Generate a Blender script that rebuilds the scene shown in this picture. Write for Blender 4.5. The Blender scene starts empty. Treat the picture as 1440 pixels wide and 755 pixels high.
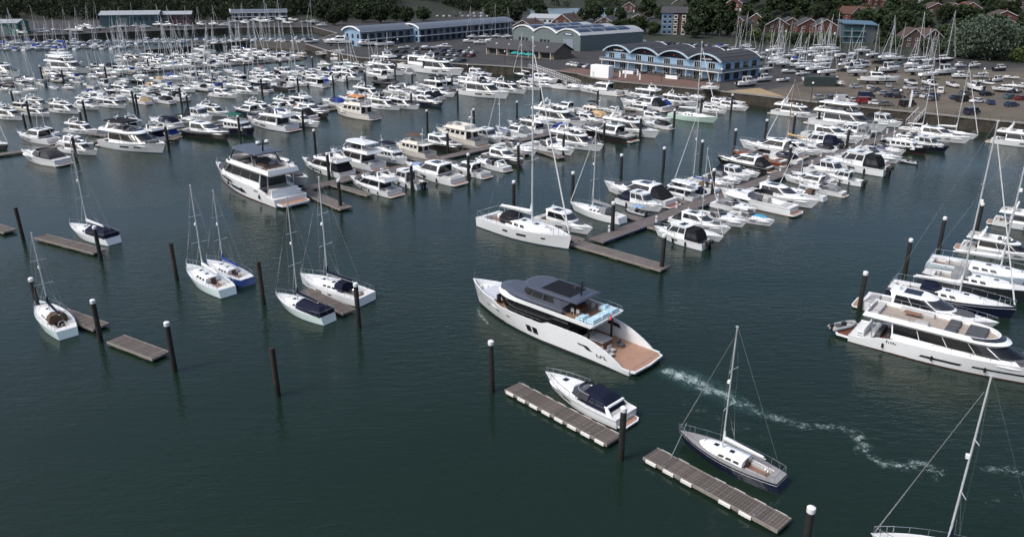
import bpy, math, random
from mathutils import Vector
random.seed(7)
S = bpy.context.scene
COL = S.collection
R = math.radians

# ------------------------------------------------------------------ camera
cam_d = bpy.data.cameras.new('camera')
cam = bpy.data.objects.new('camera', cam_d)
COL.objects.link(cam)
cam.location = (0, 0, 41)
cam.rotation_euler = (R(90 - 21.3), 0, 0)
cam_d.sensor_width = 36
cam_d.lens = 27.0
cam_d.clip_start = 1.0
cam_d.clip_end = 6000
S.camera = cam

# ------------------------------------------------------------------ sky, sun, exposure
SUN_EL, SUN_AZ = 50, -118          # degrees; azimuth clockwise from +Y (the view direction)
W = bpy.data.worlds.new('World')
S.world = W
W.use_nodes = True
nt = W.node_tree
sky = nt.nodes.new('ShaderNodeTexSky')
sky.sky_type = 'NISHITA'
sky.sun_disc = False
sky.sun_elevation = R(SUN_EL)
sky.sun_rotation = R(SUN_AZ)
sky.air_density = .8
sky.dust_density = 4.5
sky.ozone_density = 1.0
nt.links.new(sky.outputs[0], nt.nodes['Background'].inputs[0])
nt.nodes['Background'].inputs[1].default_value = 0.13
sun_d = bpy.data.lights.new('sun', 'SUN')
sun_d.energy = 1.5
sun_d.angle = R(14)
sun_d.color = (1.0, .98, .955)
sun = bpy.data.objects.new('sun', sun_d)
COL.objects.link(sun)
_d = Vector((math.sin(R(SUN_AZ)) * math.cos(R(SUN_EL)), math.cos(R(SUN_AZ)) * math.cos(R(SUN_EL)), math.sin(R(SUN_EL))))
sun.rotation_euler = _d.to_track_quat('Z', 'Y').to_euler()
sun.location = (0, 0, 200)
S.view_settings.view_transform = 'Standard'
S.view_settings.look = 'None'
S.view_settings.exposure = 0.48
S.view_settings.gamma = 1
S.cycles.max_bounces = 6
S.cycles.diffuse_bounces = 2
S.cycles.glossy_bounces = 3
S.cycles.transmission_bounces = 2
S.cycles.transparent_max_bounces = 24
S.cycles.caustics_reflective = False
S.cycles.caustics_refractive = False
S.cycles.use_denoising = True

# ------------------------------------------------------------------ materials
MATS = {}
def mat(name, col=(.5, .5, .5), rough=.5, metal=0, var=.12, scale=2.0, coat=0, bump=0, bscale=20, rnd=.06, spec=.5, dirt=None):
    if name in MATS:
        return MATS[name]
    m = bpy.data.materials.new(name)
    m.use_nodes = True
    t = m.node_tree
    L = t.links
    b = t.nodes['Principled BSDF']
    b.inputs['Roughness'].default_value = rough
    b.inputs['Metallic'].default_value = metal
    b.inputs['Specular IOR Level'].default_value = spec
    if coat:
        b.inputs['Coat Weight'].default_value = coat
        b.inputs['Coat Roughness'].default_value = .08
    tc = t.nodes.new('ShaderNodeTexCoord')
    nz = t.nodes.new('ShaderNodeTexNoise')
    nz.inputs['Scale'].default_value = scale
    nz.inputs['Detail'].default_value = 5
    L.new(tc.outputs['Object'], nz.inputs['Vector'])
    mp = t.nodes.new('ShaderNodeMapRange')
    mp.inputs[1].default_value = .25
    mp.inputs[2].default_value = .75
    mp.inputs[3].default_value = 1 - var
    mp.inputs[4].default_value = 1 + var
    L.new(nz.outputs['Fac'], mp.inputs[0])
    oi = t.nodes.new('ShaderNodeObjectInfo')
    m2 = t.nodes.new('ShaderNodeMapRange')
    m2.inputs[3].default_value = 1 - rnd
    m2.inputs[4].default_value = 1 + rnd
    L.new(oi.outputs['Random'], m2.inputs[0])
    mu = t.nodes.new('ShaderNodeMath')
    mu.operation = 'MULTIPLY'
    L.new(mp.outputs[0], mu.inputs[0])
    L.new(m2.outputs[0], mu.inputs[1])
    vm = t.nodes.new('ShaderNodeVectorMath')
    vm.operation = 'SCALE'
    vm.inputs[0].default_value = col
    L.new(mu.outputs[0], vm.inputs['Scale'])
    out = vm.outputs[0]
    if dirt:
        n2 = t.nodes.new('ShaderNodeTexNoise')
        n2.inputs['Scale'].default_value = dirt[1]
        n2.inputs['Detail'].default_value = 6
        L.new(tc.outputs['Object'], n2.inputs['Vector'])
        r2 = t.nodes.new('ShaderNodeMapRange')
        r2.inputs[1].default_value = .5
        r2.inputs[2].default_value = .7
        r2.inputs[4].default_value = dirt[2]
        L.new(n2.outputs['Fac'], r2.inputs[0])
        mx = t.nodes.new('ShaderNodeMix')
        mx.data_type = 'RGBA'
        L.new(r2.outputs[0], mx.inputs[0])
        L.new(out, mx.inputs[6])
        mx.inputs[7].default_value = (*dirt[0], 1)
        out = mx.outputs[2]
    L.new(out, b.inputs['Base Color'])
    if bump:
        bn = t.nodes.new('ShaderNodeTexNoise')
        bn.inputs['Scale'].default_value = bscale
        L.new(tc.outputs['Object'], bn.inputs['Vector'])
        bp = t.nodes.new('ShaderNodeBump')
        bp.inputs['Strength'].default_value = bump
        bp.inputs['Distance'].default_value = .05
        L.new(bn.outputs['Fac'], bp.inputs['Height'])
        L.new(bp.outputs[0], b.inputs['Normal'])
    MATS[name] = m
    return m

HULLC = dict(white=(.74, .775, .79), cream=(.68, .67, .62), navy=(.008, .012, .032), black=(.012, .013, .016), greyblack=(.05, .055, .06),
             charcoal=(.035, .04, .045), grey=(.35, .38, .39), mint=(.48, .66, .58), paleblue=(.5, .62, .7), wood=(.16, .055, .02), blue=(.02, .06, .25), paleturq=(.58, .7, .7))
CLOTH = dict(black=(.012, .013, .017), charcoal=(.05, .052, .058), grey=(.2, .215, .23), navy=(.006, .009, .026), blue=(.02, .045, .22), skyblue=(.22, .34, .52),
             brown=(.1, .07, .05), tan=(.5, .36, .2), green=(.01, .1, .07), orange=(.5, .22, .09), red=(.35, .02, .03), white=(.66, .68, .7))
def hullmat(c):
    return mat('hull_' + c, HULLC[c], rough=.16 if c != 'wood' else .25, var=.03, scale=.8, coat=.5, rnd=.05)
def cloth(c):
    return mat('canvas_' + c, CLOTH[c], rough=.85, var=.12, scale=3, bump=.25, bscale=9, spec=.2)
GEL = mat('gelcoat_white', (.76, .79, .8), rough=.28, var=.05, scale=1.2, rnd=.04, coat=.2)
CREAM = mat('gelcoat_cream', (.66, .65, .6), rough=.35, var=.05)
DECKW = mat('deck_nonslip', (.64, .66, .66), rough=.7, var=.07, scale=2)
GLASS = mat('tinted_glass', (.008, .01, .012), rough=.06, var=.1, spec=.6)
GLASS2 = mat('smoked_windscreen', (.03, .035, .045), rough=.06, var=.1, spec=.6)
TEAK = mat('teak_deck', (.22, .125, .075), rough=.65, var=.15, scale=4)
TEAKP = mat('teak_pale', (.33, .2, .14), rough=.6, var=.14, scale=3)
TEAKD = mat('teak_dark_red', (.13, .05, .03), rough=.5, var=.15, scale=3)
DARKDECK = mat('grey_cushion', (.075, .08, .09), rough=.8, var=.1, spec=.25)
SEAT = mat('seat_vinyl', (.42, .42, .41), rough=.6, var=.1)
STEEL = mat('stainless_steel', (.62, .64, .66), rough=.25, metal=.85, var=.05)
MAST = mat('mast_alloy', (.62, .66, .68), rough=.35, metal=.35, var=.05, rnd=.12)
MASTW = mat('mast_wood', (.25, .12, .05), rough=.4, var=.12)
BLACK = mat('black_plastic', (.012, .012, .013), rough=.45, var=.1)
RUBBER = mat('grey_rubber', (.3, .33, .35), rough=.6, var=.08)
ANTIF = mat('antifouling', (.02, .024, .035), rough=.8, var=.2)
BOOT = mat('boot_stripe', (.03, .035, .045), rough=.4, var=.1)
SLATE = mat('slate_blue_paint', (.075, .088, .12), rough=.34, var=.04, metal=.2)
SKYCUSH = mat('pale_blue_cushion', (.4, .58, .68), rough=.75, var=.08)

# ------------------------------------------------------------------ mesh builder
class MB:
    def __init__(s):
        s.v = []; s.f = []; s.m = []
    def add(s, vs, fs, mi=0):
        o = len(s.v)
        s.v += [tuple(p) for p in vs]
        for f in fs:
            s.f.append([i + o for i in f]); s.m.append(mi)
    def grid(s, rows, mi=0, flip=False):
        n = len(rows[0]); vs = [p for r in rows for p in r]; fs = []
        for i in range(len(rows) - 1):
            for j in range(n - 1):
                q = [i * n + j, i * n + j + 1, (i + 1) * n + j + 1, (i + 1) * n + j]
                fs.append(q[::-1] if flip else q)
        s.add(vs, fs, mi)
    def box(s, x0, x1, y0, y1, z0, z1, mi=0, tx=0, ty=0):
        vs = [(x0, y0, z0), (x1, y0, z0), (x1, y1, z0), (x0, y1, z0), (x0 + tx, y0 + ty, z1), (x1 - tx, y0 + ty, z1), (x1 - tx, y1 - ty, z1), (x0 + tx, y1 - ty, z1)]
        s.add(vs, [(3, 2, 1, 0), (4, 5, 6, 7), (0, 1, 5, 4), (1, 2, 6, 5), (2, 3, 7, 6), (3, 0, 4, 7)], mi)
    def rbox(s, x0, x1, y0, y1, z0, z1, r=.06, mi=0):
        # box with a chamfered top edge
        s.box(x0, x1, y0, y1, z0, z1 - r, mi)
        s.box(x0, x1, y0, y1, z1 - r, z1, mi, r, r)
    def tube(s, p0, p1, r, n=6, r2=None, mi=0, cap=True):
        p0 = Vector(p0); p1 = Vector(p1); d = p1 - p0
        if d.length < 1e-6: return
        d.normalize()
        a = d.orthogonal().normalized(); b = d.cross(a)
        r2 = r if r2 is None else r2
        vs = [p0 + (a * math.cos(k * 2 * math.pi / n) + b * math.sin(k * 2 * math.pi / n)) * r for k in range(n)]
        vs += [p1 + (a * math.cos(k * 2 * math.pi / n) + b * math.sin(k * 2 * math.pi / n)) * r2 for k in range(n)]
        fs = [(k, (k + 1) % n, n + (k + 1) % n, n + k) for k in range(n)]
        if cap: fs += [tuple(range(n))[::-1], tuple(range(n, 2 * n))]
        s.add(vs, fs, mi)
    def path(s, pts, r, n=5, mi=0):
        for a, b in zip(pts, pts[1:]): s.tube(a, b, r, n, mi=mi)
    def lathe(s, prof, c=(0, 0, 0), n=10, mi=0):
        rows = [[(c[0] + r * math.cos(k * 2 * math.pi / n), c[1] + r * math.sin(k * 2 * math.pi / n), c[2] + z) for k in range(n + 1)] for r, z in prof]
        s.grid(rows, mi)
    def prism(s, pts, z0, z1, mi=0, mtop=None):
        n = len(pts)
        vs = [(p[0], p[1], z0) for p in pts] + [(p[0], p[1], z1) for p in pts]
        s.add(vs, [(k, (k + 1) % n, n + (k + 1) % n, n + k) for k in range(n)], mi)
        s.add(vs, [tuple(range(n, 2 * n)), tuple(range(n))[::-1]], mi if mtop is None else mtop)
    def xprism(s, pts, y0, y1, mi=0):
        # profile in x,z extruded along y
        n = len(pts)
        vs = [(p[0], y0, p[1]) for p in pts] + [(p[0], y1, p[1]) for p in pts]
        s.add(vs, [(k, (k + 1) % n, n + (k + 1) % n, n + k)[::-1] for k in range(n)] + [tuple(range(n)), tuple(range(n, 2 * n))[::-1]], mi)
    def yprism(s, pts, x0, x1, mi=0):
        n = len(pts)
        vs = [(x0, p[0], p[1]) for p in pts] + [(x1, p[0], p[1]) for p in pts]
        s.add(vs, [(k, (k + 1) % n, n + (k + 1) % n, n + k) for k in range(n)] + [tuple(range(n))[::-1], tuple(range(n, 2 * n))], mi)
    def mesh(s, name, mats, smooth=False, angle=None):
        me = bpy.data.meshes.new(name)
        me.from_pydata(s.v, [], s.f)
        for m in (mats if isinstance(mats, (list, tuple)) else [mats]): me.materials.append(m)
        me.polygons.foreach_set('material_index', s.m)
        if smooth:
            me.polygons.foreach_set('use_smooth', [True] * len(s.f))
            me.set_sharp_from_angle(angle=R(angle or 35))
        me.update()
        return me

def part(name, mb, mats, smooth=False, kids=(), label=None):
    return (name, mb.mesh(name, mats, smooth), list(kids), label)

def obj(name, me, parent=None):
    o = bpy.data.objects.new(name, me)
    COL.objects.link(o)
    if parent is not None: o.parent = parent
    return o
def tag(o, label=None, cat=None, group=None, kind=None):
    if label: o['label'] = label
    if cat: o['category'] = cat
    if group: o['group'] = group
    if kind: o['kind'] = kind
    return o
def spawn(name, parts, loc, rz, sc=1.0, label=None, cat=None, group=None, tilt=None):
    r = bpy.data.objects.new(name, None)
    COL.objects.link(r)
    r.empty_display_size = .5
    r.location = loc
    r.rotation_euler = (tilt[0], tilt[1], rz) if tilt else (0, 0, rz)
    r.scale = (sc, sc, sc) if not isinstance(sc, tuple) else sc
    tag(r, label, cat, group)
    for p in parts:
        o = obj(p[0], p[1], r)
        if p[3]: o['label'] = p[3]
        for k in p[2]:
            q = obj(k[0], k[1], o)
            if k[3]: q['label'] = k[3]
    return r
def structure(name, me):
    return tag(obj(name, me), kind='structure')

# ------------------------------------------------------------------ lofted shapes
def shp(u, tr, sm, p):
    return 1 - (1 - tr) * ((sm - u) / sm) ** 2 if u < sm else max(0, 1 - ((u - sm) / (1 - sm)) ** p)
class Hull:
    def __init__(s, L, B, f0, f1, tr=.82, sm=.35, ps=2.4, pw=1.8, wl=.86, rake=.07, sheer=None, deckz=None, bul=.12, thick=.09, srake=0, us=None, draft=.5):
        s.L, s.B, s.f0, s.f1, s.tr, s.sm, s.ps, s.pw, s.wl, s.rake, s.bul, s.thick, s.srake, s.draft = L, B, f0, f1, tr, sm, ps, pw, wl, rake, bul, thick, srake, draft
        s.sheer = sheer or (lambda u: f0 + (f1 - f0) * u ** 1.7)
        s.deckz = deckz or (lambda u: s.sheer(u) - bul)
        s.us = us or [0, .06, .14, .25, .36, .48, .58, .68, .76, .83, .89, .94, .975, 1]
    def P(s, u, h, sd=1):
        bs = s.B / 2 * shp(u, s.tr, s.sm, s.ps)
        bw = s.B / 2 * s.wl * shp(u, min(1, s.tr * 1.03), s.sm, s.pw)
        z = s.sheer(u)
        if h >= 0:
            y = bw + (bs - bw) * h ** .85; z = z * h
        else:
            y = bw * (1 + .75 * h); z = s.draft * h
        hh = max(h, 0)
        x = -s.L / 2 + u * (s.L - s.rake * s.L * (1 - hh)) + s.srake * s.L * hh * (1 - u)
        return Vector((x, sd * y, z))
    def inner(s, u, sd=1, z=None):
        p = s.P(u, 1, sd)
        y = max(abs(p.y) - s.thick, 0)
        x = min(p.x, s.L / 2 - s.thick * 1.5)
        return Vector((x, sd * y, s.deckz(u) if z is None else z))
    def mesh_mb(s, levels=((-1, 1), (0, 2), (.06, 0), (.4, 0), (.75, 0), (1, 0))):
        b = MB()
        for sd in (1, -1):
            for (h0, mi), (h1, _) in zip(levels, levels[1:]):
                b.grid([[s.P(u, h0, sd) for u in s.us], [s.P(u, h1, sd) for u in s.us]], mi, flip=sd < 0)
            top = [s.P(u, 1, sd) for u in s.us]
            inn = []
            for u, p in zip(s.us, top):
                q = s.inner(u, sd, p.z); inn.append(q)
            b.grid([top, inn, [s.inner(u, sd) for u in s.us]], 0, flip=sd < 0)
        for (h0, mi), (h1, _) in zip(levels, levels[1:]):
            a, c = s.P(0, h0, 1), s.P(0, h1, 1)
            b.add([a, (a.x, -a.y, a.z), (c.x, -c.y, c.z), c], [(0, 3, 2, 1)], mi)
        a = s.inner(0, 1); t = s.P(0, 1, 1)
        b.add([t, (t.x, -t.y, t.z), (a.x, -a.y, a.z), a], [(0, 3, 2, 1)], 0)
        return b
    def deck_mb(s, cock=None, u0=0, u1=1, mi=0, z=None):
        # deck sheet with an optional cockpit well: cock = (u0, u1, half width fraction, floor z)
        b = MB()
        us = sorted(set([u for u in s.us if u0 <= u <= u1] + [u0, u1] + (list(cock[:2]) if cock else [])))
        for a, c in zip(us, us[1:]):
            pa, pc = s.inner(a, 1, z), s.inner(c, 1, z)
            if cock and a >= cock[0] - 1e-6 and c <= cock[1] + 1e-6:
                w = cock[2]
                for sd in (1, -1):
                    q = [(pa.x, sd * pa.y, pa.z), (pc.x, sd * pc.y, pc.z), (pc.x, sd * pc.y * w, pc.z), (pa.x, sd * pa.y * w, pa.z)]
                    b.add(q, [(3, 2, 1, 0) if sd > 0 else (0, 1, 2, 3)], mi)
            else:
                b.add([pa, pc, (pc.x, -pc.y, pc.z), (pa.x, -pa.y, pa.z)], [(3, 2, 1, 0)], mi)
        return b
    def well_mb(s, cock, wall=0, floor=1):
        b = MB()
        us = sorted(set([u for u in s.us if cock[0] <= u <= cock[1]] + list(cock[:2])))
        w = cock[2]; zf = cock[3]
        A = [s.inner(u, 1) for u in us]
        for sd in (1, -1):
            b.grid([[(p.x, sd * p.y * w, p.z) for p in A], [(p.x, sd * p.y * w, zf) for p in A]], wall, flip=sd < 0)
        for p, fl in ((A[0], False), (A[-1], True)):
            q = [(p.x, p.y * w, p.z), (p.x, -p.y * w, p.z), (p.x, -p.y * w, zf), (p.x, p.y * w, zf)]
            b.add(q, [(0, 1, 2, 3) if fl else (3, 2, 1, 0)], wall)
        b.grid([[(p.x, p.y * w, zf) for p in A], [(p.x, -p.y * w, zf) for p in A]], floor)
        return b
    def patch(s, b, u0, u1, h0, h1, sd, off=.02, n=5, sk=0, mi=0):
        rows = []
        for hh, k in ((h0, 0), (h1, 1)):
            r = []
            for i in range(n + 1):
                u = u0 + (u1 - u0) * i / n + sk * k
                p = s.P(u, hh, sd)
                d = s.P(min(u + .01, 1), hh, sd) - s.P(max(u - .01, 0), hh, sd)
                nn = Vector((-d.y * sd, d.x * sd, 0)).normalized() * sd
                nn = Vector((d.y, -d.x, 0)).normalized()
                if nn.y * sd < 0: nn = -nn
                r.append(p + nn * off)
            rows.append(r)
        b.grid(rows, mi, flip=sd < 0)
    def zpatch(s, b, u0, u1, z0, z1, sd, off=.02, n=5, sk=0, mi=0):
        # patch on the hull side between two heights in metres
        rows = []
        for z, k in ((z0, 0), (z1, 1)):
            r = []
            for i in range(n + 1):
                u = u0 + (u1 - u0) * i / n + sk * k
                f = lambda q: s.P(q, z / s.sheer(q), sd)
                p = f(u); d = f(min(u + .004, 1)) - f(max(u - .004, 0)); d.z = 0
                nn = Vector((d.y, -d.x, 0)).normalized()
                if nn.y * sd < 0: nn = -nn
                r.append(p + nn * off)
            rows.append(r)
        b.grid(rows, mi, flip=sd < 0)
    def rail(s, b, u0, u1, h, sd, r=.025, n=8, posts=True, inset=.05):
        pts = []
        for i in range(n + 1):
            u = u0 + (u1 - u0) * i / n
            p = s.inner(u, sd, s.sheer(u)); top = p + Vector((0, 0, h))
            pts.append(top)
            if posts and i > 0: b.tube(p, top, r * .8, 4, cap=False)
        b.path([s.inner(u0, sd, s.sheer(u0))] + pts, r, 4)
        return pts[-1]

class House:
    # levels: (z, x_back, x_front, half_width, nose_length, exponent)
    def __init__(s, levels, ub=.1, un=.55):
        s.lv = levels; s.ub = ub; s.un = un
    def lev(s, v):
        n = len(s.lv) - 1
        k = min(int(v * n + 1e-9), n - 1); t = v * n - k
        return [a + (b - a) * t for a, b in zip(s.lv[k], s.lv[k + 1])]
    def pt(s, l, u, sd):
        z, xb, xf, w, nl, n = l
        if u <= s.ub: return Vector((xb, sd * w * u / s.ub, z))
        if u <= s.un:
            t = (u - s.ub) / (s.un - s.ub)
            return Vector((xb + (xf - nl - xb) * t, sd * w, z))
        t = (u - s.un) / (1 - s.un) * math.pi / 2
        return Vector((xf - nl + nl * math.sin(t) ** (2 / n), sd * w * max(math.cos(t), 0) ** (2 / n), z))
    def S(s, u, v, sd=1):
        return s.pt(s.lev(v), u, sd)
    US = [0, .1, .1, .21, .32, .44, .55, .62, .69, .76, .83, .89, .94, .97, 1]
    def us(s):
        o = []
        for u in s.US:
            o.append(u / .1 * s.ub if u <= .1 else s.ub + (u - .1) / .45 * (s.un - s.ub) if u <= .55 else s.un + (u - .55) / .45 * (1 - s.un))
        return o
    def body(s, b, mi=0, top=True, hollow=None, mf=0, bottom=False):
        us = s.us()
        for sd in (1, -1):
            b.grid([[s.pt(l, u, sd) for u in us] for l in s.lv], mi, flip=sd > 0)
        l = s.lv[-1]
        if hollow:
            t, d = hollow
            li = [l[0], l[1] + t, l[2] - t, l[3] - t, max(l[4] - t * .5, .1), l[5]]
            lf = [l[0] - d] + li[1:]
            for sd in (1, -1):
                b.grid([[s.pt(l, u, sd) for u in us], [s.pt(li, u, sd) for u in us], [s.pt(lf, u, sd) for u in us]], mi, flip=sd > 0)
            l = lf
        if top:
            b.grid([[s.pt(l, u, 1) for u in us], [s.pt(l, u, -1) for u in us]], mf if hollow else mi, flip=False)
        if bottom:
            l = s.lv[0]
            b.grid([[s.pt(l, u, 1) for u in us], [s.pt(l, u, -1) for u in us]], mi, flip=True)
        return b
    def patch(s, b, u0, u1, v0, v1, sides=(1, -1), off=.025, n=6, sk0=0, sk1=0, mi=0, nv=1):
        for sd in sides:
            rows = []
            for k in range(nv + 1):
                t = k / nv; v = v0 + (v1 - v0) * t; r = []
                for i in range(n + 1):
                    a = u0 + sk0 * t; c = u1 + sk1 * t
                    u = min(a + (c - a) * i / n, 1)
                    p = s.S(u, v, sd)
                    du = s.S(min(u + .004, 1), v, sd) - s.S(max(u - .004, 0), v, sd)
                    dv = s.S(u, min(v + .01, 1), sd) - s.S(u, max(v - .01, 0), sd)
                    nn = du.cross(dv)
                    if nn.length < 1e-9: nn = Vector((1, 0, 0))
                    nn.normalize()
                    c0 = Vector((p.x - (s.lv[0][1] + s.lv[0][2]) / 2, p.y, 0))
                    if nn.dot(c0) < 0: nn = -nn
                    r.append(p + nn * off)
                rows.append(r)
            b.grid(rows, mi, flip=sd > 0)
        return b

def rail_loop(b, pts, h, r=.025, posts=True):
    tp = [Vector(p) + Vector((0, 0, h)) for p in pts]
    b.path(tp, r, 4)
    if posts:
        for p, q in zip(pts, tp): b.tube(p, q, r * .8, 4, cap=False)
# ------------------------------------------------------------------ boats: generic kinds
def hull_parts(H, hull, cock=None, deckmat=None, wellfloor=None, win=(), lod=0, strip=None):
    lv = [(-1, 1), (0, 2), (.06, 0), (.4, 0), (.72, 0), (.8, 3), (.84, 0), (1, 0)]
    ps = [part('hull', H.mesh_mb(lv), [hullmat(hull), ANTIF, (BOOT, mat('boot_blue', (.02, .04, .13), rough=.4), mat('boot_red', (.12, .02, .018), rough=.5))[(int(H.L * 10) + len(win) + len(hull) + lod) % 3], strip or hullmat(hull)], True)]
    kids = []
    for (u0, u1, h0, h1, sk) in win:
        for sd in (1, -1):
            b = MB(); H.patch(b, u0, u1, h0, h1, sd, .02, 5, sk)
            kids.append(part('hull_window', b, GLASS))
    ps[0][2].extend(kids)
    ps.append(part('deck', H.deck_mb(cock), deckmat or DECKW))
    if cock:
        ps.append(part('cockpit', H.well_mb(cock), [GEL, wellfloor or TEAK]))
    return ps
def platform(H, ln, w, z=.32, m=None):
    b = MB(); x = -H.L / 2
    n = 5; pts = [(x + .1, -w), (x - ln + .25, -w), (x - ln, -w + .4), (x - ln, w - .4), (x - ln + .25, w), (x + .1, w)]
    b.prism(pts, z - .14, z, 0)
    k = MB(); q = [(x + .1, -w + .12), (x - ln + .3, -w + .12), (x - ln + .12, -w + .45), (x - ln + .12, w - .45), (x - ln + .3, w - .12), (x + .1, w - .12)]
    k.prism(q, z, z + .012, 0)
    return part('swim_platform', b, GEL, kids=[part('platform_decking', k, m or TEAKP)])
def radar(x, z, s=1.0):
    b = MB()
    b.xprism([(x - .5 * s, z), (x - .15 * s, z), (x + .25 * s, z + .75 * s), (x, z + .8 * s)], -.12 * s, .12 * s)
    b.box(x - .1 * s, x + .35 * s, -.55 * s, .55 * s, z + .78 * s, z + .86 * s)
    k = MB(); k.lathe([(.0, .42 * s), (.2 * s, .4 * s), (.3 * s, .25 * s), (.3 * s, .05 * s), (.0, 0)], (x + .15 * s, .28 * s, z + .86 * s), 8)
    k2 = MB(); k2.box(x + .08 * s, x + .2 * s, -.75 * s, -.05 * s, z + 1.0 * s, z + 1.1 * s); k2.tube((x + .14 * s, -.4 * s, z + .86 * s), (x + .14 * s, -.4 * s, z + 1.0 * s), .05 * s)
    k3 = MB(); k3.tube((x + .1 * s, .5 * s, z + .86 * s), (x - .2 * s, .5 * s, z + 2.4 * s), .015 * s, 4)
    return part('radar_mast', b, GEL, kids=[part('radome', k, GEL, True), part('radar_scanner', k2, GEL), part('aerial', k3, GEL)])
def arch(x, w, z0, z1, m=None, s=.28):
    b = MB()
    for sd in (1, -1):
        b.add([(x - .7, sd * w, z0), (x - .1, sd * w, z0), (x + .35, sd * w * .8, z1), (x + .05, sd * w * .8, z1),
               (x - .7, sd * (w - .1), z0), (x - .1, sd * (w - .1), z0), (x + .35, sd * (w * .8 - .1), z1), (x + .05, sd * (w * .8 - .1), z1)],
              [(0, 1, 2, 3), (7, 6, 5, 4), (0, 3, 7, 4), (1, 5, 6, 2), (3, 2, 6, 7)])
    b.box(x + .0, x + .4, -w * .82, w * .82, z1 - .05, z1 + .1)
    return part('radar_arch', b, m or GEL)
def bowrail(H, u0=.5, h=.6, lod=0):
    b = MB(); e = []
    for sd in (1, -1): e.append(H.rail(b, u0, .985, h, sd, .024 if lod == 0 else .035, 7, True))
    b.tube(e[0], e[1], .024, 4)
    return part('bow_rail', b, STEEL)
def fenders(H, us, sd=1, m=None):
    out = []
    for u in us:
        p = H.P(u, .45, sd); b = MB()
        b.lathe([(0, .35), (.1, .3), (.13, .15), (.13, -.15), (.1, -.3), (0, -.35)], (p.x, p.y + sd * .1, p.z), 7)
        out.append(part('fender', b, m or BLACK, True))
    return out
def canopy(levels, c, win=True):
    h = House(levels); b = MB(); h.body(b)
    kids = []
    if win:
        for sd in (1, -1):
            for a, e in ((.14, .34), (.37, .52)):
                k = MB(); h.patch(k, a, e, .25, .62, (sd,), off=.02, n=3); kids.append(part('canopy_window', k, GLASS2))
    return part('canopy', b, cloth(c), True, kids)
def outboard(x, y, z, m=None):
    b = MB(); b.rbox(x - .55, x + .1, y - .2, y + .2, z + .1, z + .62, .12); b.box(x - .35, x - .05, y - .09, y + .09, z - .75, z + .1)
    return part('outboard_motor', b, m or BLACK)

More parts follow.
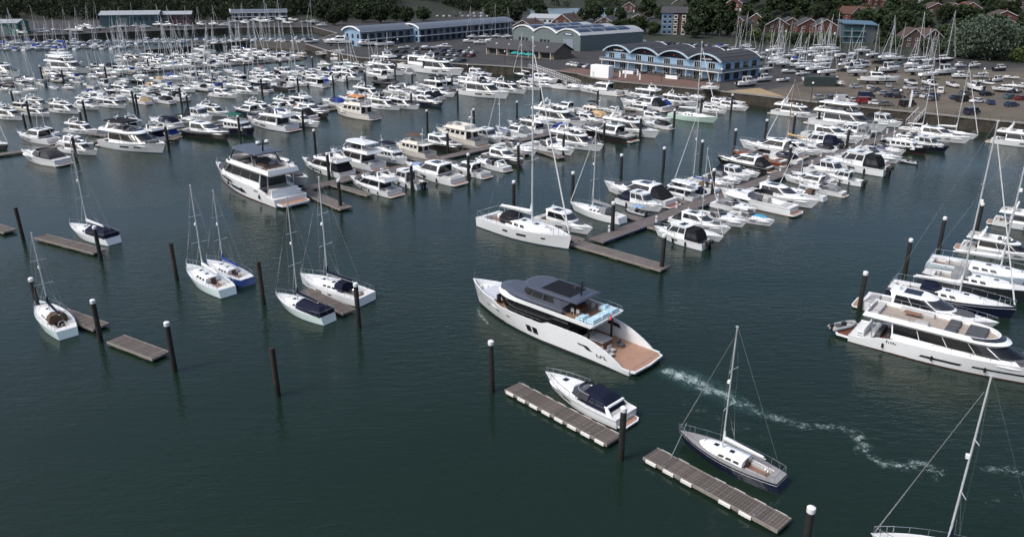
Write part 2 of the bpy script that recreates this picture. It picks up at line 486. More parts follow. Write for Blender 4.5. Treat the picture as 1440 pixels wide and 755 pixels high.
def k_fly(o, lod):
    L = 15.0; hc = o.get('hull', 'white')
    H = Hull(L, 4.4, 1.4, 2.05, tr=.86, ps=2.3, pw=1.7, rake=.09, bul=.1)
    cock = (.02, .2, .86, .85)
    ps = hull_parts(H, hc, cock, win=((.42, .56, .46, .66, .01), (.63, .72, .5, .66, .01)), strip=STEEL if hc == 'white' else GEL)
    ps.append(platform(H, 1.15, 1.8))
    base = GEL if hc != 'cream' else CREAM
    h1 = House([(1.25, -4.6, 5.0, 1.72, 3.4, 2.1), (2.0, -4.6, 4.0, 1.7, 3.0, 2.1), (3.1, -4.6, 2.1, 1.5, 2.0, 2.1), (3.25, -4.7, 1.7, 1.42, 1.8, 2.1)])
    b = MB(); h1.body(b)
    kids = []
    for sd in (1, -1):
        k = MB(); h1.patch(k, .115, .372, .3, .64, (sd,)); kids.append(part('side_window', k, GLASS))
        k = MB(); h1.patch(k, .38, .625, .3, .64, (sd,), sk1=-.03); kids.append(part('side_window', k, GLASS))
    k = MB(); h1.patch(k, .635, 1, .34, .65, n=8, sk0=-.01); kids.append(part('windscreen', k, GLASS))
    k = MB(); h1.patch(k, .0, .085, .08, .62, n=3); kids.append(part('saloon_door', k, GLASS))
    ps.append(part('saloon', b, base, True, kids))
    h2 = House([(3.2, -6.7, 2.4, 1.7, 2.8, 2.1), (3.36, -6.8, 2.3, 1.8, 2.8, 2.1), (3.86, -6.5, .9, 1.68, 2.2, 2.1)])
    b = MB(); h2.body(b, 0, True, (.12, .42), 1, bottom=True)
    kids = []
    k = MB(); h2.patch(k, .62, 1, .78, 1.0, n=8, off=.02); kids.append(part('fly_windscreen', k, GLASS2))
    k = MB(); k.rbox(-6.5, -5.9, -1.45, 1.45, 3.5, 3.95); k.rbox(-5.9, -3.6, .95, 1.5, 3.5, 3.95); k.rbox(-5.2, -4.0, -.1, .6, 3.5, 3.85)
    kids.append(part('sofa', k, SEAT))
    k = MB(); k.rbox(-.3, .5, -1.1, .1, 3.46, 4.2, .2); k.rbox(-1.6, -1.0, -1.1, .0, 3.46, 4.25, .1); kids.append(part('helm_station', k, [DARKDECK]))
    ps.append(part('flybridge', b, [base, TEAK if o.get('fd') else DECKW], True, kids))
    if o.get('hard'):
        h3 = House([(5.15, -6.0, 1.0, 1.6, 2.0, 2.3), (5.32, -5.9, .8, 1.5, 1.8, 2.3)]); b = MB(); h3.body(b, bottom=True)
        k = MB()
        for sd in (1, -1):
            k.tube((-5.2, sd * 1.6, 4.0), (-4.6, sd * 1.35, 5.2), .07, 6); k.tube((.9, sd * 1.5, 4.0), (-.2, sd * 1.25, 5.2), .06, 6)
        ps.append(part('hardtop', b, base if o['hard'] == 1 else SLATE, True, [part('hardtop_strut', k, GEL)]))
        ps.append(radar(-3.5, 5.3, .9))
    else:
        ps.append(arch(-4.2, 1.75, 3.9, 5.1, base)); ps.append(radar(-4.0, 5.0, .7))
    if o.get('bimini'):
        h3 = House([(5.0, -5.5, -.2, 1.5, .8, 3), (5.25, -5.3, -.4, 1.3, .7, 3)]); b = MB(); h3.body(b, bottom=True)
        ps.append(part('bimini', b, cloth(o['bimini']), True))
    if o.get('pad') != 'none':
        hp = House([(1.5, 2.6, 5.4, 1.0, 1.6, 2.4), (2.2, 2.8, 5.2, .9, 1.5, 2.4)]); b = MB(); hp.body(b)
        ps.append(part('sun_pad', b, DARKDECK if o.get('pad') != 'white' else SEAT, True))
    if o.get('canopy', 'none') != 'none':
        ps.append(canopy([(1.3, -6.9, -4.6, 1.7, .2, 6), (2.2, -6.6, -4.6, 1.62, .2, 6), (3.2, -5.9, -4.6, 1.45, .2, 6)], o['canopy']))
    else:
        b = MB(); b.rbox(-7.0, -6.4, -1.3, 1.3, .86, 1.4); b.rbox(-5.9, -5.1, -.4, .5, .86, 1.35)
        ps.append(part('cockpit_seat', b, SEAT))
    if lod < 2: ps.append(bowrail(H, .42, .62, lod))
    if lod == 0: ps += fenders(H, (.2, .4, .6), 1) + fenders(H, (.2, .4, .6), -1)
    return ps, L, 'flybridge_yacht', 'motor yacht'

def k_sport(o, lod):
    L = 13.0; hc = o.get('hull', 'white')
    H = Hull(L, 3.6, 1.15, 1.72, tr=.86, ps=2.3, pw=1.65, rake=.1, bul=.06)
    cock = (.05, .27, .84, .7)
    ps = hull_parts(H, hc, cock, win=((.44, .58, .45, .66, .015), (.64, .72, .5, .66, .01)), strip=GEL if hc != 'white' else None, wellfloor=TEAK)
    ps.append(platform(H, 1.0, 1.45, m=mat('teak_red', (.3, .1, .06), var=.15) if o.get('teak') == 'red' else None))
    tr = House([(1.1, -2.6, 5.2, 1.32, 4.0, 2.0), (1.72, -2.6, 4.4, 1.15, 3.6, 2.0), (1.85, -2.6, 3.9, .95, 3.2, 2.0)])
    b = MB(); tr.body(b); k = MB(); k.rbox(3.1, 3.65, -.28, .28, 1.6, 1.9, .02)
    ps.append(part('coachroof', b, GEL, True, [part('deck_hatch', k, GLASS)]))
    if o.get('cab') == 'pilot':
        h1 = House([(1.4, -3.3, 2.7, 1.5, 1.6, 2.6), (2.15, -3.3, 2.4, 1.48, 1.5, 2.6), (3.15, -3.5, .9, 1.35, 1.1, 2.6), (3.3, -3.7, .8, 1.3, 1.1, 2.6)])
    else:
        h1 = House([(1.3, -3.5, 3.6, 1.5, 3.0, 2.1), (1.95, -3.5, 2.5, 1.46, 2.4, 2.1), (2.8, -3.7, .6, 1.2, 1.5, 2.1), (2.95, -3.9, .0, 1.02, 1.3, 2.1)])
    b = MB(); h1.body(b); kids = []
    for sd in (1, -1):
        k = MB(); h1.patch(k, .13, .352, .3, .64, (sd,), sk0=.04); kids.append(part('side_window', k, GLASS))
        k = MB(); h1.patch(k, .358, .63, .3, .64, (sd,), sk1=-.02); kids.append(part('side_window', k, GLASS))
    k = MB(); h1.patch(k, .645, 1, .37, .64, n=8); kids.append(part('windscreen', k, GLASS2))
    k = MB(); h1.patch(k, .0, .09, .1, .64, n=3); kids.append(part('cockpit_opening', k, GLASS))
    k = MB(); k.rbox(-2.6, -.9, -.72, .72, 2.93, 2.985 if o.get('cab') != 'pilot' else 3.33, .015); kids.append(part('sunroof', k, GLASS))
    ps.append(part('hardtop_cabin', b, GEL, True, kids))
    ps.append(radar(-3.2, 2.85 if o.get('cab') != 'pilot' else 3.25, .5))
    if o.get('pad') != 'none':
        hp = House([(1.6, 1.9, 4.4, .85, 1.8, 2.2), (1.92, 2.0, 4.2, .78, 1.7, 2.2)]); b = MB(); hp.body(b)
        ps.append(part('sun_pad', b, cloth('skyblue') if o.get('pad') == 'blue' else DARKDECK, True))
    if o.get('canopy', 'none') != 'none':
        ps.append(canopy([(1.1, -5.9, -3.3, 1.42, .3, 5), (1.7, -5.4, -3.3, 1.34, .3, 5), (2.72, -4.0, -3.3, 1.02, .3, 5)], o['canopy']))
    else:
        b = MB(); b.rbox(-6.1, -5.0, -1.15, 1.15, .72, 1.28); b.rbox(-4.9, -3.9, .5, 1.15, .72, 1.2); ps.append(part('cockpit_seat', b, SEAT))
    if lod < 2: ps.append(bowrail(H, .45, .5, lod))
    if lod == 0: ps += fenders(H, (.25, .5), 1) + fenders(H, (.25, .5), -1)
    return ps, L, 'sport_cruiser', 'motor boat'

def k_open(o, lod):
    L = 9.5; hc = o.get('hull', 'white')
    H = Hull(L, (3.2 if o.get('fg') else 2.9) if not o.get('slim') else 2.3, 1.0, 1.45, tr=.88, ps=2.3, pw=1.7, rake=.1, bul=.05)
    cock = (.07, .48, .82, .55)
    ps = hull_parts(H, hc, cock, win=((.55, .68, .5, .68, .015),), strip=mat('grey_stripe', (.12, .13, .15)) if hc == 'white' else GEL, wellfloor=TEAK if hc in ('wood', 'cream') else SEAT)
    ps.append(platform(H, .7, 1.15))
    wd = hc == 'wood'
    tr = House([(.95, .1, 4.0, 1.12, 3.0, 2.0), (1.5, .1, 3.3, .95, 2.6, 2.0), (1.6, .1, 2.9, .75, 2.2, 2.0)])
    b = MB(); tr.body(b); k = MB(); k.rbox(1.9, 2.4, -.25, .25, 1.45, 1.64, .02)
    ps.append(part('foredeck_cabin', b, hullmat('wood') if wd else GEL, True, [part('deck_hatch', k, GLASS)]))
    ws = House([(1.35, -1.7, 1.2, 1.2, 1.6, 2.2), (2.0, -1.7, .2, 1.02, 1.0, 2.2)])
    b = MB(); ws.patch(b, .2, 1, 0, 1, off=.03, n=9)
    k = MB(); ws.patch(k, .2, 1, .92, 1.0, off=.05, n=9)
    ps.append(part('windscreen', b, GLASS2, True, [part('windscreen_frame', k, STEEL if not wd else hullmat('wood'))]))
    b = MB(); b.rbox(-4.1, -3.2, -.95, .95, .56, 1.02); b.rbox(-3.2, -1.9, .45, .95, .56, .98); b.rbox(-1.4, -.8, -.9, -.2, .56, 1.25)
    ps.append(part('cockpit_seat', b, SEAT if not wd else TEAKD))
    c = o.get('canopy', 'none')
    if c != 'none':
        ps.append(canopy([(1.02, -3.7, -.2, 1.16, .9, 2.4), (1.6, -3.4, -.3, 1.06, .8, 2.4), (2.05, -2.6, -.7, .8, .6, 2.4)], c))
    else:
        b = MB(); b.rbox(-.3, .2, -.85, -.1, .56, 1.5, .1); ps.append(part('helm_console', b, BLACK))
    if o.get('fg'): ps.append(arch(-3.6, 1.35, .95, 1.5, GEL))
    if o.get('arch'): ps.append(arch(-3.0, 1.2, 1.0, 2.0, GEL))
    if o.get('pad') == 'blue':
        b = MB(); tr2 = House([(1.5, .6, 3.2, .7, 1.8, 2.2), (1.68, .7, 3.0, .62, 1.7, 2.2)]); tr2.body(b); ps.append(part('sun_pad', b, mat('turquoise_cushion', (.05, .3, .5)), True))
    if lod < 2: ps.append(bowrail(H, .55, .5, lod))
    return ps, L, 'open_cruiser', 'motor boat'

def k_pilot(o, lod):
    L = 8.5; hc = o.get('hull', 'white')
    H = Hull(L, 2.8, 1.0, 1.4, tr=.9, ps=2.5, pw=1.8, rake=.09, bul=.15)
    cock = (.03, .33, .86, .5)
    ps = hull_parts(H, hc, cock, win=((.45, .58, .5, .68, .01),), strip=mat('grey_stripe', (.12, .13, .15)), wellfloor=TEAKP if o.get('teak') else SEAT)
    h1 = House([(.9, -1.4, 2.4, 1.1, 1.4, 2.6), (1.6, -1.4, 1.95, 1.08, 1.1, 2.6), (2.55, -1.5, 1.2, .98, .8, 2.6), (2.7, -1.7, 1.3, 1.05, .8, 2.6)])
    b = MB(); h1.body(b); kids = []
    for sd in (1, -1):
        k = MB(); h1.patch(k, .13, .32, .37, .63, (sd,)); kids.append(part('side_window', k, GLASS2))
        k = MB(); h1.patch(k, .345, .6, .37, .63, (sd,), sk1=-.03); kids.append(part('side_window', k, GLASS2))
    k = MB(); h1.patch(k, .63, 1, .37, .63, n=8); kids.append(part('windscreen', k, GLASS2))
    k = MB(); h1.patch(k, .0, .08, .05, .63, n=3); kids.append(part('cabin_door', k, GLASS2))
    k = MB(); k.rbox(-.9, -.1, -.6, .6, 2.69, 2.73, .01); kids.append(part('roof_hatch', k, GLASS))
    ps.append(part('wheelhouse', b, GEL, True, kids))
    tr = House([(1.0, 1.2, 3.5, .95, 2.0, 2.0), (1.5, 1.2, 2.9, .8, 1.6, 2.0)]); b = MB(); tr.body(b); ps.append(part('foredeck_cabin', b, GEL, True))
    if o.get('canopy', 'none') != 'none':
        ps.append(canopy([(1.0, -3.5, -1.3, 1.1, .3, 5), (1.8, -3.3, -1.3, 1.04, .3, 5), (2.5, -2.8, -1.3, .86, .3, 5)], o['canopy']))
    else:
        b = MB(); b.rbox(-3.9, -3.3, -.9, .9, .52, .98); ps.append(part('cockpit_seat', b, SEAT))
    ps.append(outboard(-4.3, .3, .75)); ps.append(outboard(-4.3, -.3, .75))
    if lod < 2: ps.append(bowrail(H, .5, .5, lod))
    if lod == 0: ps += fenders(H, (.3, .55), 1) + fenders(H, (.3, .55), -1)
    return ps, L, 'wheelhouse_boat', 'motor boat'

def k_trawler(o, lod):
    L = 13.0; hc = o.get('hull', 'white'); base = CREAM if hc == 'cream' else GEL
    H = Hull(L, 4.2, 1.5, 2.3, tr=.85, ps=2.3, pw=1.9, rake=.08, bul=.35)
    cock = (.03, .2, .88, .85)
    ps = hull_parts(H, hc, cock, win=((.6, .64, .5, .62, 0), (.7, .74, .5, .62, 0)), strip=TEAKD, wellfloor=TEAK)
    ps.append(platform(H, .9, 1.6, m=TEAK))
    h1 = House([(1.2, -3.9, 3.3, 1.6, .9, 4), (2.2, -3.9, 3.2, 1.58, .9, 4), (3.15, -3.9, 2.6, 1.5, .8, 4), (3.3, -5.9, 2.9, 1.75, .8, 4)])
    b = MB(); h1.body(b, bottom=True); kids = []
    for sd in (1, -1):
        for i in range(4):
            k = MB(); h1.patch(k, .13 + i * .105, .21 + i * .105, .36, .6, (sd,), n=2); kids.append(part('side_window', k, GLASS))
    for a, c, ss in ((.66, .8, (1,)), (.66, .8, (-1,)), (.83, 1.0, (1, -1))):
        k = MB(); h1.patch(k, a, c, .37, .6, ss, n=3); kids.append(part('windscreen', k, GLASS))
    k = MB(); h1.patch(k, .02, .09, .1, .6, n=3); kids.append(part('saloon_door', k, GLASS))
    ps.append(part('saloon', b, base, True, kids))
    h2 = House([(3.25, -3.4, 2.4, 1.4, .8, 3.5), (4.05, -3.4, 2.0, 1.3, .8, 3.5)]); b = MB(); h2.body(b, 0, True, (.1, .65), 1)
    k = MB(); k.rbox(-3.0, -1.9, -1.0, 1.0, 3.4, 3.9); k.rbox(.4, 1.1, -.9, .2, 3.4, 4.2); kids = [part('bridge_seat', k, SEAT)]
    k = MB(); h2.patch(k, .45, 1, .82, 1.0, n=8, off=.03); kids.append(part('bridge_windscreen', k, GLASS2))
    ps.append(part('flybridge', b, [base, DECKW], True, kids))
    if o.get('bimini'):
        h3 = House([(5.3, -3.2, 1.2, 1.25, .8, 3), (5.5, -3.0, 1.0, 1.05, .7, 3)]); b = MB(); h3.body(b, bottom=True)
        k = MB()
        for sd in (1, -1):
            for x in (-2.8, .8): k.tube((x, sd * 1.2, 4.0), (x, sd * 1.1, 5.35), .03, 5)
        ps.append(part('bimini', b, cloth(o['bimini']), True, [part('bimini_frame', k, STEEL)]))
    b = MB(); b.tube((-3.6, 0, 3.3), (-3.9, 0, 7.4), .07, 6, .05); b.tube((-3.7, -.8, 5.6), (-3.7, .8, 5.6), .04, 5)
    k = MB(); k.lathe([(0, .3), (.25, .25), (.3, .1), (0, 0)], (-3.5, 0, 5.7), 8); ps.append(part('mast', b, GEL, False, [part('radome', k, GEL, True)]))
    hp = House([(1.6, 3.0, 5.0, 1.0, 1.4, 2.2), (2.35, 3.0, 4.6, .9, 1.3, 2.2)]); b = MB(); hp.body(b); k = MB(); k.rbox(3.6, 4.1, -.3, .3, 2.3, 2.42, .02)
    ps.append(part('foredeck_cabin', b, base, True, [part('deck_hatch', k, GLASS)]))
    if lod < 2: ps.append(bowrail(H, .25, .7, lod))
    return ps, L, 'trawler_yacht', 'motor yacht'

def k_rib(o, lod):
    L = 5.0; b = MB()
    pts = [(-2.4, .75), (-1, .82), (.6, .8), (1.5, .62), (2.2, .25), (2.4, 0), (2.2, -.25), (1.5, -.62), (.6, -.8), (-1, -.82), (-2.4, -.75)]
    zz = lambda x: .38 + max(0, x) * .07
    P3 = [(x, y, zz(x)) for x, y in pts]
    for a, c in zip(P3, P3[1:]): b.tube(a, c, .26, 8)
    for p in P3[1:-1]: b.lathe([(0, .25), (.18, .18), (.255, 0), (.18, -.18), (0, -.25)], p, 8)
    for sd in (1, -1): b.tube((-2.4, sd * .75, .38), (-2.85, sd * .75, .38), .26, 8, .05)
    ps = [part('inflatable_tube', b, RUBBER if o.get('tube') != 'black' else BLACK, True)]
    b = MB(); b.prism([(-2.4, -.6), (1.4, -.55), (2.1, 0), (1.4, .55), (-2.4, .6)], .1, .28); b.box(-2.5, -2.35, -.7, .7, .0, .6); ps.append(part('floor', b, SEAT))
    b = MB(); b.rbox(-.3, .3, -.3, .3, .28, 1.05, .1); k = MB(); k.rbox(-1.5, -.8, -.4, .4, .28, .75, .06)
    ps.append(part('console', b, BLACK)); ps.append(part('seat', k, DARKDECK)); ps.append(outboard(-2.45, 0, .55))
    if o.get('bimini'):
        h3 = House([(1.75, -1.8, .9, .8, .3, 4), (1.9, -1.7, .8, .65, .3, 4)]); b = MB(); h3.body(b, bottom=True); k = MB()
        for sd in (1, -1):
            k.tube((-1.5, sd * .75, .5), (-1.5, sd * .7, 1.8), .025, 4); k.tube((.6, sd * .75, .5), (.6, sd * .7, 1.8), .025, 4)
        ps.append(part('bimini', b, cloth('skyblue'), True, [part('bimini_frame', k, STEEL)]))
    return ps, L, 'inflatable_tender', 'dinghy'

def k_sail(o, lod):
    L = 11.0; hc = o.get('hull', 'white'); big = o.get('big') or o.get('race')
    tr = .86 if big else .66
    H = Hull(L, 3.35 if not big else 3.5, 1.0, 1.32, tr=tr, sm=.42, ps=2.0, pw=1.7, wl=.86, rake=.09 if not big else .03, bul=.05, srake=.028 if not big else .01, thick=.06, draft=.42)
    cock = (.04 if big else .1, .34, .58, .55)
    win = ((.36, .42, .55, .72, 0), (.52, .62, .5, .68, 0), (.76, .8, .55, .68, 0)) if big else ()
    deckm = mat('weathered_teak', (.25, .25, .25), rough=.8, var=.12) if o.get('teakdeck') else DECKW
    ps = hull_parts(H, hc, cock, deckmat=deckm, win=win, strip=None if hc != 'navy' else GEL, wellfloor=TEAK)
    cr = House([(.95, -1.8, 3.3, 1.05, 2.6, 2.0), (1.42, -1.8, 2.7, .88, 2.4, 2.0), (1.5, -1.8, 2.2, .6, 2.0, 2.0)])
    b = MB(); cr.body(b); kids = []
    for sd in (1, -1):
        for a, c in ((.16, .27), (.31, .42), (.46, .56)):
            k = MB(); cr.patch(k, a, c, .18, .42, (sd,), n=3, sk0=.01); kids.append(part('cabin_window', k, GLASS))
    for x in (-.3, 1.3, 2.3):
        k = MB(); k.rbox(x - .22, x + .22, -.22, .22, 1.3, 1.54 if x < 2 else 1.46, .02); kids.append(part('deck_hatch', k, GLASS))
    k = MB(); k.box(-1.86, -1.8, -.3, .3, .6, 1.4); kids.append(part('companionway', k, TEAKD))
    ps.append(part('coachroof', b, GEL, True, kids))
    b = MB()
    for sd in (1, -1): b.rbox(-4.0, -2.0, sd * .75 - .25, sd * .75 + .25, .56, .88, .04)
    ps.append(part('cockpit_bench', b, SEAT))
    b = MB(); n = 12
    b.path([(-3.7, .42 * math.cos(k * 2 * math.pi / n), 1.15 + .42 * math.sin(k * 2 * math.pi / n)) for k in range(n + 1)], .025, 4); b.tube((-3.6, 0, .6), (-3.6, 0, 1.2), .08, 6)
    ps.append(part('steering_wheel', b, STEEL))
    mh = o.get('mr', 1.3) * L
    if mh > 2:
        mm = MASTW if o.get('mast') == 'wood' else MAST
        rr = .085 if lod == 0 else .1 if lod == 1 else .12
        b = MB(); b.tube((.7, 0, 1.4), (.62, 0, 1.4 + mh), rr, 8, rr * .75); b.box(.5, .75, -.06, .06, 1.4 + mh, 1.5 + mh)
        kids = []
        for fz, w in ((.36, 1.0), (.66, .8)):
            for sd in (1, -1):
                k = MB(); k.tube((.68, 0, 1.4 + mh * fz), (.5, sd * w, 1.45 + mh * fz), .035 if lod < 2 else .05, 4); kids.append(part('spreader', k, mm))
        k = MB()
        wr = .011 if lod == 0 else .014
        for sd in (1, -1):
            p0 = (.3, sd * 1.5, 1.05); a = (.5, sd * 1.0, 1.45 + mh * .36); c = (.5, sd * .8, 1.45 + mh * .66)
            k.path([p0, a, c, (.63, 0, 1.3 + mh)], wr, 3); k.tube((.0, sd * 1.45, 1.05), (.66, 0, 1.4 + mh * .36), wr, 3)
        k.tube((-5.3, 0, 1.0), (.55, 0, 1.4 + mh), wr, 3)
        kids.append(part('rigging', k, STEEL))
        k = MB(); k.rbox(.68, .92, -.13, .13, 1.4 + mh * .55, 1.72 + mh * .55, .05); kids.append(part('radar_reflector', k, GEL))
        ps.append(part('mast', b, mm, True, kids))
        b = MB(); fr = .038 if o.get('thin') else .075 if not lod else .09
        b.tube((5.25, 0, 1.5), (.8, 0, 1.2 + mh * .93), fr, 6, fr * .5)
        ps.append(part('furled_genoa', b, (STEEL if o.get('thin') else cloth('white')) if not o.get('gen') else cloth(o['gen']), True))
        bc = o.get('boom', 'white')
        b = MB(); b.tube((.62, 0, 2.3), (-3.5, 0, 2.2), .07, 6)
        k = MB(); k.tube((.6, 0, 2.55), (-3.3, 0, 2.32), .19, 8, .12); k.tube((.6, 0, 2.5), (.62, 0, 3.3), .16, 8, .06)
        ps.append(part('boom', b, mm, False, [part('sail_cover', k, cloth(bc), True)]))
    hd = o.get('hood', 'none')
    if hd != 'none':
        h3 = House([(1.0, -2.5, -.5, 1.0, 1.1, 2.4), (1.6, -2.6, -.9, .95, .9, 2.4), (1.95, -2.5, -1.3, .7, .7, 2.4)], ub=.1); b = MB(); h3.body(b)
        k = MB(); h3.patch(k, .6, 1, .2, .62, n=8, off=.02)
        ps.append(part('sprayhood', b, cloth(hd), True, [part('sprayhood_window', k, GLASS2)]))
    if o.get('tent'):
        h3 = House([(1.0, -5.0, .4, 1.25, 1.4, 2.4), (1.5, -4.9, .2, 1.2, 1.2, 2.4), (2.0, -4.3, -.4, .5, .9, 2.4)]); b = MB(); h3.body(b)
        ps.append(part('cockpit_tent', b, cloth(o['tent']), True))
    if lod < 2:
        b = MB(); e = []
        for sd in (1, -1): e.append(H.rail(b, .86, .985, .62, sd, .022, 3, True))
        b.tube(e[0], e[1], .022, 4); ps.append(part('pulpit', b, STEEL))
        b = MB(); pts = [H.inner(u, 1, H.sheer(u)) for u in (.16, .08, .02)] + [H.inner(u, -1, H.sheer(u)) for u in (.02, .08, .16)]
        rail_loop(b, pts, .62, .022); ps.append(part('pushpit', b, STEEL))
    if lod == 0:
        for sd in (1, -1):
            b = MB(); pts = [H.inner(u, sd, H.sheer(u)) for u in (.16, .28, .4, .52, .64, .76, .86)]
            rail_loop(b, pts, .6, .013); ps.append(part('guard_rail', b, STEEL))
    if o.get('ashore'):
        b = MB(); b.xprism([(-4.9, -1.2), (-4.5, -1.2), (-4.3, -.2), (-4.9, -.2)], -.05, .05); ps.append(part('rudder', b, ANTIF)); b = MB(); b.xprism([(-1.2, -1.7), (.7, -1.7), (1.2, -.3), (-1.0, -.3)], -.1, .1)
        ps.append(part('keel', b, ANTIF))
        b = MB()
        for sd in (1, -1):
            for x in (-3, 0, 2.6): b.tube((x, sd * 1.9, -1.72), (x, sd * 1.05, .3), .06, 5)
        b.box(-1.6, 1.2, -.4, .4, -1.76, -1.66); ps.append(part('cradle', b, BLACK))
    return ps, L, 'sailing_yacht', 'sailing boat'

KINDS = dict(fly=k_fly, sport=k_sport, open=k_open, pilot=k_pilot, trawler=k_trawler, rib=k_rib, sail=k_sail)
CACHE = {}
def boat(kind, o, lod, loc, rz, L, label, group, z=0.0, tilt=None):
    o = dict(o)
    mega = kind == 'mega'
    if mega: kind = 'fly'; o['hard'] = 1
    if 'mh' in o and kind == 'sail': o['mr'] = round(max(0, o.pop('mh')) / L * 8) / 8
    for k in ('mh', 'hd'): o.pop(k, None)
    key = (kind, lod, tuple(sorted((k, str(v)) for k, v in o.items())))
    if key not in CACHE:
        ps, L0, nm, cat = KINDS[kind](o, lod)
        if o.get('ashore') and kind != 'sail':
            b = MB()
            for sd in (1, -1):
                for x in (-.3, -.05, .22): b.box(x * L0 - .2, x * L0 + .2, sd * .09 * L0 - .2, sd * .09 * L0 + .2, -.1 * L0, -.2)
            ps.append(part('support_block', b, BLACK))
        CACHE[key] = (ps, L0, nm, cat)
    ps, L0, nm, cat = CACHE[key]
    s = L / L0
    if mega: s = (s, s, s * .74)
    elif kind in ('fly', 'sport', 'open', 'pilot', 'trawler') and z == 0: s = (s * 1.02, s * 1.08, s * (.92 if kind in ('fly', 'trawler') else 1.0))
    return spawn(nm, ps, (loc[0], loc[1], z), rz, s, label, cat, group, tilt)
# ------------------------------------------------------------------ setting: water, land, hills
LAND = 3.5
def sstep(t):
    t = max(0, min(1, t)); return t * t * (3 - 2 * t)
def hz(x, y):
    # terrain height behind the marina
    a = sstep((x + 90) / 70); c = sstep((x - 110) / 80)
    st = 620 + (820 - 620) * a + (420 - 820) * c
    return 3.2 + 62 * sstep((y - st) / 520) + (1.2 * math.sin(x * .021 + 1) * math.sin(y * .017) if y > st else 0)

def water_mat():
    m = bpy.data.materials.new('harbour_water'); m.use_nodes = True
    t = m.node_tree; L = t.links; b = t.nodes['Principled BSDF']
    b.inputs['Roughness'].default_value = .1
    b.inputs['Specular IOR Level'].default_value = .4
    b.inputs['IOR'].default_value = 1.333
    geo = t.nodes.new('ShaderNodeNewGeometry')
    def noise(sx, sy, rot, det, off):
        mp = t.nodes.new('ShaderNodeMapping'); mp.inputs['Scale'].default_value = (sx, sy, 1); mp.inputs['Rotation'].default_value = (0, 0, R(rot)); mp.inputs['Location'].default_value = (off, off * 2, 0)
        L.new(geo.outputs['Position'], mp.inputs[0])
        n = t.nodes.new('ShaderNodeTexNoise'); n.inputs['Scale'].default_value = 1; n.inputs['Detail'].default_value = det; n.inputs['Roughness'].default_value = .55
        n.inputs['Distortion'].default_value = .3
        L.new(mp.outputs[0], n.inputs[0]); return n.outputs['Fac']
    n1 = noise(.42, 1.25, 9, 3, 3); n2 = noise(1.4, 3.2, -14, 3, 11); n3 = noise(.016, .03, 20, 4, 5)
    # gusts: calmer and more ruffled areas
    gu = t.nodes.new('ShaderNodeMapRange'); gu.inputs[1].default_value = .35; gu.inputs[2].default_value = .65; gu.inputs[3].default_value = .3; gu.inputs[4].default_value = 1.25
    L.new(n3, gu.inputs[0])
    m1 = t.nodes.new('ShaderNodeMath'); m1.operation = 'MULTIPLY'; m1.inputs[1].default_value = .45; L.new(n2, m1.inputs[0])
    ad = t.nodes.new('ShaderNodeMath'); L.new(n1, ad.inputs[0]); L.new(m1.outputs[0], ad.inputs[1])
    mg = t.nodes.new('ShaderNodeMath'); mg.operation = 'MULTIPLY'; L.new(ad.outputs[0], mg.inputs[0]); L.new(gu.outputs[0], mg.inputs[1])
    bp = t.nodes.new('ShaderNodeBump'); bp.inputs['Strength'].default_value = .75; bp.inputs['Distance'].default_value = .16
    L.new(mg.outputs[0], bp.inputs['Height']); L.new(bp.outputs[0], b.inputs['Normal'])
    mx = t.nodes.new('ShaderNodeMix'); mx.data_type = 'RGBA'; L.new(n3, mx.inputs[0])
    mx.inputs[6].default_value = (.0072, .0172, .0118, 1); mx.inputs[7].default_value = (.01, .022, .0155, 1)
    L.new(mx.outputs[2], b.inputs['Base Color'])
    return m
WATER = water_mat()
b = MB(); b.add([(-1600, -120, 0), (1600, -120, 0), (1600, 1300, 0), (-1600, 1300, 0)], [(0, 1, 2, 3)])
structure('water', b.mesh('water', WATER))

ASPH = mat('asphalt', (.03, .031, .033), rough=.9, var=.3, scale=.08, dirt=((.055, .05, .044), .12, .7))
GRAV = mat('gravel', (.105, .09, .068), rough=.95, var=.25, scale=.12, dirt=((.05, .047, .043), .04, .9), bump=.5, bscale=3)
BRICKP = mat('brick_paving', (.13, .075, .06), rough=.9, var=.2, scale=.4)
MUD = mat('mud_bank', (.045, .038, .028), rough=.9, var=.35, scale=.15)
GRASS = mat('hill_grass', (.014, .02, .01), rough=.95, var=.4, scale=.05)
SHEET = mat('sheet_piling', (.03, .026, .021), rough=.85, var=.45, scale=.5, dirt=((.07, .06, .035), .8, .7))
CONC = mat('concrete', (.2, .2, .19), rough=.9, var=.2, scale=.5)
WALLB = mat('painted_render_blue', (.21, .34, .48), rough=.7, var=.07, scale=.6)
TRIM = mat('white_trim', (.72, .75, .77), rough=.5, var=.06)
ROOFD = mat('dark_standing_roof', (.045, .043, .044), rough=.55, var=.15, scale=.5)
ROOFG = mat('grey_arched_roof', (.11, .13, .16), rough=.4, var=.1)
GREENW = mat('pale_green_cladding', (.125, .16, .165), rough=.6, var=.08)
SOLAR = mat('solar_panel', (.012, .018, .04), rough=.12, var=.1)
METALW = mat('white_metal_roof', (.3, .33, .35), rough=.5, var=.08)

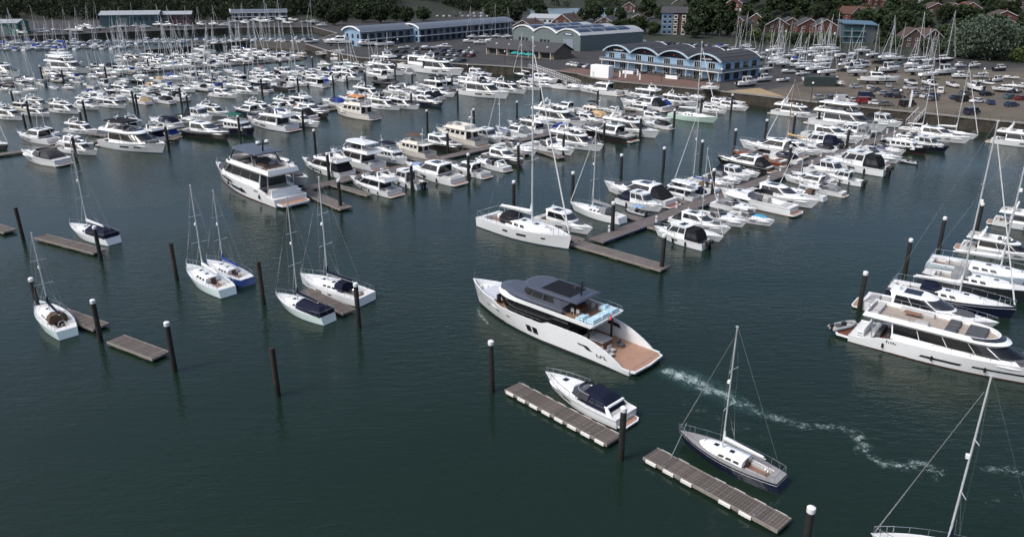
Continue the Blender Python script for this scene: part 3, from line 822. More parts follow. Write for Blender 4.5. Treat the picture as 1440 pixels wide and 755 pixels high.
shore = [(-434.62, 427.31), (-330.0, 463.54), (-272.51, 494.87), (-249.93, 512.13), (-216.36, 530.59), (-190.1, 550.4), (-138.15, 557.33), (-109.32, 500.5), (-110.56, 427.31), (-89.85, 389.07), (-69.47, 359.91), (-36.71, 339.98), (-8.91, 329.52), (4.36, 322.07), (14.21, 314.93), (25.09, 301.53), (30.14, 289.18), (35.76, 281.47), (68.27, 257.31), (77.5, 249.61), (85.98, 240.93), (96.52, 230.2), (115.24, 215.7), (133.81, 200.81), (163.23, 174.6)]
far = [(420, 196), (900, 300), (900, 700), (-900, 700), (-900, 520)]
b = MB(); poly = list(shore) + far
n = len(poly)
b.add([(p[0], p[1], LAND) for p in poly], [tuple(range(n))])
structure('ground', b.mesh('ground', ASPH))
def wall_strip(pts, z0, z1, step=.9, amp=.18):
    b = MB(); rows0 = []; rows1 = []; k = 0
    for a, c in zip(pts, pts[1:]):
        a = Vector((a[0], a[1])); c = Vector((c[0], c[1])); d = c - a; n = max(2, int(d.length / step)); nn = Vector((d.y, -d.x)).normalized()
        for i in range(n):
            p = a + d * (i / n) + nn * (amp if k % 4 < 2 else 0); k += 1
            rows0.append((p.x, p.y, z0)); rows1.append((p.x, p.y, z1))
    rows0.append((pts[-1][0], pts[-1][1], z0)); rows1.append((pts[-1][0], pts[-1][1], z1))
    b.grid([rows0, rows1]); return b
def coping(pts, w, z0, z1):
    b = MB()
    for a, c in zip(pts, pts[1:]):
        a = Vector((a[0], a[1])); c = Vector((c[0], c[1])); d = (c - a); nn = Vector((d.y, -d.x)).normalized()
        q = [a + nn * .35, c + nn * .35, c - nn * w, a - nn * w]
        b.prism([(p.x, p.y) for p in q], z0, z1)
    return b
def quay(name, pts, label, step=.9, cop=True):
    r = spawn(name, [part('sheet_piles', wall_strip(pts, -1.5, LAND - .02, step), SHEET)] + ([part('coping', coping(pts, .5, LAND - .25, LAND + .12), CONC)] if cop else []), (0, 0, 0), 0, 1, label, 'wall')
    return r
quay('quay_wall', shore[18:25], 'dark sheet-piled quay wall below the right-hand gravel boat yard')
quay('quay_wall', shore[14:19], 'dark quay wall in front of the four-arched blue building')
quay('quay_wall', shore[8:15], 'dark bank wall below the crowded quayside car park')
quay('quay_wall', shore[0:9], 'dark sea wall along the far left shore below the sheds', 1.6)

# gravel yard, promenade, car parks as sheets
def sheet(name, pts, m, z):
    b = MB(); b.add([(p[0], p[1], z) for p in pts], [tuple(range(len(pts)))]); structure(name, b.mesh(name, m))
sheet('gravel_yard', [(87.34, 242.33), (97.03, 231.49), (115.81, 216.84), (134.43, 201.81), (164.57, 176.14), (246.06, 270.61), (207.63, 319.66), (168.2, 310.34), (168.79, 351.1), (148.28, 351.1), (124.75, 310.34), (99.64, 274.14), (83.28, 257.31)], GRAV, LAND + .006)
sheet('promenade', [(16.82, 310.34), (25.01, 300.47), (30.04, 288.2), (35.99, 283.36), (68.67, 258.9), (72.79, 272.36), (37.22, 317.28), (22.91, 317.28)], BRICKP, LAND + .006)
sheet('slipway', [(70.85, 257.31), (77.48, 251.12), (86.04, 243.76), (83.59, 263.8)], mat('slipway_sand', (.3, .22, .13), rough=.95, var=.15, scale=.3), LAND + .01)

sheet('grass_bank', [(56.03, 449.28), (110.56, 427.31), (163.68, 389.07), (175.03, 375.57), (195.52, 356.92), (213.75, 329.52), (249.11, 274.14), (388.6, 435.84), (309.7, 483.98), (238.99, 518.14), (128.69, 518.14), (62.91, 506.25)], GRASS, LAND + .012)
sheet('far_car_park', [(-95.39, 628.26), (8.32, 628.26), (9.97, 755.61), (-114.29, 755.61)], ASPH, LAND + .012)
# hills
b = MB(); xs = [-1200 + i * 40 for i in range(66)]; ys = [385 + j * 30 for j in range(32)]
b.grid([[(x, y, hz(x, y) if (y > 600 or x > -60) else -4) for x in xs] for y in ys])
structure('hills', b.mesh('hills', GRASS, True))
b = MB(); b.add([(x, y, 3.62) for x, y in ((19.06, 675.82), (89.34, 675.82), (130.36, 824.91), (14.48, 824.91))], [(0, 1, 2, 3)])
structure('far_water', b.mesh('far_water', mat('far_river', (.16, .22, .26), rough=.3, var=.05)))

# breakwater in front of the left shore
bw = [(-183.75, 396.81), (-171.42, 417.88), (-150.6, 449.55), (-151.95, 462.66)]
b = wall_strip(bw, -1.5, 3.0, 1.4, .3)
p2 = MB()
for a, c in zip(bw, bw[1:]):
    a = Vector(a); c = Vector(c); d = c - a; nn = Vector((d.y, -d.x)).normalized()
    q = [a + nn * .4, c + nn * .4, c - nn * 2.2, a - nn * 2.2]; p2.prism([(p.x, p.y) for p in q], 2.7, 3.1)
spawn('breakwater', [part('timber_piles', b, SHEET), part('walkway', p2, mat('weathered_boards', (.09, .08, .07), rough=.9, var=.25, scale=.6))], (0, 0, 0), 0, 1, 'dark timber breakwater between the moored rows and far left pontoons', 'breakwater')
b = MB()
mud = [(-146.46, 445.34), (-108.54, 417.88), (-96.56, 417.88), (-115.62, 462.66), (-152.95, 476.52)]
b.prism([(p[0], p[1]) for p in mud], -.5, .9); structure('mud_bank', b.mesh('mud_bank', MUD))

# ------------------------------------------------------------------ pontoons and piles
PLANK = mat('weathered_plank', (.1, .086, .078), rough=.85, var=.3, scale=3, rnd=.22)
PDECK = mat('pontoon_boards', (.115, .098, .088), rough=.85, var=.28, scale=1.2)
PEDGE = mat('pontoon_timber_edge', (.2, .185, .165), rough=.85, var=.25, scale=1.5)
PFLOAT = mat('concrete_float', (.16, .15, .125), rough=.9, var=.35, scale=1.0, dirt=((.05, .06, .03), 2, .8))
FENDW = mat('white_dock_fender', (.62, .62, .6), rough=.6, var=.12)
PBLUE = mat('blue_edge', (.02, .032, .085), rough=.6, var=.1)
def boards_mat():
    m = mat('pier_boards', (.12, .105, .1), rough=.85, var=.22, scale=1.0)
    t = m.node_tree
    wv = t.nodes.new('ShaderNodeTexWave'); wv.inputs['Scale'].default_value = 3.2; wv.bands_direction = 'X'
    tc = t.nodes.new('ShaderNodeTexCoord'); t.links.new(tc.outputs['Object'], wv.inputs[0])
    bp = t.nodes.new('ShaderNodeBump'); bp.inputs['Strength'].default_value = .4; bp.inputs['Distance'].default_value = .02
    t.links.new(wv.outputs['Fac'], bp.inputs['Height']); t.links.new(bp.outputs[0], t.nodes['Principled BSDF'].inputs['Normal'])
    return m
PIERB = boards_mat()
DC = {}
def pontoon(p0, p1, w, label, group=None, planks=False, edge=None, cat='pontoon', fend=0, name='pontoon', fcol=None):
    p0 = Vector(p0[:2]); p1 = Vector(p1[:2]); d = p1 - p0; Ln = d.length; rz = math.atan2(d.y, d.x); zt = .5
    ps = []
    b = MB(); 
    if planks: b.box(0, Ln, -w / 2, w / 2, zt - .22, zt - .06)
    else: b.box(0, Ln, -w / 2, w / 2, zt - .22, zt)
    ps.append(part('frame' if planks else 'deck', b, PEDGE if planks else PIERB))
    for sd in (1, -1):
        b = MB(); y = sd * (w / 2 + .05); b.box(0, Ln, y - .05, y + .05, zt - .26, zt + .05)
        ps.append(part('edge_beam', b, edge or PEDGE))
    nf = max(2, int(Ln / 5)); b0 = MB(); b0.rbox(-.8, .8, -w / 2 + .1, w / 2 - .1, -.35, zt - .23, .05); fm = b0.mesh('float', PFLOAT)
    r = spawn(name, ps, (p0.x, p0.y, 0), rz, 1, label, cat, group)
    for i in range(nf):
        f = obj('float', fm, r); f.location = ((i + .5) * Ln / nf, 0, 0)
    if planks:
        n = int(Ln / .27); st = Ln / n; b = MB(); b.box(-st / 2 + .012, st / 2 - .012, -w / 2, w / 2, -.03, .03); pm = b.mesh('plank', PLANK)
        for i in range(n):
            q = obj('plank', pm, r); q.location = ((i + .5) * st, random.uniform(-.01, .01), zt - .02 + random.uniform(-.006, .006))
    if fend:
        b = MB(); b.rbox(-.55, .55, -.07, .07, -.16, .16, .05); fm2 = b.mesh('dock_fender', fcol or FENDW)
        for i in range(fend):
            for sd in (1, -1):
                if random.random() < .12: continue
                q = obj('dock_fender', fm2, r); q.location = ((i + .5) * Ln / fend, sd * (w / 2 + .15), zt - .12)
    # cleats
    b = MB(); b.box(-.16, .16, -.03, .03, .1, .14); b.box(-.06, .06, -.03, .03, 0, .1); cm = b.mesh('cleat', STEEL)
    for i in range(max(2, int(Ln / 4))):
        for sd in (1, -1):
            q = obj('cleat', cm, r); q.location = ((i + .5) * Ln / max(2, int(Ln / 4)), sd * (w / 2 - .12), zt + .012)
    return r

def pole_mats():
    return [mat('steel_pile_black', (.016, .017, .018), rough=.55, var=.4, scale=1.5, dirt=((.045, .04, .03), 1.2, .6)), mat('timber_pile_brown', (.028, .021, .017), rough=.9, var=.4, scale=1.2)]
PILEM = pole_mats(); CAPW = mat('white_pile_cap', (.72, .74, .76), rough=.5, var=.06)
WEED = mat('wet_weed', (.012, .014, .009), rough=.6, var=.4, scale=3)
def pile_parts(h, r, cap, mi):
    k = ('pile', round(h, 1), r, cap, mi)
    if k not in DC:
        b = MB(); b.tube((0, 0, 1.3), (0, 0, h - (.42 if cap else 0)), r, 12)
        ps = [part('shaft', b, PILEM[mi], True)]
        b = MB(); b.tube((0, 0, -2), (0, 0, 1.3), r * 1.03, 12); ps.append(part('tidal_base', b, WEED, True))
        if cap:
            b = MB(); b.lathe([(r * 1.03, h - .5), (r * 1.06, h - .46), (r * 1.06, h - .1), (r * .5, h + .0), (0, h + .02)], n=12); ps.append(part('cap', b, CAPW, True))
        else:
            b = MB(); b.tube((0, 0, h - .02), (0, 0, h + .03), r * .96, 10); ps.append(part('pile_top', b, PILEM[1]))
        DC[k] = ps
    return DC[k]
def pile(p, h, label, cap=True, mi=0, r=.3, group='mooring piles', tilt=None):
    spawn('mooring_pile', pile_parts(round(h * 2) / 2, r, cap, mi), (p[0], p[1], 0), random.uniform(0, 6), 1, label, 'pile', group, tilt or (random.uniform(-.012, .012), random.uniform(-.012, .012)))
# ------------------------------------------------------------------ buildings
_O = 'first second third fourth fifth sixth seventh eighth ninth tenth eleventh twelfth thirteenth fourteenth fifteenth sixteenth seventeenth eighteenth nineteenth'.split()
def ORD2(n):
    if n < 20: return _O[n - 1]
    t = ['twent', 'thirt', 'fort', 'fift', 'sixt', 'sevent', 'eight'][n // 10 - 2]
    return t + 'ieth' if n % 10 == 0 else t + 'y-' + _O[n % 10 - 1]
ORD = [ORD2(i) for i in range(1, 41)]
WIN = mat('window_glass', (.02, .026, .032), rough=.08, var=.15, rnd=.5)
def bm_box(x0, x1, y0, y1, z0, z1):
    b = MB(); b.box(x0, x1, y0, y1, z0, z1); return b
def arc_pts(w, z0, rise, n=14, th=0):
    # circular arch profile across width w, springing at z0
    rad = (w * w / 4 + rise * rise) / (2 * rise); a = math.asin(w / 2 / rad); c = z0 + rise - rad
    return [(-(rad + th) * math.sin(a) + 0 if False else (rad + th) * math.sin(-a + 2 * a * i / n), c + (rad + th) * math.cos(-a + 2 * a * i / n)) for i in range(n + 1)]

def arch_building():
    # four arched bays, long front along local +x, front face at y=0 (facing -y), depth along +y
    bays, bw, dp = 4, 14.2, 23.0; ze = 6.6; rise = 2.5
    T = bays * bw; ps = []
    b = MB(); b.box(0, T, 0, dp, 0, ze); ps.append(part('wall', b, WALLB))
    dark = mat('dark_glazing', (.015, .016, .018), rough=.1, var=.2, rnd=.3)
    for i in range(bays):
        cx = (i + .5) * bw
        A = arc_pts(bw + .2, ze - .2, rise); Ao = arc_pts(bw + .2, ze - .2, rise, th=.35)
        b = MB(); rows0 = [(cx + p[0], -1.6, p[1]) for p in Ao]; rows1 = [(cx + p[0], dp + .5, p[1]) for p in Ao]
        b.grid([rows0, rows1])
        k = MB(); i0 = [(cx + p[0], -1.7, p[1]) for p in A]; o0 = [(cx + p[0], -1.7, p[1] + .06) for p in Ao]; i1 = [(cx + p[0], -.9, p[1]) for p in A]; o1 = [(cx + p[0], -.9, p[1] + .06) for p in Ao]
        k.grid([i0, o0]); k.grid([o0, o1]); k.grid([i1, i0])
        kb = MB(); j0 = [(cx + p[0], dp + .6, p[1]) for p in A]; j1 = [(cx + p[0], dp + .6, p[1] + .06) for p in Ao]; j2 = [(cx + p[0], dp - .2, p[1] + .06) for p in Ao]
        kb.grid([j1, j0]); kb.grid([j2, j1])
        s = MB()
        for j in range(2, 13, 2):
            p = Ao[j]; s.box(cx + p[0] - .06, cx + p[0] + .06, -1.5, dp + .4, p[1] - .02, p[1] + .09)
        ps.append(part('roof', b, ROOFD, True, [part('arch_fascia', k, mat('fascia_blue', (.38, .5, .6), var=.05)), part('rear_fascia', kb, TRIM), part('roof_seam', s, ROOFD)]))
        b = MB(); tym = [(cx + p[0], p[1]) for p in A]; n = len(tym)
        b.add([(x, -.03, z) for x, z in tym], [tuple(range(n))[::-1]]); ps.append(part('gable_panel', b, dark))
        # lettering boards on the gable
        if i in (0, 3):
            b = MB()
            for j in range(9): b.box(cx - 2.6 + j * .58, cx - 2.2 + j * .58, -.12, -.05, ze + .35, ze + .35 + random.choice((.45, .6, .6)))
            ps.append(part('sign_lettering', b, TRIM))
        else:
            b = MB(); b.box(cx - .9, cx - .3, -.12, -.05, ze + .5, ze + 1.1); ps.append(part('sign_badge', b, mat('sign_red', (.4, .03, .05))))
        for fl in (0, 1):
            for wx, ww in ((-4.3, 2.9), (1.9, 2.9)):
                z0 = .1 if fl == 0 else 3.5; h = 2.5 if fl == 0 else 2.6
                x0 = cx + wx - ww / 2 + .6
                b = MB(); b.box(x0, x0 + ww, -.06, .05, z0, z0 + h)
                k = MB()
                for q in range(4): k.box(x0 + q * ww / 3 - .04, x0 + q * ww / 3 + .04, -.1, -.05, z0, z0 + h)
                k.box(x0, x0 + ww, -.1, -.05, z0 + h - .08, z0 + h)
                ps.append(part('window', b, dark, False, [part('frame', k, TRIM)]))
    b = MB(); b.box(-1.2, T + 1.2, -2.3, 0, 3.1, 3.4); b.box(T, T + 1.6, -2.3, dp, 3.1, 3.4); ps.append(part('balcony', b, TRIM))
    b = MB()
    b.box(-1.2, T + 1.2, -2.3, -2.27, 3.4, 4.3); b.box(T + 1.55, T + 1.6, -2.3, dp, 3.4, 4.3); ps.append(part('balcony_glass', b, mat('balcony_screen', (.12, .15, .18), rough=.15, var=.1)))
    b = MB()
    for i in range(25): b.tube((-1.2 + i * (T + 2.4) / 24, -2.25, 3.4), (-1.2 + i * (T + 2.4) / 24, -2.25, 4.4), .05, 4)
    b.tube((-1.2, -2.25, 4.4), (T + 1.2, -2.25, 4.4), .05, 4); ps.append(part('balcony_rail', b, STEEL))
    for i in range(9):
        b = MB(); b.tube((i * T / 8, -2.1, 0), (i * T / 8, -2.1, 3.1), .12, 6); ps.append(part('column', b, TRIM))
    for fl in (0, 1):
        for j in range(4):
            b = MB(); y = 1.8 + j * 5.4; b.box(T - .02, T + .06, y, y + 3.0, .3 + fl * 3.3, 2.6 + fl * 3.4); ps.append(part('window', b, dark))
    return ps
def arched_shed(bays, bw, dp, ze, rise, wallm, roofm, solar=False, doors=True):
    # gable fronts along local x at y=0, depth +y
    T = bays * bw; ps = []; b = MB(); b.box(0, T, 0, dp, 0, ze); ps.append(part('wall', b, wallm))
    for i in range(bays):
        cx = (i + .5) * bw; A = arc_pts(bw, ze - .05, rise); Ao = arc_pts(bw + .1, ze - .05, rise, th=.25)
        b = MB(); b.grid([[(cx + p[0], -.5, p[1]) for p in Ao], [(cx + p[0], dp + .4, p[1]) for p in Ao]])
        k = MB(); k.grid([[(cx + p[0], -.55, p[1]) for p in A], [(cx + p[0], -.55, p[1] + .25) for p in Ao], [(cx + p[0], .3, p[1] + .25) for p in Ao]])
        kids = [part('fascia', k, TRIM)]
        if solar:
            for j in range(int(dp / 9)):
                for s0, s1 in ((2, 6), (8, 12)):
                    q = MB(); y0 = 1.5 + j * 9; q.grid([[(cx + Ao[t][0], y0, Ao[t][1] + .12) for t in range(s0, s1 + 1)], [(cx + Ao[t][0], y0 + 8.2, Ao[t][1] + .12) for t in range(s0, s1 + 1)]])
                    kids.append(part('solar_panel', q, SOLAR))
        ps.append(part('roof', b, roofm, True, kids))
        b = MB(); n = len(A); b.add([(cx + p[0], -.03, p[1]) for p in A], [tuple(range(n))[::-1]]); ps.append(part('gable_panel', b, wallm)); b = MB(); b.add([(cx + p[0], dp + .03, p[1]) for p in A], [tuple(range(n))]); ps.append(part('gable_panel', b, wallm))
        if doors:
            if i == bays - 1:
                b = MB(); b.box(cx - 3.6, cx + 3.6, -.1, .02, 0, 5.2); k = MB()
                for q in range(9): k.box(cx - 3.6 + q * .9 - .03, cx - 3.6 + q * .9 + .03, -.14, -.1, 0, 5.2)
                ps.append(part('roller_door', b, mat('door_blue_grey', (.2, .25, .32), var=.06), False, [part('door_rib', k, GREENW)]))
                b = MB(); b.box(cx - 3, cx + 3, -.16, -.06, ze - .2, ze + .9); ps.append(part('sign_board', b, mat('sign_navy', (.03, .04, .1))))
                b = MB()
                for q in range(7): b.box(cx - 2.2 + q * .65, cx - 1.75 + q * .65, -.2, -.15, ze + .1, ze + .6)
                ps.append(part('sign_lettering', b, TRIM))
            else:
                for wx in (-4, -1.2, 1.6):
                    b = MB(); b.box(cx + wx, cx + wx + 1.9, -.08, .02, 2.4, 3.9); ps.append(part('window', b, WIN))
    return ps
def long_block(Ln, dp, ze, rise, end_w=True):
    # two-storey block with one long arched roof; ridge along x, gable end at x=0
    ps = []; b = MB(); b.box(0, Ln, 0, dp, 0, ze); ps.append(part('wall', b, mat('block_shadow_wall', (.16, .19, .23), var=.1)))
    A = arc_pts(dp + 1.6, ze - .2, rise); Ao = arc_pts(dp + 1.6, ze - .2, rise, th=.3)
    b = MB(); b.grid([[(-1.2, dp / 2 + p[0], p[1]) for p in Ao], [(Ln + 1, dp / 2 + p[0], p[1]) for p in Ao]], flip=True)
    k = MB(); k.grid([[(-1.25, dp / 2 + p[0], p[1]) for p in A], [(-1.25, dp / 2 + p[0], p[1] + .35) for p in Ao], [(-.6, dp / 2 + p[0], p[1] + .35) for p in Ao]], flip=True)
    k2 = MB(); k2.box(-1.2, Ln + 1, -.95, -.55, ze - .35, ze + .05)
    ps.append(part('roof', b, ROOFG, True, [part('end_fascia', k, TRIM), part('eaves', k2, TRIM)]))
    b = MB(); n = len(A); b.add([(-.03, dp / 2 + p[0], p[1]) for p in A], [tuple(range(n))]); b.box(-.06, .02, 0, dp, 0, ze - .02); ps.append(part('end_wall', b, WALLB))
    for fl in (0, 1):
        for j in range(int(Ln / 5)):
            b = MB(); x = 1.2 + j * 5; b.box(x, x + 3, -.07, .02, .3 + fl * 3.4, 2.7 + fl * 3.4); ps.append(part('window', b, WIN))
        for j in range(3):
            b = MB(); y = 1.2 + j * dp / 3; b.box(-.1, -.05, y, y + 1.6, .5 + fl * 3.4, 2.6 + fl * 3.4); ps.append(part('window', b, WIN))
    b = MB(); b.box(-.6, Ln + .6, -1.6, 0, 3.2, 3.45); ps.append(part('balcony', b, TRIM))
    return ps
BRICK = [mat('red_brick', (.085, .036, .028), rough=.9, var=.18, scale=.8), mat('brown_brick', (.065, .042, .034), rough=.9, var=.18, scale=.8), mat('cream_render', (.5, .49, .44), rough=.9, var=.08), mat('blue_render', (.1, .16, .25), rough=.8, var=.08), mat('tan_brick', (.14, .075, .048), rough=.9, var=.15, scale=.8)]
ROOFT = [mat('brown_tile', (.06, .042, .036), rough=.9, var=.22, scale=.8), mat('slate_tile', (.04, .042, .047), rough=.8, var=.2, scale=.8), mat('red_tile', (.075, .034, .025), rough=.9, var=.2, scale=.8)]
HC = {}
def house_parts(w, d, h, rh, wm, rm, white=True, st=2):
    # ridge along y; gable end at y=0 facing the water
    key = ('house', w, d, h, rh, wm, rm, st)
    if key in HC: return HC[key]
    ps = []; b = MB(); pts = [(-w / 2, 0), (w / 2, 0), (w / 2, h), (0, h + rh), (-w / 2, h)]; b.xprism(pts, 0, d); ps.append(part('wall', b, BRICK[wm]))
    b = MB(); e = .45; sl = rh / (w / 2); t = .18
    for sd in (1, -1):
        q = [(0, h + rh + t), (sd * (w / 2 + e), h - e * sl + t), (sd * (w / 2 + e), h - e * sl), (0, h + rh)]
        b.xprism(q if sd < 0 else q[::-1], -e, d + e)
    k = MB(); k.box(w * .18, w * .18 + .9, d * .6, d * .6 + .7, h + rh * .3, h + rh + 1.1)
    g = MB()
    for sd in (1, -1):
        q = [(0, h + rh - .25), (sd * (w / 2 + e), h - e * sl - .25), (sd * (w / 2 + e), h - e * sl), (0, h + rh)]
        g.xprism(q if sd < 0 else q[::-1], -e - .06, -e + .04)
    ps.append(part('roof', b, ROOFT[rm], False, [part('chimney', k, BRICK[0]), part('bargeboard', g, TRIM)]))
    def win(x0, x1, y0, y1, z0, z1):
        b = MB(); b.box(x0, x1, y0, y1, z0, z1); f = MB()
        cx = (x0 + x1) / 2; cy = (y0 + y1) / 2
        if y1 - y0 < .2:
            f.box(x0 - .08, x1 + .08, y0 - .04, y1 + .0, z0 - .12, z0); f.box(x0 - .08, x1 + .08, y0 - .04, y1, z1, z1 + .08); f.box(cx - .05, cx + .05, y0 - .04, y1, z0, z1); f.box(x0 - .08, x0, y0 - .04, y1, z0, z1); f.box(x1, x1 + .08, y0 - .04, y1, z0, z1)
        else:
            f.box(x0 - .04, x1 + .04, y0 - .08, y1 + .08, z0 - .12, z0); f.box(x0 - .04, x1 + .04, y0 - .08, y1 + .08, z1, z1 + .08); f.box(x0 - .04, x1 + .04, cy - .05, cy + .05, z0, z1)
        ps.append(part('window', b, WIN, False, [part('frame', f, TRIM)]))
    for fl in range(st):
        z = .9 + fl * 2.7
        for x in (-w * .3, w * .1): win(x, x + 1.5, -.06, .03, z, z + 1.25)
        for y in (d * .2, d * .6):
            win(-w / 2 - .06, -w / 2 + .03, y, y + 1.4, z, z + 1.25); win(w / 2 - .03, w / 2 + .06, y, y + 1.4, z, z + 1.25)
    b = MB(); b.box(w * .36, w * .36 + .95, -.07, .02, 0, 2.05); ps.append(part('door', b, TRIM))
    HC[key] = ps
    return ps
def house(p, rz, w, d, h, rh, wm, rm, label, st=2, name='house'):
    spawn(name, house_parts(w, d, h, rh, wm, rm, st=st), (p[0], p[1], p[2] - .4), rz, 1, label, 'house', 'houses behind the marina')

AB = (38.19, 323.29)
spawn('arched_building', arch_building(), (AB[0], AB[1], LAND), R(-50), 1, 'pale blue quayside building with four arched dark roofs and a long balcony', 'building')
GB = (0.76, 427.31)
spawn('warehouse', arched_shed(3, 17.5, 44, 7.2, 2.6, GREENW, METALW, True), (GB[0], GB[1], LAND), R(-52), 1, 'pale green warehouse with three arched roofs carrying solar panels', 'building')
LB = (-50.52, 435.84)
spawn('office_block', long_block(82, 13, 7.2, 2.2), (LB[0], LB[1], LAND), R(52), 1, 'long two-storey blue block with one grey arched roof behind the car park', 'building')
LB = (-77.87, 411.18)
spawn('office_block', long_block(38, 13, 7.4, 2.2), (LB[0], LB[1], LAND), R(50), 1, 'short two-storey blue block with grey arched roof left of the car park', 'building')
# restaurant: low with a dark pitched roof
def restaurant():
    ps = []; Ln, dp, h, rh = 40, 13, 3.4, 3.0
    b = MB(); b.yprism([(0, 0), (dp, 0), (dp, h), (dp / 2, h + rh), (0, h)], 0, Ln); ps.append(part('wall', b, mat('stone_wall', (.17, .14, .11), rough=.9, var=.2)))
    b = MB()
    for sd, (a, c) in ((1, ((-1.2, h - .55), (dp / 2, h + rh))), (-1, ((dp + 1.2, h - .55), (dp / 2, h + rh)))):
        q = [(a[0], a[1]), (c[0], c[1]), (c[0], c[1] + .25), (a[0], a[1] + .25)]; b.yprism(q if sd > 0 else q[::-1], -1, Ln + 1)
    sk = []
    for j in range(5):
        k = MB(); x = 4 + j * 7.5; f = .5; y = -1.2 + (dp / 2 + 1.2) * f; z = h - .55 + (rh + .55) * f + .27
        k.box(x, x + .9, y - .4, y + .4, z - .15, z + .12); sk.append(part('roof_light', k, TRIM))
    ps.append(part('roof', b, ROOFT[1], False, sk))
    for j in range(6):
        b = MB(); x = 2 + j * 6.2; b.box(x, x + 4.6, -.06, .02, .4, 2.6); ps.append(part('window', b, WIN))
    for j in range(7):
        b = MB(); b.tube((1 + j * 6.3, -1, 0), (1 + j * 6.3, -1, h - .5), .12, 6); ps.append(part('post', b, TRIM))
    return ps
RB = (-12.12, 375.57)
spawn('restaurant', restaurant(), (RB[0], RB[1], LAND), R(-40), 1, 'low stone quayside restaurant with long dark pitched roof', 'building')
def shed(Ln, dp, h, rh, wm, rm):
    ps = []; b = MB(); b.yprism([(0, 0), (dp, 0), (dp, h), (dp / 2, h + rh), (0, h)], 0, Ln); ps.append(part('wall', b, wm)); b = MB()
    for sd, (a, c) in ((1, ((-.5, h - .1), (dp / 2, h + rh))), (-1, ((dp + .5, h - .1), (dp / 2, h + rh)))):
        q = [a, c, (c[0], c[1] + .25), (a[0], a[1] + .25)]; b.yprism(q if sd > 0 else q[::-1], -.6, Ln + .6)
    ps.append(part('roof', b, rm)); b = MB(); b.box(Ln * .3, Ln * .3 + 6, -.08, .02, 0, h * .75); ps.append(part('roller_door', b, GREENW))
    for j in range(4):
        b = MB(); b.box(Ln * .55 + j * 4, Ln * .55 + j * 4 + 2, -.07, .02, h * .5, h * .8); ps.append(part('window', b, WIN))
    return ps
p = (-285.19, 557.33); TEALW = mat('teal_cladding', (.03, .075, .09), rough=.6, var=.12)
spawn('boat_shed', shed(38, 20, 7.5, 2.2, TEALW, METALW), (p[0], p[1], LAND), R(14), 1, 'dark teal boat shed with white roof on the far left shore', 'shed')
p = (-259.48, 571.7)
spawn('boat_shed', shed(30, 16, 7.0, 1.8, mat('maroon_cladding', (.08, .05, .05)), METALW), (p[0], p[1], LAND), R(14), 1, 'lower dark shed with white roof right of the teal boat shed', 'shed')
p = (-319.13, 489.37)
spawn('boat_shed', shed(17, 14, 6.5, 1.8, mat('green_cladding', (.01, .14, .11), rough=.5), METALW), (p[0], p[1], LAND), R(5), 1, 'bright green shed at the left edge of the far shore', 'shed')
p = (-212.11, 611.01)
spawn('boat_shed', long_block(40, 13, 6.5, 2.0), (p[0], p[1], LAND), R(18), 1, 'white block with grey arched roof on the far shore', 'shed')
# white awning building, far middle
p = (11.13, 571.7)
spawn('white_hall', shed(22, 14, 5.0, 2.4, mat('white_cladding', (.45, .5, .55)), METALW), (p[0], p[1], LAND), R(-25), 1, 'white gabled hall behind the green warehouse', 'building')
# flats
def flats():
    ps = []; b = MB(); b.box(-7, 0, 0, 12, 0, 13); ps.append(part('wall', b, BRICK[3])); b = MB(); b.box(0, 8, .4, 12, 0, 12.6); ps.append(part('wall', b, BRICK[1]))
    b = MB(); b.yprism([(-.6, 13), (12.6, 13), (6, 16.5)], -7.6, 8.6); ps.append(part('roof', b, ROOFT[1]))
    for fl in range(4):
        for x in (-5.6, -2.6):
            b = MB(); b.box(x, x + 1.6, -.06, .02, 1 + fl * 3, 2.5 + fl * 3); k = MB(); k.box(x - .1, x + 1.7, -.1, -.04, .85 + fl * 3, 1 + fl * 3); ps.append(part('window', b, WIN, False, [part('frame', k, TRIM)]))
        for x in (.4, 5.2):
            b = MB(); b.box(x, x + 2.4, -.5, .4, .4 + fl * 3, 2.9 + fl * 3); k = MB(); k.box(x + .3, x + 2.1, -.55, -.5, 1.2 + fl * 3, 2.5 + fl * 3); ps.append(part('bay_window', b, BRICK[2], False, [part('pane', k, WIN)]))
    return ps
p = (97.83, 489.37)
spawn('apartment_block', flats(), (p[0], p[1], LAND - .5), R(-12), 1, 'four-storey block of flats in blue and cream behind the arched building', 'building')
# modern glass house
def modern():
    ps = []; b = MB(); b.box(0, 16, 0, 12, 0, 9); ps.append(part('wall', b, mat('grey_render', (.07, .09, .1), var=.1)))
    b = MB(); b.add([(-1, -1.5, 10), (17, -1.5, 9.3), (17, 13, 10.5), (-1, 13, 11.2), (-1, -1.5, 10.3), (17, -1.5, 9.6), (17, 13, 10.8), (-1, 13, 11.5)], [(3, 2, 1, 0), (4, 5, 6, 7), (0, 1, 5, 4), (1, 2, 6, 5), (2, 3, 7, 6), (3, 0, 4, 7)]); ps.append(part('roof', b, mat('blue_metal_roof', (.07, .13, .18), rough=.4, var=.08)))
    for fl in range(3):
        b = MB(); b.box(-.2, 11, -1.4, 0, .2 + fl * 3, .4 + fl * 3); ps.append(part('balcony', b, mat('balcony_teal', (.2, .3, .33))))
        for x in (.4, 4, 7.6):
            b = MB(); b.box(x, x + 3.2, -.06, .02, .5 + fl * 3, 2.8 + fl * 3); ps.append(part('window', b, mat('teal_glass', (.04, .1, .11), rough=.08)))
    for j in range(3):
        b = MB(); b.box(16 - .02, 16.06, 1.5 + j * 3.4, 3.6 + j * 3.4, 1, 8); ps.append(part('window', b, WIN))
    return ps
p = (178.59, 431.53)
spawn('modern_house', modern(), (p[0], p[1], LAND), R(-8), 1, 'three-storey glass-fronted house with blue metal roof behind the boat yard', 'house')

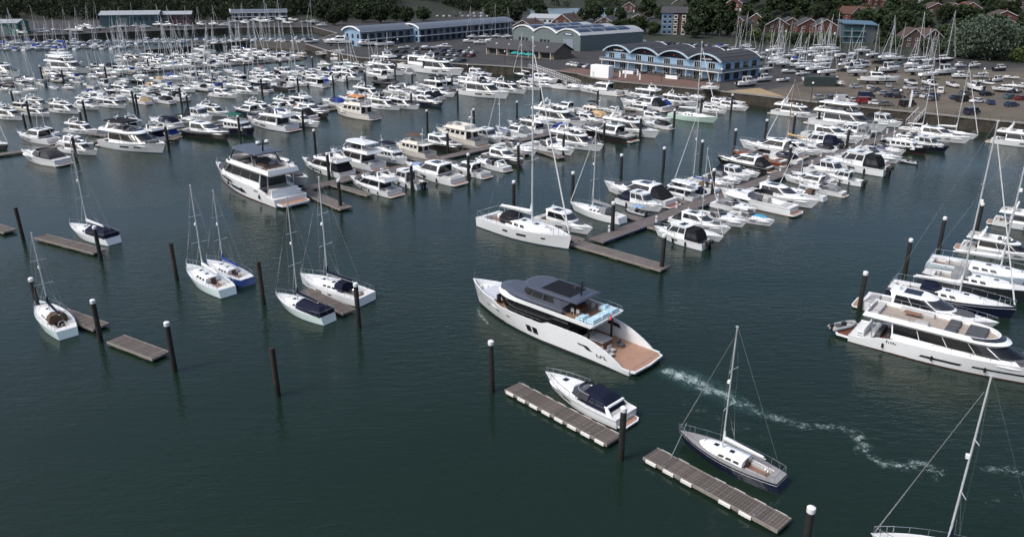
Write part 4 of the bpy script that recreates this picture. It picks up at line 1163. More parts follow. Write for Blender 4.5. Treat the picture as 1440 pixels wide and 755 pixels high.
HL = [
 ((141.7, 502, 3.5), -30, 11, 14, 6, 4, 0, 1, 'red brick house with dark gable right of the flats'),
 ((164.8, 544, 3.6), -32, 11, 14, 6, 4, 1, 1, 'brown house with steep dark gable beside the tall conifer'),
 ((167.3, 610, 11.5), -35, 12, 14, 6, 4, 0, 1, 'upper red gabled house above the arched building'),
 ((165.8, 502, 3.5), -5, 14, 12, 5.5, 4, 1, 1, 'leftmost dark-roofed terrace house behind the boat yard hedge'),
 ((174.7, 502, 3.5), -5, 14, 12, 5.5, 4, 1, 1, 'second dark-roofed terrace house from left behind boat yard hedge'),
 ((180.8, 488, 3.9), -5, 14, 12, 5.5, 4, 0, 1, 'third terrace house, red brick, behind the boat yard hedge'),
 ((186.9, 478, 4.1), -5, 14, 12, 5.5, 4, 0, 1, 'fourth terrace house, next to the blue-roofed modern house'),
 ((233.3, 522, 9.2), 35, 10, 15, 5.5, 3.5, 2, 2, 'white house with red tiled roof on the slope'),
 ((224.0, 524, 9.3), 30, 12, 12, 5, 4, 0, 2, 'red-roofed brick house left of the white house'),
 ((205.3, 408, 3.5), -3, 10, 10, 5.5, 4.2, 1, 0, 'dark house with white gable boards beside the laid-up yachts'),
 ((217.2, 412, 3.5), 12, 12, 12, 5, 4, 1, 0, 'brown brick house right of the timbered gable house'),
 ((281.5, 536, 11.3), -4, 14, 12, 5.5, 3.6, 0, 0, 'red brick gabled house high on the right slope'),
 ((292.9, 536, 11.4), -4, 12, 12, 5.5, 3.4, 4, 0, 'tan brick house third row up on the right slope'),
 ((305.3, 538, 11.6), -4, 13, 12, 5.5, 3.6, 4, 2, 'orange-tan gabled house high on the right slope'),
 ((310.8, 508, 8.7), -8, 15, 12, 5, 3.2, 0, 0, 'wide red house above the big willow'),
 ((287.0, 464, 5.3), -10, 16, 12, 5.2, 3.6, 0, 0, 'large red brick house right of the big willow'),
 ((352.8, 564, 14.7), -5, 13, 12, 5, 3.2, 1, 0, 'topmost house at the right edge'),
 ((268.6, 564, 14.8), 5, 13, 12, 5.4, 3.4, 0, 2, 'red brick house near the top, above the laid-up yachts'),
 ((288.0, 576, 16.3), 0, 12, 12, 5.4, 3.4, 2, 0, 'pale house at the top right among brick houses'),
 ((260.7, 576, 16.5), 10, 12, 12, 5.4, 3.4, 0, 2, 'small red house at the top above the white house'),
 ((34.2, 552, 3.5), -28, 15, 20, 4, 5, 0, 0, 'brown pitched-roof hall behind the green warehouse'),
 ((6.9, 520, 3.5), -30, 14, 18, 3.5, 3.5, 1, 0, 'low brown-roofed house left of the white hall'),
 ((64.2, 558, 3.5), -20, 13, 22, 3.5, 3.4, 1, 1, 'long low dark-roofed building with white roof cowls'),
 ((89.1, 572, 3.5), -15, 13, 18, 4, 4, 1, 0, 'brown brick house left of the flats'),
 ((109.0, 756, 3.5), -15, 12, 14, 5, 4, 0, 1, 'dark gabled house among trees above the flats'),
 ((147.8, 716, 7.5), -20, 14, 14, 5, 4.5, 1, 1, 'slate-roofed house directly behind the flats'),
]
for p, rz, w, d, h, rh, wm, rm, lab in HL:
    house(p, R(rz), w, d, h, rh, wm, rm, lab)

# ------------------------------------------------------------------ trees
def leafmat(name, c):
    m = mat(name, c, rough=.75, var=.5, scale=.35, rnd=.25, spec=.25)
    return m
LEAF = [leafmat('leaf_dark', (.026, .042, .018)), leafmat('leaf_mid', (.04, .062, .024)), leafmat('leaf_willow', (.06, .085, .06)), leafmat('leaf_bright', (.06, .085, .025))]
BARK = mat('bark', (.06, .045, .035), rough=.95, var=.3)
rng = random.Random(11)
def crown_mb(w, h, z0, nclump, per, leaf, r, conifer=False):
    b = MB()
    for _ in range(nclump):
        while True:
            x, y, z = r.uniform(-1, 1), r.uniform(-1, 1), r.uniform(-1, 1)
            q = x * x + y * y + z * z
            if .2 < q < 1: break
        if conifer:
            k = 1 - (z + 1) / 2; x *= k + .08; y *= k + .08
        cx, cy, cz = x * w / 2, y * w / 2, z0 + h / 2 + z * h / 2
        cr = r.uniform(.12, .24) * w
        for _ in range(per):
            d = Vector((r.gauss(0, 1), r.gauss(0, 1), r.gauss(0, .8))); d.normalize(); d *= cr * r.uniform(.4, 1)
            c = Vector((cx, cy, cz)) + d; n = Vector((r.gauss(0, 1), r.gauss(0, 1), r.gauss(.6, 1))).normalized()
            a = n.orthogonal().normalized() * leaf * r.uniform(.6, 1.3); e = n.cross(a).normalized() * leaf * r.uniform(.4, .8)
            b.add([c - a, c + e * .8, c + a, c - e], [(0, 1, 2, 3)])
    return b
def trunk_mb(h, r0, w, r):
    b = MB(); b.tube((0, 0, -1), (0, 0, h * .55), r0, 7, r0 * .6)
    for i in range(6):
        a = i * 1.05 + r.random(); b.tube((0, 0, h * (.25 + .05 * i)), (math.cos(a) * w * .3, math.sin(a) * w * .3, h * (.55 + .05 * i)), r0 * .4, 5, r0 * .12)
    return b
TP = []
for i, (w, h, lm, con) in enumerate([(9, 9, 0, 0), (8, 10, 1, 0), (11, 9, 2, 0), (7, 7, 3, 0), (6, 14, 0, 1), (9, 10, 0, 0)]):
    cb = crown_mb(w, h, 1.2, 60, 50, .62, rng, con) if i != 2 else crown_mb(w, h, .4, 120, 80, .3, rng, con)
    TP.append(([part('trunk', trunk_mb(h + 2, .35, w, rng), BARK, True), part('crown', cb, LEAF[lm])], h + 2.2))
def tree(p, kind, hgt, label, rnd=None):
    ps, h0 = TP[kind]; s = hgt / h0
    spawn('tree', ps, (p[0], p[1], p[2] - .3), rng.uniform(0, 6.28), (s * rng.uniform(.9, 1.2), s * rng.uniform(.9, 1.2), s), label, 'tree', 'trees behind the marina')
TL = [
 ((209.4, 352, 3.5), 2, 21, 'broad grey-green willow, the largest tree, behind the right boat yard'),
 ((206.5, 364, 3.5), 2, 15, 'grey-green tree at the left foot of the big willow'),
 ((231.6, 370, 3.5), 2, 16, 'grey-green tree at the right foot of the big willow'),
 ((229.5, 358, 3.5), 1, 13, 'green tree at the right edge below the brick house'),
 ((224.1, 462, 3.7), 0, 17, 'dark round tree left of the timbered gable house'),
 ((206.0, 436, 3.5), 0, 12, 'dark tree between modern house and timbered gable house'),
 ((242.7, 476, 5.0), 0, 14, 'dark tree behind the timbered gable house'),
 ((237.1, 436, 3.5), 1, 11, 'mid green tree between brown house and willow'),
 ((123.1, 474, 3.5), 4, 26, 'tall dark conifer behind the arched building, left of pair'),
 ((117.0, 484, 3.5), 0, 18, 'dark broad tree beside the flats'),
 ((126.3, 464, 3.5), 4, 22, 'tall dark conifer behind the arched building, right of pair'),
 ((161.4, 508, 3.5), 0, 12, 'dark tree left of the terrace houses'),
 ((135.1, 446, 3.5), 3, 7, 'bright green low tree right of the conifers'),
 ((141.9, 436, 3.5), 3, 6, 'first low hedge tree left of the laid-up sailing boats'),
 ((149.3, 436, 3.5), 3, 6, 'second low hedge tree behind the laid-up sailing boats'),
 ((155.7, 432, 3.5), 1, 6, 'third low hedge tree behind the laid-up sailing boats'),
 ((162.7, 428, 3.5), 3, 6, 'fourth low hedge tree behind the laid-up sailing boats'),
 ((171.1, 428, 3.5), 1, 6, 'fifth low hedge tree left of the modern house'),
 ((234.7, 538, 11.2), 3, 9, 'bright bushy tree above the white house'),
 ((225.2, 544, 12.0), 0, 13, 'dark tree above the modern house'),
 ((209.4, 540, 11.4), 0, 14, 'dark tree above the terrace, second from right'),
 ((196.4, 544, 11.9), 0, 14, 'dark tree above the terrace, middle'),
 ((185.9, 550, 12.4), 0, 14, 'dark tree above the terrace, left'),
 ((327.8, 552, 13.2), 1, 13, 'green tree among the houses near the right top'),
 ((285.5, 488, 6.8), 3, 8, 'bright shrub tree between willow and wide red house'),
 ((263.5, 428, 3.5), 3, 8, 'bright shrub tree below the large red brick house'),
 ((108.6, 648, 3.5), 0, 16, 'dark round tree left of the flats'),
 ((83.2, 620, 3.5), 0, 11, 'dark tree behind the green warehouse'),
 ((24.6, 620, 3.5), 1, 9, 'green tree in front of the brown hall'),
 ((1.0, 588, 3.5), 0, 14, 'dark tree beside the white hall'),
 ((-6.9, 558, 3.5), 1, 10, 'green tree at the end of the long blue block'),
 ((-112.1, 604, 3.5), 0, 14, 'dark tree left above the short blue block'),
 ((-97.5, 596, 3.5), 0, 13, 'second dark tree above the short blue block'),
 ((-127.0, 604, 3.5), 1, 13, 'green tree at the bend of the far shore'),
 ((-88.7, 620, 3.5), 0, 12, 'dark tree between the two blue blocks'),
 ((265.2, 478, 5.7), 1, 9, 'mid green tree above the willow, left side'),
 ((230.3, 500, 6.7), 0, 12, 'dark tree right of the white house'),
 ((147.0, 646, 4.2), 0, 15, 'dark tree right of the flats'),
 ((145.8, 756, 9.5), 0, 15, 'dark tree on the skyline above the flats'),
]
for p, k, h, lab in TL: tree(p, k, h, lab)
BELT = [(62.4, 474, 3.5), (70.5, 484, 3.5), (79.3, 496, 3.5), (85.2, 484, 3.5), (105.3, 464, 3.5), (131.0, 454, 3.5), (133.7, 428, 3.5), (140.2, 420, 3.5), (149.1, 424, 3.5), (154.5, 416, 3.5), (161.2, 412, 3.5), (167.8, 412, 3.5), (191.4, 412, 3.5), (190.8, 398, 3.5), (199.5, 384, 3.5), (203.5, 376, 3.5), (205.1, 370, 3.5), (209.7, 364, 3.5), (215.1, 352, 3.5), (216.6, 340, 3.5), (231.5, 352, 3.5),
 (115.0, 620, 3.5), (124.8, 588, 3.5), (130.9, 558, 3.5), (151.3, 612, 4.1), (168.2, 578, 8.1), (172.5, 550, 7.2), (180.6, 564, 12.9), (185.6, 528, 9.2), (197.4, 522, 8.9), (204.7, 512, 7.7), (228.4, 568, 15.5), (215.8, 572, 16.2), (202.0, 576, 17.0), (186.9, 576, 16.7), (177.7, 596, 16.6), (218.1, 496, 6.1), (244.3, 524, 9.6), (254.9, 542, 11.9), (252.7, 518, 9.0), (262.7, 522, 9.6), (285.5, 558, 13.9), (274.2, 510, 8.5), (287.0, 514, 9.1), (296.1, 514, 9.2), (313.2, 530, 10.8), (335.4, 574, 15.9), (320.4, 580, 16.7), (308.1, 586, 17.6), (323.1, 536, 11.4), (332.6, 536, 11.4), (310.8, 490, 7.3), (277.3, 432, 3.8), (270.5, 448, 4.2), (268.4, 466, 5.0), (270.1, 548, 12.7), (244.8, 582, 17.6), (272.8, 590, 18.5), (355.3, 586, 17.6), (53.4, 604, 3.5), (63.5, 620, 3.5), (79.8, 656, 3.5), (-10.9, 620, 3.5), (-2.4, 676, 3.5), (-17.9, 676, 3.5), (23.1, 656, 3.5), (-76.9, 588, 3.5), (-67.9, 620, 3.5), (-126.5, 572, 3.5), (-144.5, 620, 3.5), (-111.5, 632, 4.4), (-98.8, 640, 4.5), (131.6, 806, 4.7), (134.7, 766, 3.7), (154.8, 692, 10.9), (160.8, 654, 11.8), (166.1, 640, 14.6)]
for i, p in enumerate(sorted(BELT, key=lambda q: q[0] / q[1])):
    near = p[1] < 430
    tree(p, rng.choice([3, 1, 0, 1] if near else [0, 0, 5, 1, 0]), rng.uniform(5, 8) if near else rng.uniform(9, 15), f'background tree, {ORD[i] if i < len(ORD) else ORD2(i + 1)} from left in the belt around the houses')
# far woods: one mass on the hills
def wood(name, label, n, box, ok, seed):
    r = random.Random(seed); b = MB(); cnt = 0
    protos = [crown_mb(1, 1, 0, 16, 12, .075, random.Random(40 + i)) for i in range(6)]
    while cnt < n:
        x, y = r.uniform(*box[0]), r.uniform(*box[1])
        if not ok(x, y): continue
        z = hz(x, y) - .5; w = r.uniform(8, 14); h = r.uniform(10, 19); cnt += 1
        a = r.uniform(0, 6.28); ca, sa = math.cos(a) * w, math.sin(a) * w; pr = r.choice(protos)
        o = len(b.v); b.v += [(x + px * ca - py * sa, y + px * sa + py * ca, z + pz * h) for px, py, pz in pr.v]
        mi = 0 if r.random() < .75 else 1
        b.f += [[i + o for i in f] for f in pr.f]; b.m += [mi] * len(pr.f)
    o = tag(obj(name, b.mesh(name, [LEAF[0], LEAF[1]])), label, 'wood', None, 'stuff')
def okl(x, y):
    # keep to what the camera sees, denser along the front edge
    return abs(x) < y * .72 and y > (628 if x < -90 else 800)
wood('far_wood', 'dense dark woodland on the hill behind the left shore', 1150, ((-640, 60), (620, 840)), lambda x, y: abs(x) < y * .73 and (y > 632 if x < -104 else y > 758 if x < 30 else y > 835), 3)
wood('far_wood', 'dark woodland along the top of the right hill', 520, ((40, 760), (500, 860)), lambda x, y: abs(x) < y * .73 and y > (600 if x > 150 else 830) and rng.random() < .9, 4)
PIER_A = (13.44, 116.26)
PIER_B = (110.45, 211.62)
# ------------------------------------------------------------------ cars
CARC = dict(white=(.6, .61, .62), silver=(.3, .32, .33), grey=(.1, .105, .11), black=(.012, .013, .015), navy=(.015, .022, .05), blue=(.02, .045, .1), red=(.16, .012, .014), teal=(.06, .12, .13))
TYRE = mat('tyre', (.015, .015, .015), rough=.9)
CC = {}
def car_parts(col, van):
    k = (col, van)
    if k in CC: return CC[k]
    paint = mat('car_' + col, CARC[col], rough=.25, coat=.6, var=.03)
    L, w = (4.9, .95) if van else (4.3, .88)
    b = MB()
    if van:
        prof = [(-2.45, .35), (2.4, .35), (2.45, .85), (1.75, 1.15), (1.15, 1.95), (-2.35, 2.0), (-2.45, 1.0)]
    else:
        prof = [(-2.1, .3), (2.1, .3), (2.15, .62), (1.95, .8), (1.05, .92), (.35, 1.38), (-1.1, 1.42), (-1.85, 1.0), (-2.15, .9)]
    n = len(prof)
    def yy(z): return w if z < .95 else w * (1 - .16 * (z - .95) / (.5 if not van else 1.1))
    vs = [(x, yy(z), z) for x, z in prof] + [(x, -yy(z), z) for x, z in prof]
    b.add(vs, [(i, n + i, n + (i + 1) % n, (i + 1) % n) for i in range(n)] + [tuple(range(n)), tuple(range(n, 2 * n))[::-1]])
    g = []
    wz = (1.2, 1.75) if van else (.96, 1.33)
    for sd in (1, -1):
        q = MB()
        xs = (1.35, .2, -.1 if van else 1.0) if van else (.9, -1.5, 0)
        if van: pts = [(1.55, wz[0]), (.3, wz[0]), (.3, wz[1]), (1.2, wz[1])]
        else: pts = [(.92, wz[0]), (-1.7, wz[0]), (-1.1, wz[1]), (.36, wz[1])]
        q.add([(x, sd * (yy(z) + .012), z) for x, z in pts], [(0, 1, 2, 3) if sd < 0 else (3, 2, 1, 0)]); g.append(part('side_window', q, GLASS))
    q = MB()
    a, c = ((1.72, 1.18), (1.2, 1.9)) if van else ((1.0, .96), (.42, 1.36))
    q.add([(a[0] + .02, .72, a[1]), (a[0] + .02, -.72, a[1]), (c[0] + .02, -.66, c[1]), (c[0] + .02, .66, c[1])], [(0, 1, 2, 3)]); g.append(part('windscreen', q, GLASS))
    q = MB()
    if van: q.add([(-2.44, .7, 1.25), (-2.44, -.7, 1.25), (-2.39, -.7, 1.8), (-2.39, .7, 1.8)], [(3, 2, 1, 0)])
    else: q.add([(-1.84, .7, 1.04), (-1.84, -.7, 1.04), (-1.2, -.62, 1.4), (-1.2, .62, 1.4)], [(3, 2, 1, 0)])
    g.append(part('rear_window', q, GLASS))
    ps = [part('body', b, paint, True, g)]
    for x in (-1.35, 1.35):
        for sd in (1, -1):
            b = MB(); b.tube((x, sd * (w - .2), .33), (x, sd * (w + .02), .33), .33, 12); k2 = MB(); k2.tube((x, sd * (w + .02), .33), (x, sd * (w + .03), .33), .2, 10)
            ps.append(part('wheel', b, TYRE, True, [part('rim', k2, STEEL)]))
    for sd in (1, -1):
        b = MB(); x = 2.1 if not van else 2.43; b.box(x - .1, x + .05, sd * .6 - .15, sd * .6 + .15, .6, .72); ps.append(part('headlight', b, mat('lamp_glass', (.5, .5, .5), rough=.1)))
        b = MB(); x = -2.14 if not van else -2.45; b.box(x - .03, x + .06, sd * .65 - .12, sd * .65 + .12, .72, .86); ps.append(part('tail_light', b, mat('tail_lamp', (.2, .01, .01), rough=.2)))
    CC[k] = ps
    return ps
def car(p, rz, col, label, van=False, group='cars parked around the marina'):
    spawn('van' if van else 'parked_car', car_parts(col, van), (p[0], p[1], (p[2] if len(p) > 2 else LAND) + .02), rz, 1, label, 'van' if van else 'car', group)
yard = [((94.94, 239.53), 5, 'silver', 0), ((100.1, 235.45), 15, 'white', 1), ((103.0, 234.11), 10, 'white', 0), ((105.31, 231.49), 5, 'red', 1), ((110.39, 242.33), 5, 'navy', 1), ((107.36, 228.92), -20, 'white', 0), ((109.73, 227.66), -10, 'grey', 0), ((115.61, 226.4), 20, 'black', 1),
        ((127.82, 265.47), 70, 'silver', 0), ((132.92, 260.52), 5, 'white', 0), ((118.54, 248.12), 0, 'silver', 0), ((118.58, 243.76), 0, 'navy', 0), ((120.14, 242.33), -15, 'black', 0), ((126.83, 243.76), 20, 'silver', 0), ((137.0, 257.31), 5, 'silver', 0), ((129.01, 242.33), 30, 'white', 0), ((128.18, 236.8), 30, 'grey', 0), ((138.8, 252.64), 60, 'white', 1),
        ((136.56, 235.45), 25, 'black', 1), ((144.38, 248.12), 10, 'grey', 0), ((150.34, 246.65), 10, 'black', 0), ((154.32, 240.93), 20, 'teal', 0), ((156.14, 238.16), 15, 'red', 0), ((127.1, 213.44), 25, 'navy', 1), ((161.2, 327.0), 0, 'teal', 0), ((154.58, 334.67), 0, 'black', 0), ((156.42, 332.08), 0, 'black', 1), ((129.46, 308.09), 170, 'black', 0), ((23.13, 362.94), 10, 'red', 0), ((26.27, 366.02), 5, 'red', 0)]
ry = random.Random(9)
for (a, c, n) in (((118.47, 257.31), (137.03, 239.53), 9), ((133.74, 239.53), (148.18, 223.94), 8), ((101.97, 242.33), (91.3, 231.49), 2), ((115.29, 263.8), (121.99, 257.31), 4), ((159.52, 257.31), (164.12, 249.61), 4)):
    for i in range(n):
        t = (i + ry.uniform(.2, .8)) / n; p = (a[0] + (c[0] - a[0]) * t, a[1] + (c[1] - a[1]) * t)
        if min(math.hypot(p[0] - q[0][0], p[1] - q[0][1]) for q in yard) > 3.4: yard.append((p, ry.choice([5, 15, 30, 70, 195]), ry.choice(['white', 'silver', 'grey', 'black', 'navy', 'blue']), 0))
for i, (p, rz, c, v) in enumerate(sorted(yard, key=lambda q: q[0][0] / q[0][1])):
    car(p, R(rz), c, f'{c} {"van" if v else "car"}, {ORD2(i + 1)} from left of the vehicles by the right quay', bool(v))
# crowded car park below the blue blocks: rows along the bank
k = 0
rc = random.Random(5)
for rowi, (a, c, n) in enumerate([((-61.88, 362.94), (-19.88, 339.98), 13), ((-59.91, 382.2), (-16.8, 359.91), 13), ((-49.61, 396.18), (-16.16, 375.57), 9)]):
    for i in range(n):
        if rc.random() < .1: continue
        t = (i + .5) / n; p = (a[0] + (c[0] - a[0]) * t, a[1] + (c[1] - a[1]) * t)
        col = rc.choice(['black', 'grey', 'white', 'navy', 'silver', 'silver', 'blue', 'black', 'navy'])
        if rowi == 1 and i == 12: col = 'red'
        car(p, R(rc.choice([48, 228]) + rc.uniform(-4, 4)), col, f'{col} car, {ORD[i]} from left in the {["front", "middle", "back"][rowi]} row of the bankside car park')
for rowi, (a, c, n) in enumerate([((70.53, 427.31), (102.85, 411.18), 12), ((23.75, 329.52), (34.12, 314.93), 7), ((-10.82, 403.54), (0.73, 411.18), 5)]):
    for i in range(n):
        t = (i + .5) / n; p = (a[0] + (c[0] - a[0]) * t, a[1] + (c[1] - a[1]) * t); col = rc.choice(['black', 'grey', 'white', 'navy', 'silver', 'silver', 'blue'])
        car(p, R(rc.choice([40, 220]) + rc.uniform(-6, 6)), col, f'{col} car, {ORD[i]} from left {["behind the arched building", "left of the white kiosk", "beside the green warehouse"][rowi]}')
for rowi, (a, c, n) in enumerate([((-80.41, 675.82), (-17.87, 675.82), 12), ((-85.47, 719.27), (0.0, 719.27), 14)]):
    for i in range(n):
        t = (i + .5) / n; p = (a[0] + (c[0] - a[0]) * t, a[1] + (c[1] - a[1]) * t)
        z = max(LAND, hz(*p)); col = rc.choice(['white', 'white', 'silver', 'black', 'white'])
        car((p[0], p[1], z), R(rc.choice([80, 260]) + rc.uniform(-6, 6)), col, f'{col} car, {ORD[i]} from left in the {["nearer", "farther"][rowi]} row of the distant car park')

# ------------------------------------------------------------------ quay furniture
def gangway(p0, p1, z0, z1, w, label):
    a = Vector((p0[0], p0[1], z0)); c = Vector((p1[0], p1[1], z1)); d = c - a; L = d.length; dh = Vector((d.x, d.y, 0)).normalized(); nn = Vector((-dh.y, dh.x, 0)) * w / 2
    b = MB(); t = Vector((0, 0, .12)); q = [a + nn, c + nn, c - nn, a - nn]; b.add([*q, *[p + t for p in q]], [(3, 2, 1, 0), (4, 5, 6, 7), (0, 1, 5, 4), (1, 2, 6, 5), (2, 3, 7, 6), (3, 0, 4, 7)])
    ps = [part('walkway', b, PIERB)]
    for sd in (1, -1):
        b = MB(); n = max(4, int(L / 1.6)); up = Vector((0, 0, 1.35)); lo = [a + d * (i / n) + nn * sd for i in range(n + 1)]
        b.path(lo, .07, 4); b.path([p + up for p in lo], .07, 4)
        for i in range(n): b.tube(lo[i], lo[i] + up, .05, 4); b.tube(lo[i], lo[i + 1] + up, .05, 4)
        b.tube(lo[-1], lo[-1] + up, .05, 4); ps.append(part('truss_side', b, TRIM))
    spawn('gangway', ps, (0, 0, 0), 0, 1, label, 'gangway')
gangway((7.55, 322.07), (24.72, 292.1), LAND, .7, 2.2, 'white truss gangway sloping down beside the promenade to the pontoons')
gangway((-81.47, 382.2), (-98.01, 400.18), LAND, .7, 2.0, 'white truss gangway left of the short blue block')
gangway((115.01, 216.84), (109.83, 212.18), LAND, .7, 2.0, 'gangway from the right quay down to the long right pier')
# white container-like kiosk
b = MB(); b.rbox(-4, 4, -1.6, 1.6, 0, 4.4, .15); k = MB(); k.box(-3, -2.2, -1.68, -1.6, 0, 2.1)
p = (33.24, 291.17)
spawn('kiosk', [part('body', b, mat('kiosk_white', (.75, .77, .78), rough=.6, var=.05)), part('door', k, mat('kiosk_door', (.6, .62, .62)))], (p[0], p[1], LAND), R(-40), 1, 'white boxy kiosk on the promenade left of the arched building', 'kiosk')
p = (106.46, 272.36); b = MB(); b.box(-5, 5, -1.4, 1.4, 0, 3.2); k = MB()
for i in range(20): k.box(-4.95 + i * .5, -4.75 + i * .5, -1.46, -1.4, .1, 2.9)
spawn('container', [part('body', b, mat('container_green', (.03, .045, .045), var=.12)), part('rib', k, mat('container_green', (.03, .045, .045)))], (p[0] - 1, p[1] - 4, LAND), R(-8), 1, 'dark green container below the laid-up motor boats by the slipway', 'container')
# benches / planters on the promenade
for i, (p, lab) in enumerate([((44.73, 301.53), 'white planter box on the promenade, left one'), ((58.59, 287.22), 'white planter box on the promenade, right one')]):
    b = MB(); b.rbox(-2.4, 2.4, -.7, .7, 0, 1.2, .05); k = MB(); k.box(-2.2, 2.2, -.55, .55, 1.2, 1.25)
    spawn('planter', [part('box', b, TRIM), part('soil', k, MUD)], (p[0], p[1], LAND), R(-40), 1, lab, 'planter', 'promenade planters')
for i, p in enumerate([(52.6, 314.93), (55.61, 312.62), (73.22, 285.28), (59.86, 303.69), (69.45, 289.18)]):
    b = crown_mb(3.0, 1.6, .2, 14, 20, .3, random.Random(i)); k = MB(); k.rbox(-1.2, 1.2, -1.2, 1.2, 0, .4)
    spawn('bush', [part('foliage', b, LEAF[1]), part('bed', k, MUD)], (p[0], p[1], LAND), 0, 1, f'{ORD[i]} green bush in front of the arched building', 'bush', 'bushes before the arched building')
# terraces in front of the arched building
for a, c, lab in (((38.41, 310.34), (50.46, 301.53), 'left dark terrace of tables before the arched building'), ((53.73, 301.53), (68.97, 281.47), 'right dark terrace of tables before the arched building')):
    d = Vector((c[0] - a[0], c[1] - a[1])); b = MB(); b.rbox(0, d.length, -3.2, 3.2, 0, .5, .05); ps = [part('platform', b, mat('dark_decking', (.05, .042, .038), var=.2))]
    for i in range(int(d.length / 3.2)):
        k = MB(); x = 1.6 + i * 3.2; k.lathe([(.0, .75), (.55, .75), (.55, .7), (.06, .68), (.06, .05), (.3, 0)], (x, (i % 2) * 2 - 1, .5), 8); ps.append(part('table', k, SEAT))
        k = MB(); k.box(x + .7, x + 1.1, (i % 2) * 2 - 1.2, (i % 2) * 2 - .8, .5, .95); k.box(x + 1.05, x + 1.12, (i % 2) * 2 - 1.2, (i % 2) * 2 - .8, .95, 1.4); ps.append(part('chair', k, BLACK))
    spawn('terrace', ps, (a[0], a[1], LAND), math.atan2(d.y, d.x), 1, lab, 'terrace')
# teal parasols at the restaurant
for i, p in enumerate([(1.27, 353.99), (4.42, 351.1), (7.51, 348.25)]):
    b = MB(); b.lathe([(0, 3.2), (1.0, 2.95), (2.2, 2.4), (2.2, 2.35), (0, 2.9)], n=8); k = MB(); k.tube((0, 0, 0), (0, 0, 3), .05, 6)
    spawn('parasol', [part('canopy', b, mat('teal_canvas', (.01, .25, .25), rough=.8)), part('pole', k, STEEL)], (p[0], p[1], LAND), 0, 1, f'{["left", "middle", "right"][i]} teal parasol in front of the restaurant', 'parasol', 'teal parasols')
# flag banners
def banner(p, col, label, h=3.6, z=LAND):
    b = MB(); b.tube((0, 0, 0), (0, 0, h), .05, 5); k = MB(); k.add([(0, 0, 1.2), (.6, .02, 1.4), (.6, .04, h - .6), (.35, .05, h), (0, 0, h), (0, .03, 1.2), (.6, .05, 1.4), (.6, .07, h - .6), (.35, .08, h), (0, .03, h)], [(0, 1, 2, 3, 4), (9, 8, 7, 6, 5)])
    spawn('banner_flag', [part('pole', b, STEEL), part('cloth', k, mat('banner_' + col, {'pink': (.5, .02, .12), 'white': (.65, .66, .68), 'navy': (.03, .04, .12)}[col], rough=.8))], (p[0], p[1], z), R(-30), 1, label, 'flag', 'feather flags')
banner((44.12, 319.66), 'pink', 'pink feather flag before the arched building')
banner((46.1, 317.28), 'white', 'white feather flag right of the pink one')
for i, p in enumerate([(38.31, 281.47), (40.1, 279.6), (44.34, 274.14), (45.28, 285.28)]): banner(p, 'white', f'{ORD[i]} white feather flag from left on the quay edge')
banner((111.57, 217.99), 'white', 'white feather flag on the right quay near the pier gangway', 6)
# lamp posts with globe heads
LP = [(71.66, 268.88), (90.61, 235.45), (109.86, 220.34), (127.17, 239.53), (162.4, 270.61), (129.18, 270.61), (52.97, 277.76), (-2.97, 329.52), (-18.64, 345.45), (-55.72, 389.07), (163.93, 427.31), (183.47, 444.71)]
for i, p in enumerate(sorted(LP, key=lambda q: q[0] / q[1])):
    b = MB(); b.tube((0, 0, 0), (0, 0, 5.2), .09, 6, .06); k = MB(); k.lathe([(0, 5.85), (.25, 5.7), (.34, 5.5), (.25, 5.28), (.08, 5.2)], n=10)
    spawn('lamp_post', [part('post', b, BLACK), part('globe', k, mat('opal_globe', (.8, .8, .8), rough=.3), True)], (p[0], p[1], LAND), 0, 1, f'globe lamp post, {ORD[i]} from left along the quays', 'lamp post', 'globe lamp posts')
# railing along the right quay
b0 = [shore[21], shore[22], shore[23], shore[24]]
for i, (a, c) in enumerate(zip(b0, b0[1:])):
    a = Vector(a); c = Vector(c); d = c - a; n = int(d.length / 2.4); nn = Vector((d.y, -d.x)).normalized() * .1; b = MB(); pt = MB()
    for hh in (.55, 1.05): b.tube((a.x - nn.x, a.y - nn.y, LAND + hh), (c.x - nn.x, c.y - nn.y, LAND + hh), .035, 4)
    ps = [part('rail', b, BLACK)]
    pm = MB(); pm.tube((0, 0, 0), (0, 0, 1.1), .045, 5); pm = pm.mesh('post', BLACK)
    r = spawn('railing', ps, (0, 0, 0), 0, 1, f'{["left", "middle", "right"][i]} run of dark railing along the right quay edge', 'railing', 'quay railings')
    for j in range(n + 1):
        q = obj('post', pm, r); q.location = (a.x + d.x * j / n - nn.x, a.y + d.y * j / n - nn.y, LAND)

# service pedestals along the right pier
def pedestals(a, c, n, w):
    a = Vector(a); c = Vector(c); d = c - a; nn = Vector((d.y, -d.x)).normalized() * w
    b = MB(); b.rbox(-.16, .16, -.12, .12, 0, 1.15, .05); k = MB(); k.box(-.17, .17, -.13, .13, .7, .85); ps = [part('body', b, TRIM), part('meter_band', k, PBLUE)]
    for i in range(n):
        q = a + d * ((i + .5) / n) + nn * (1 if i % 2 else -1)
        spawn('service_pedestal', ps, (q.x, q.y, .5), 0, 1, f'white service pedestal, {ORD[i]} from the outer end of the right pier', 'pedestal', 'pier service pedestals')
pedestals(PIER_A, PIER_B, 14, 1.25)

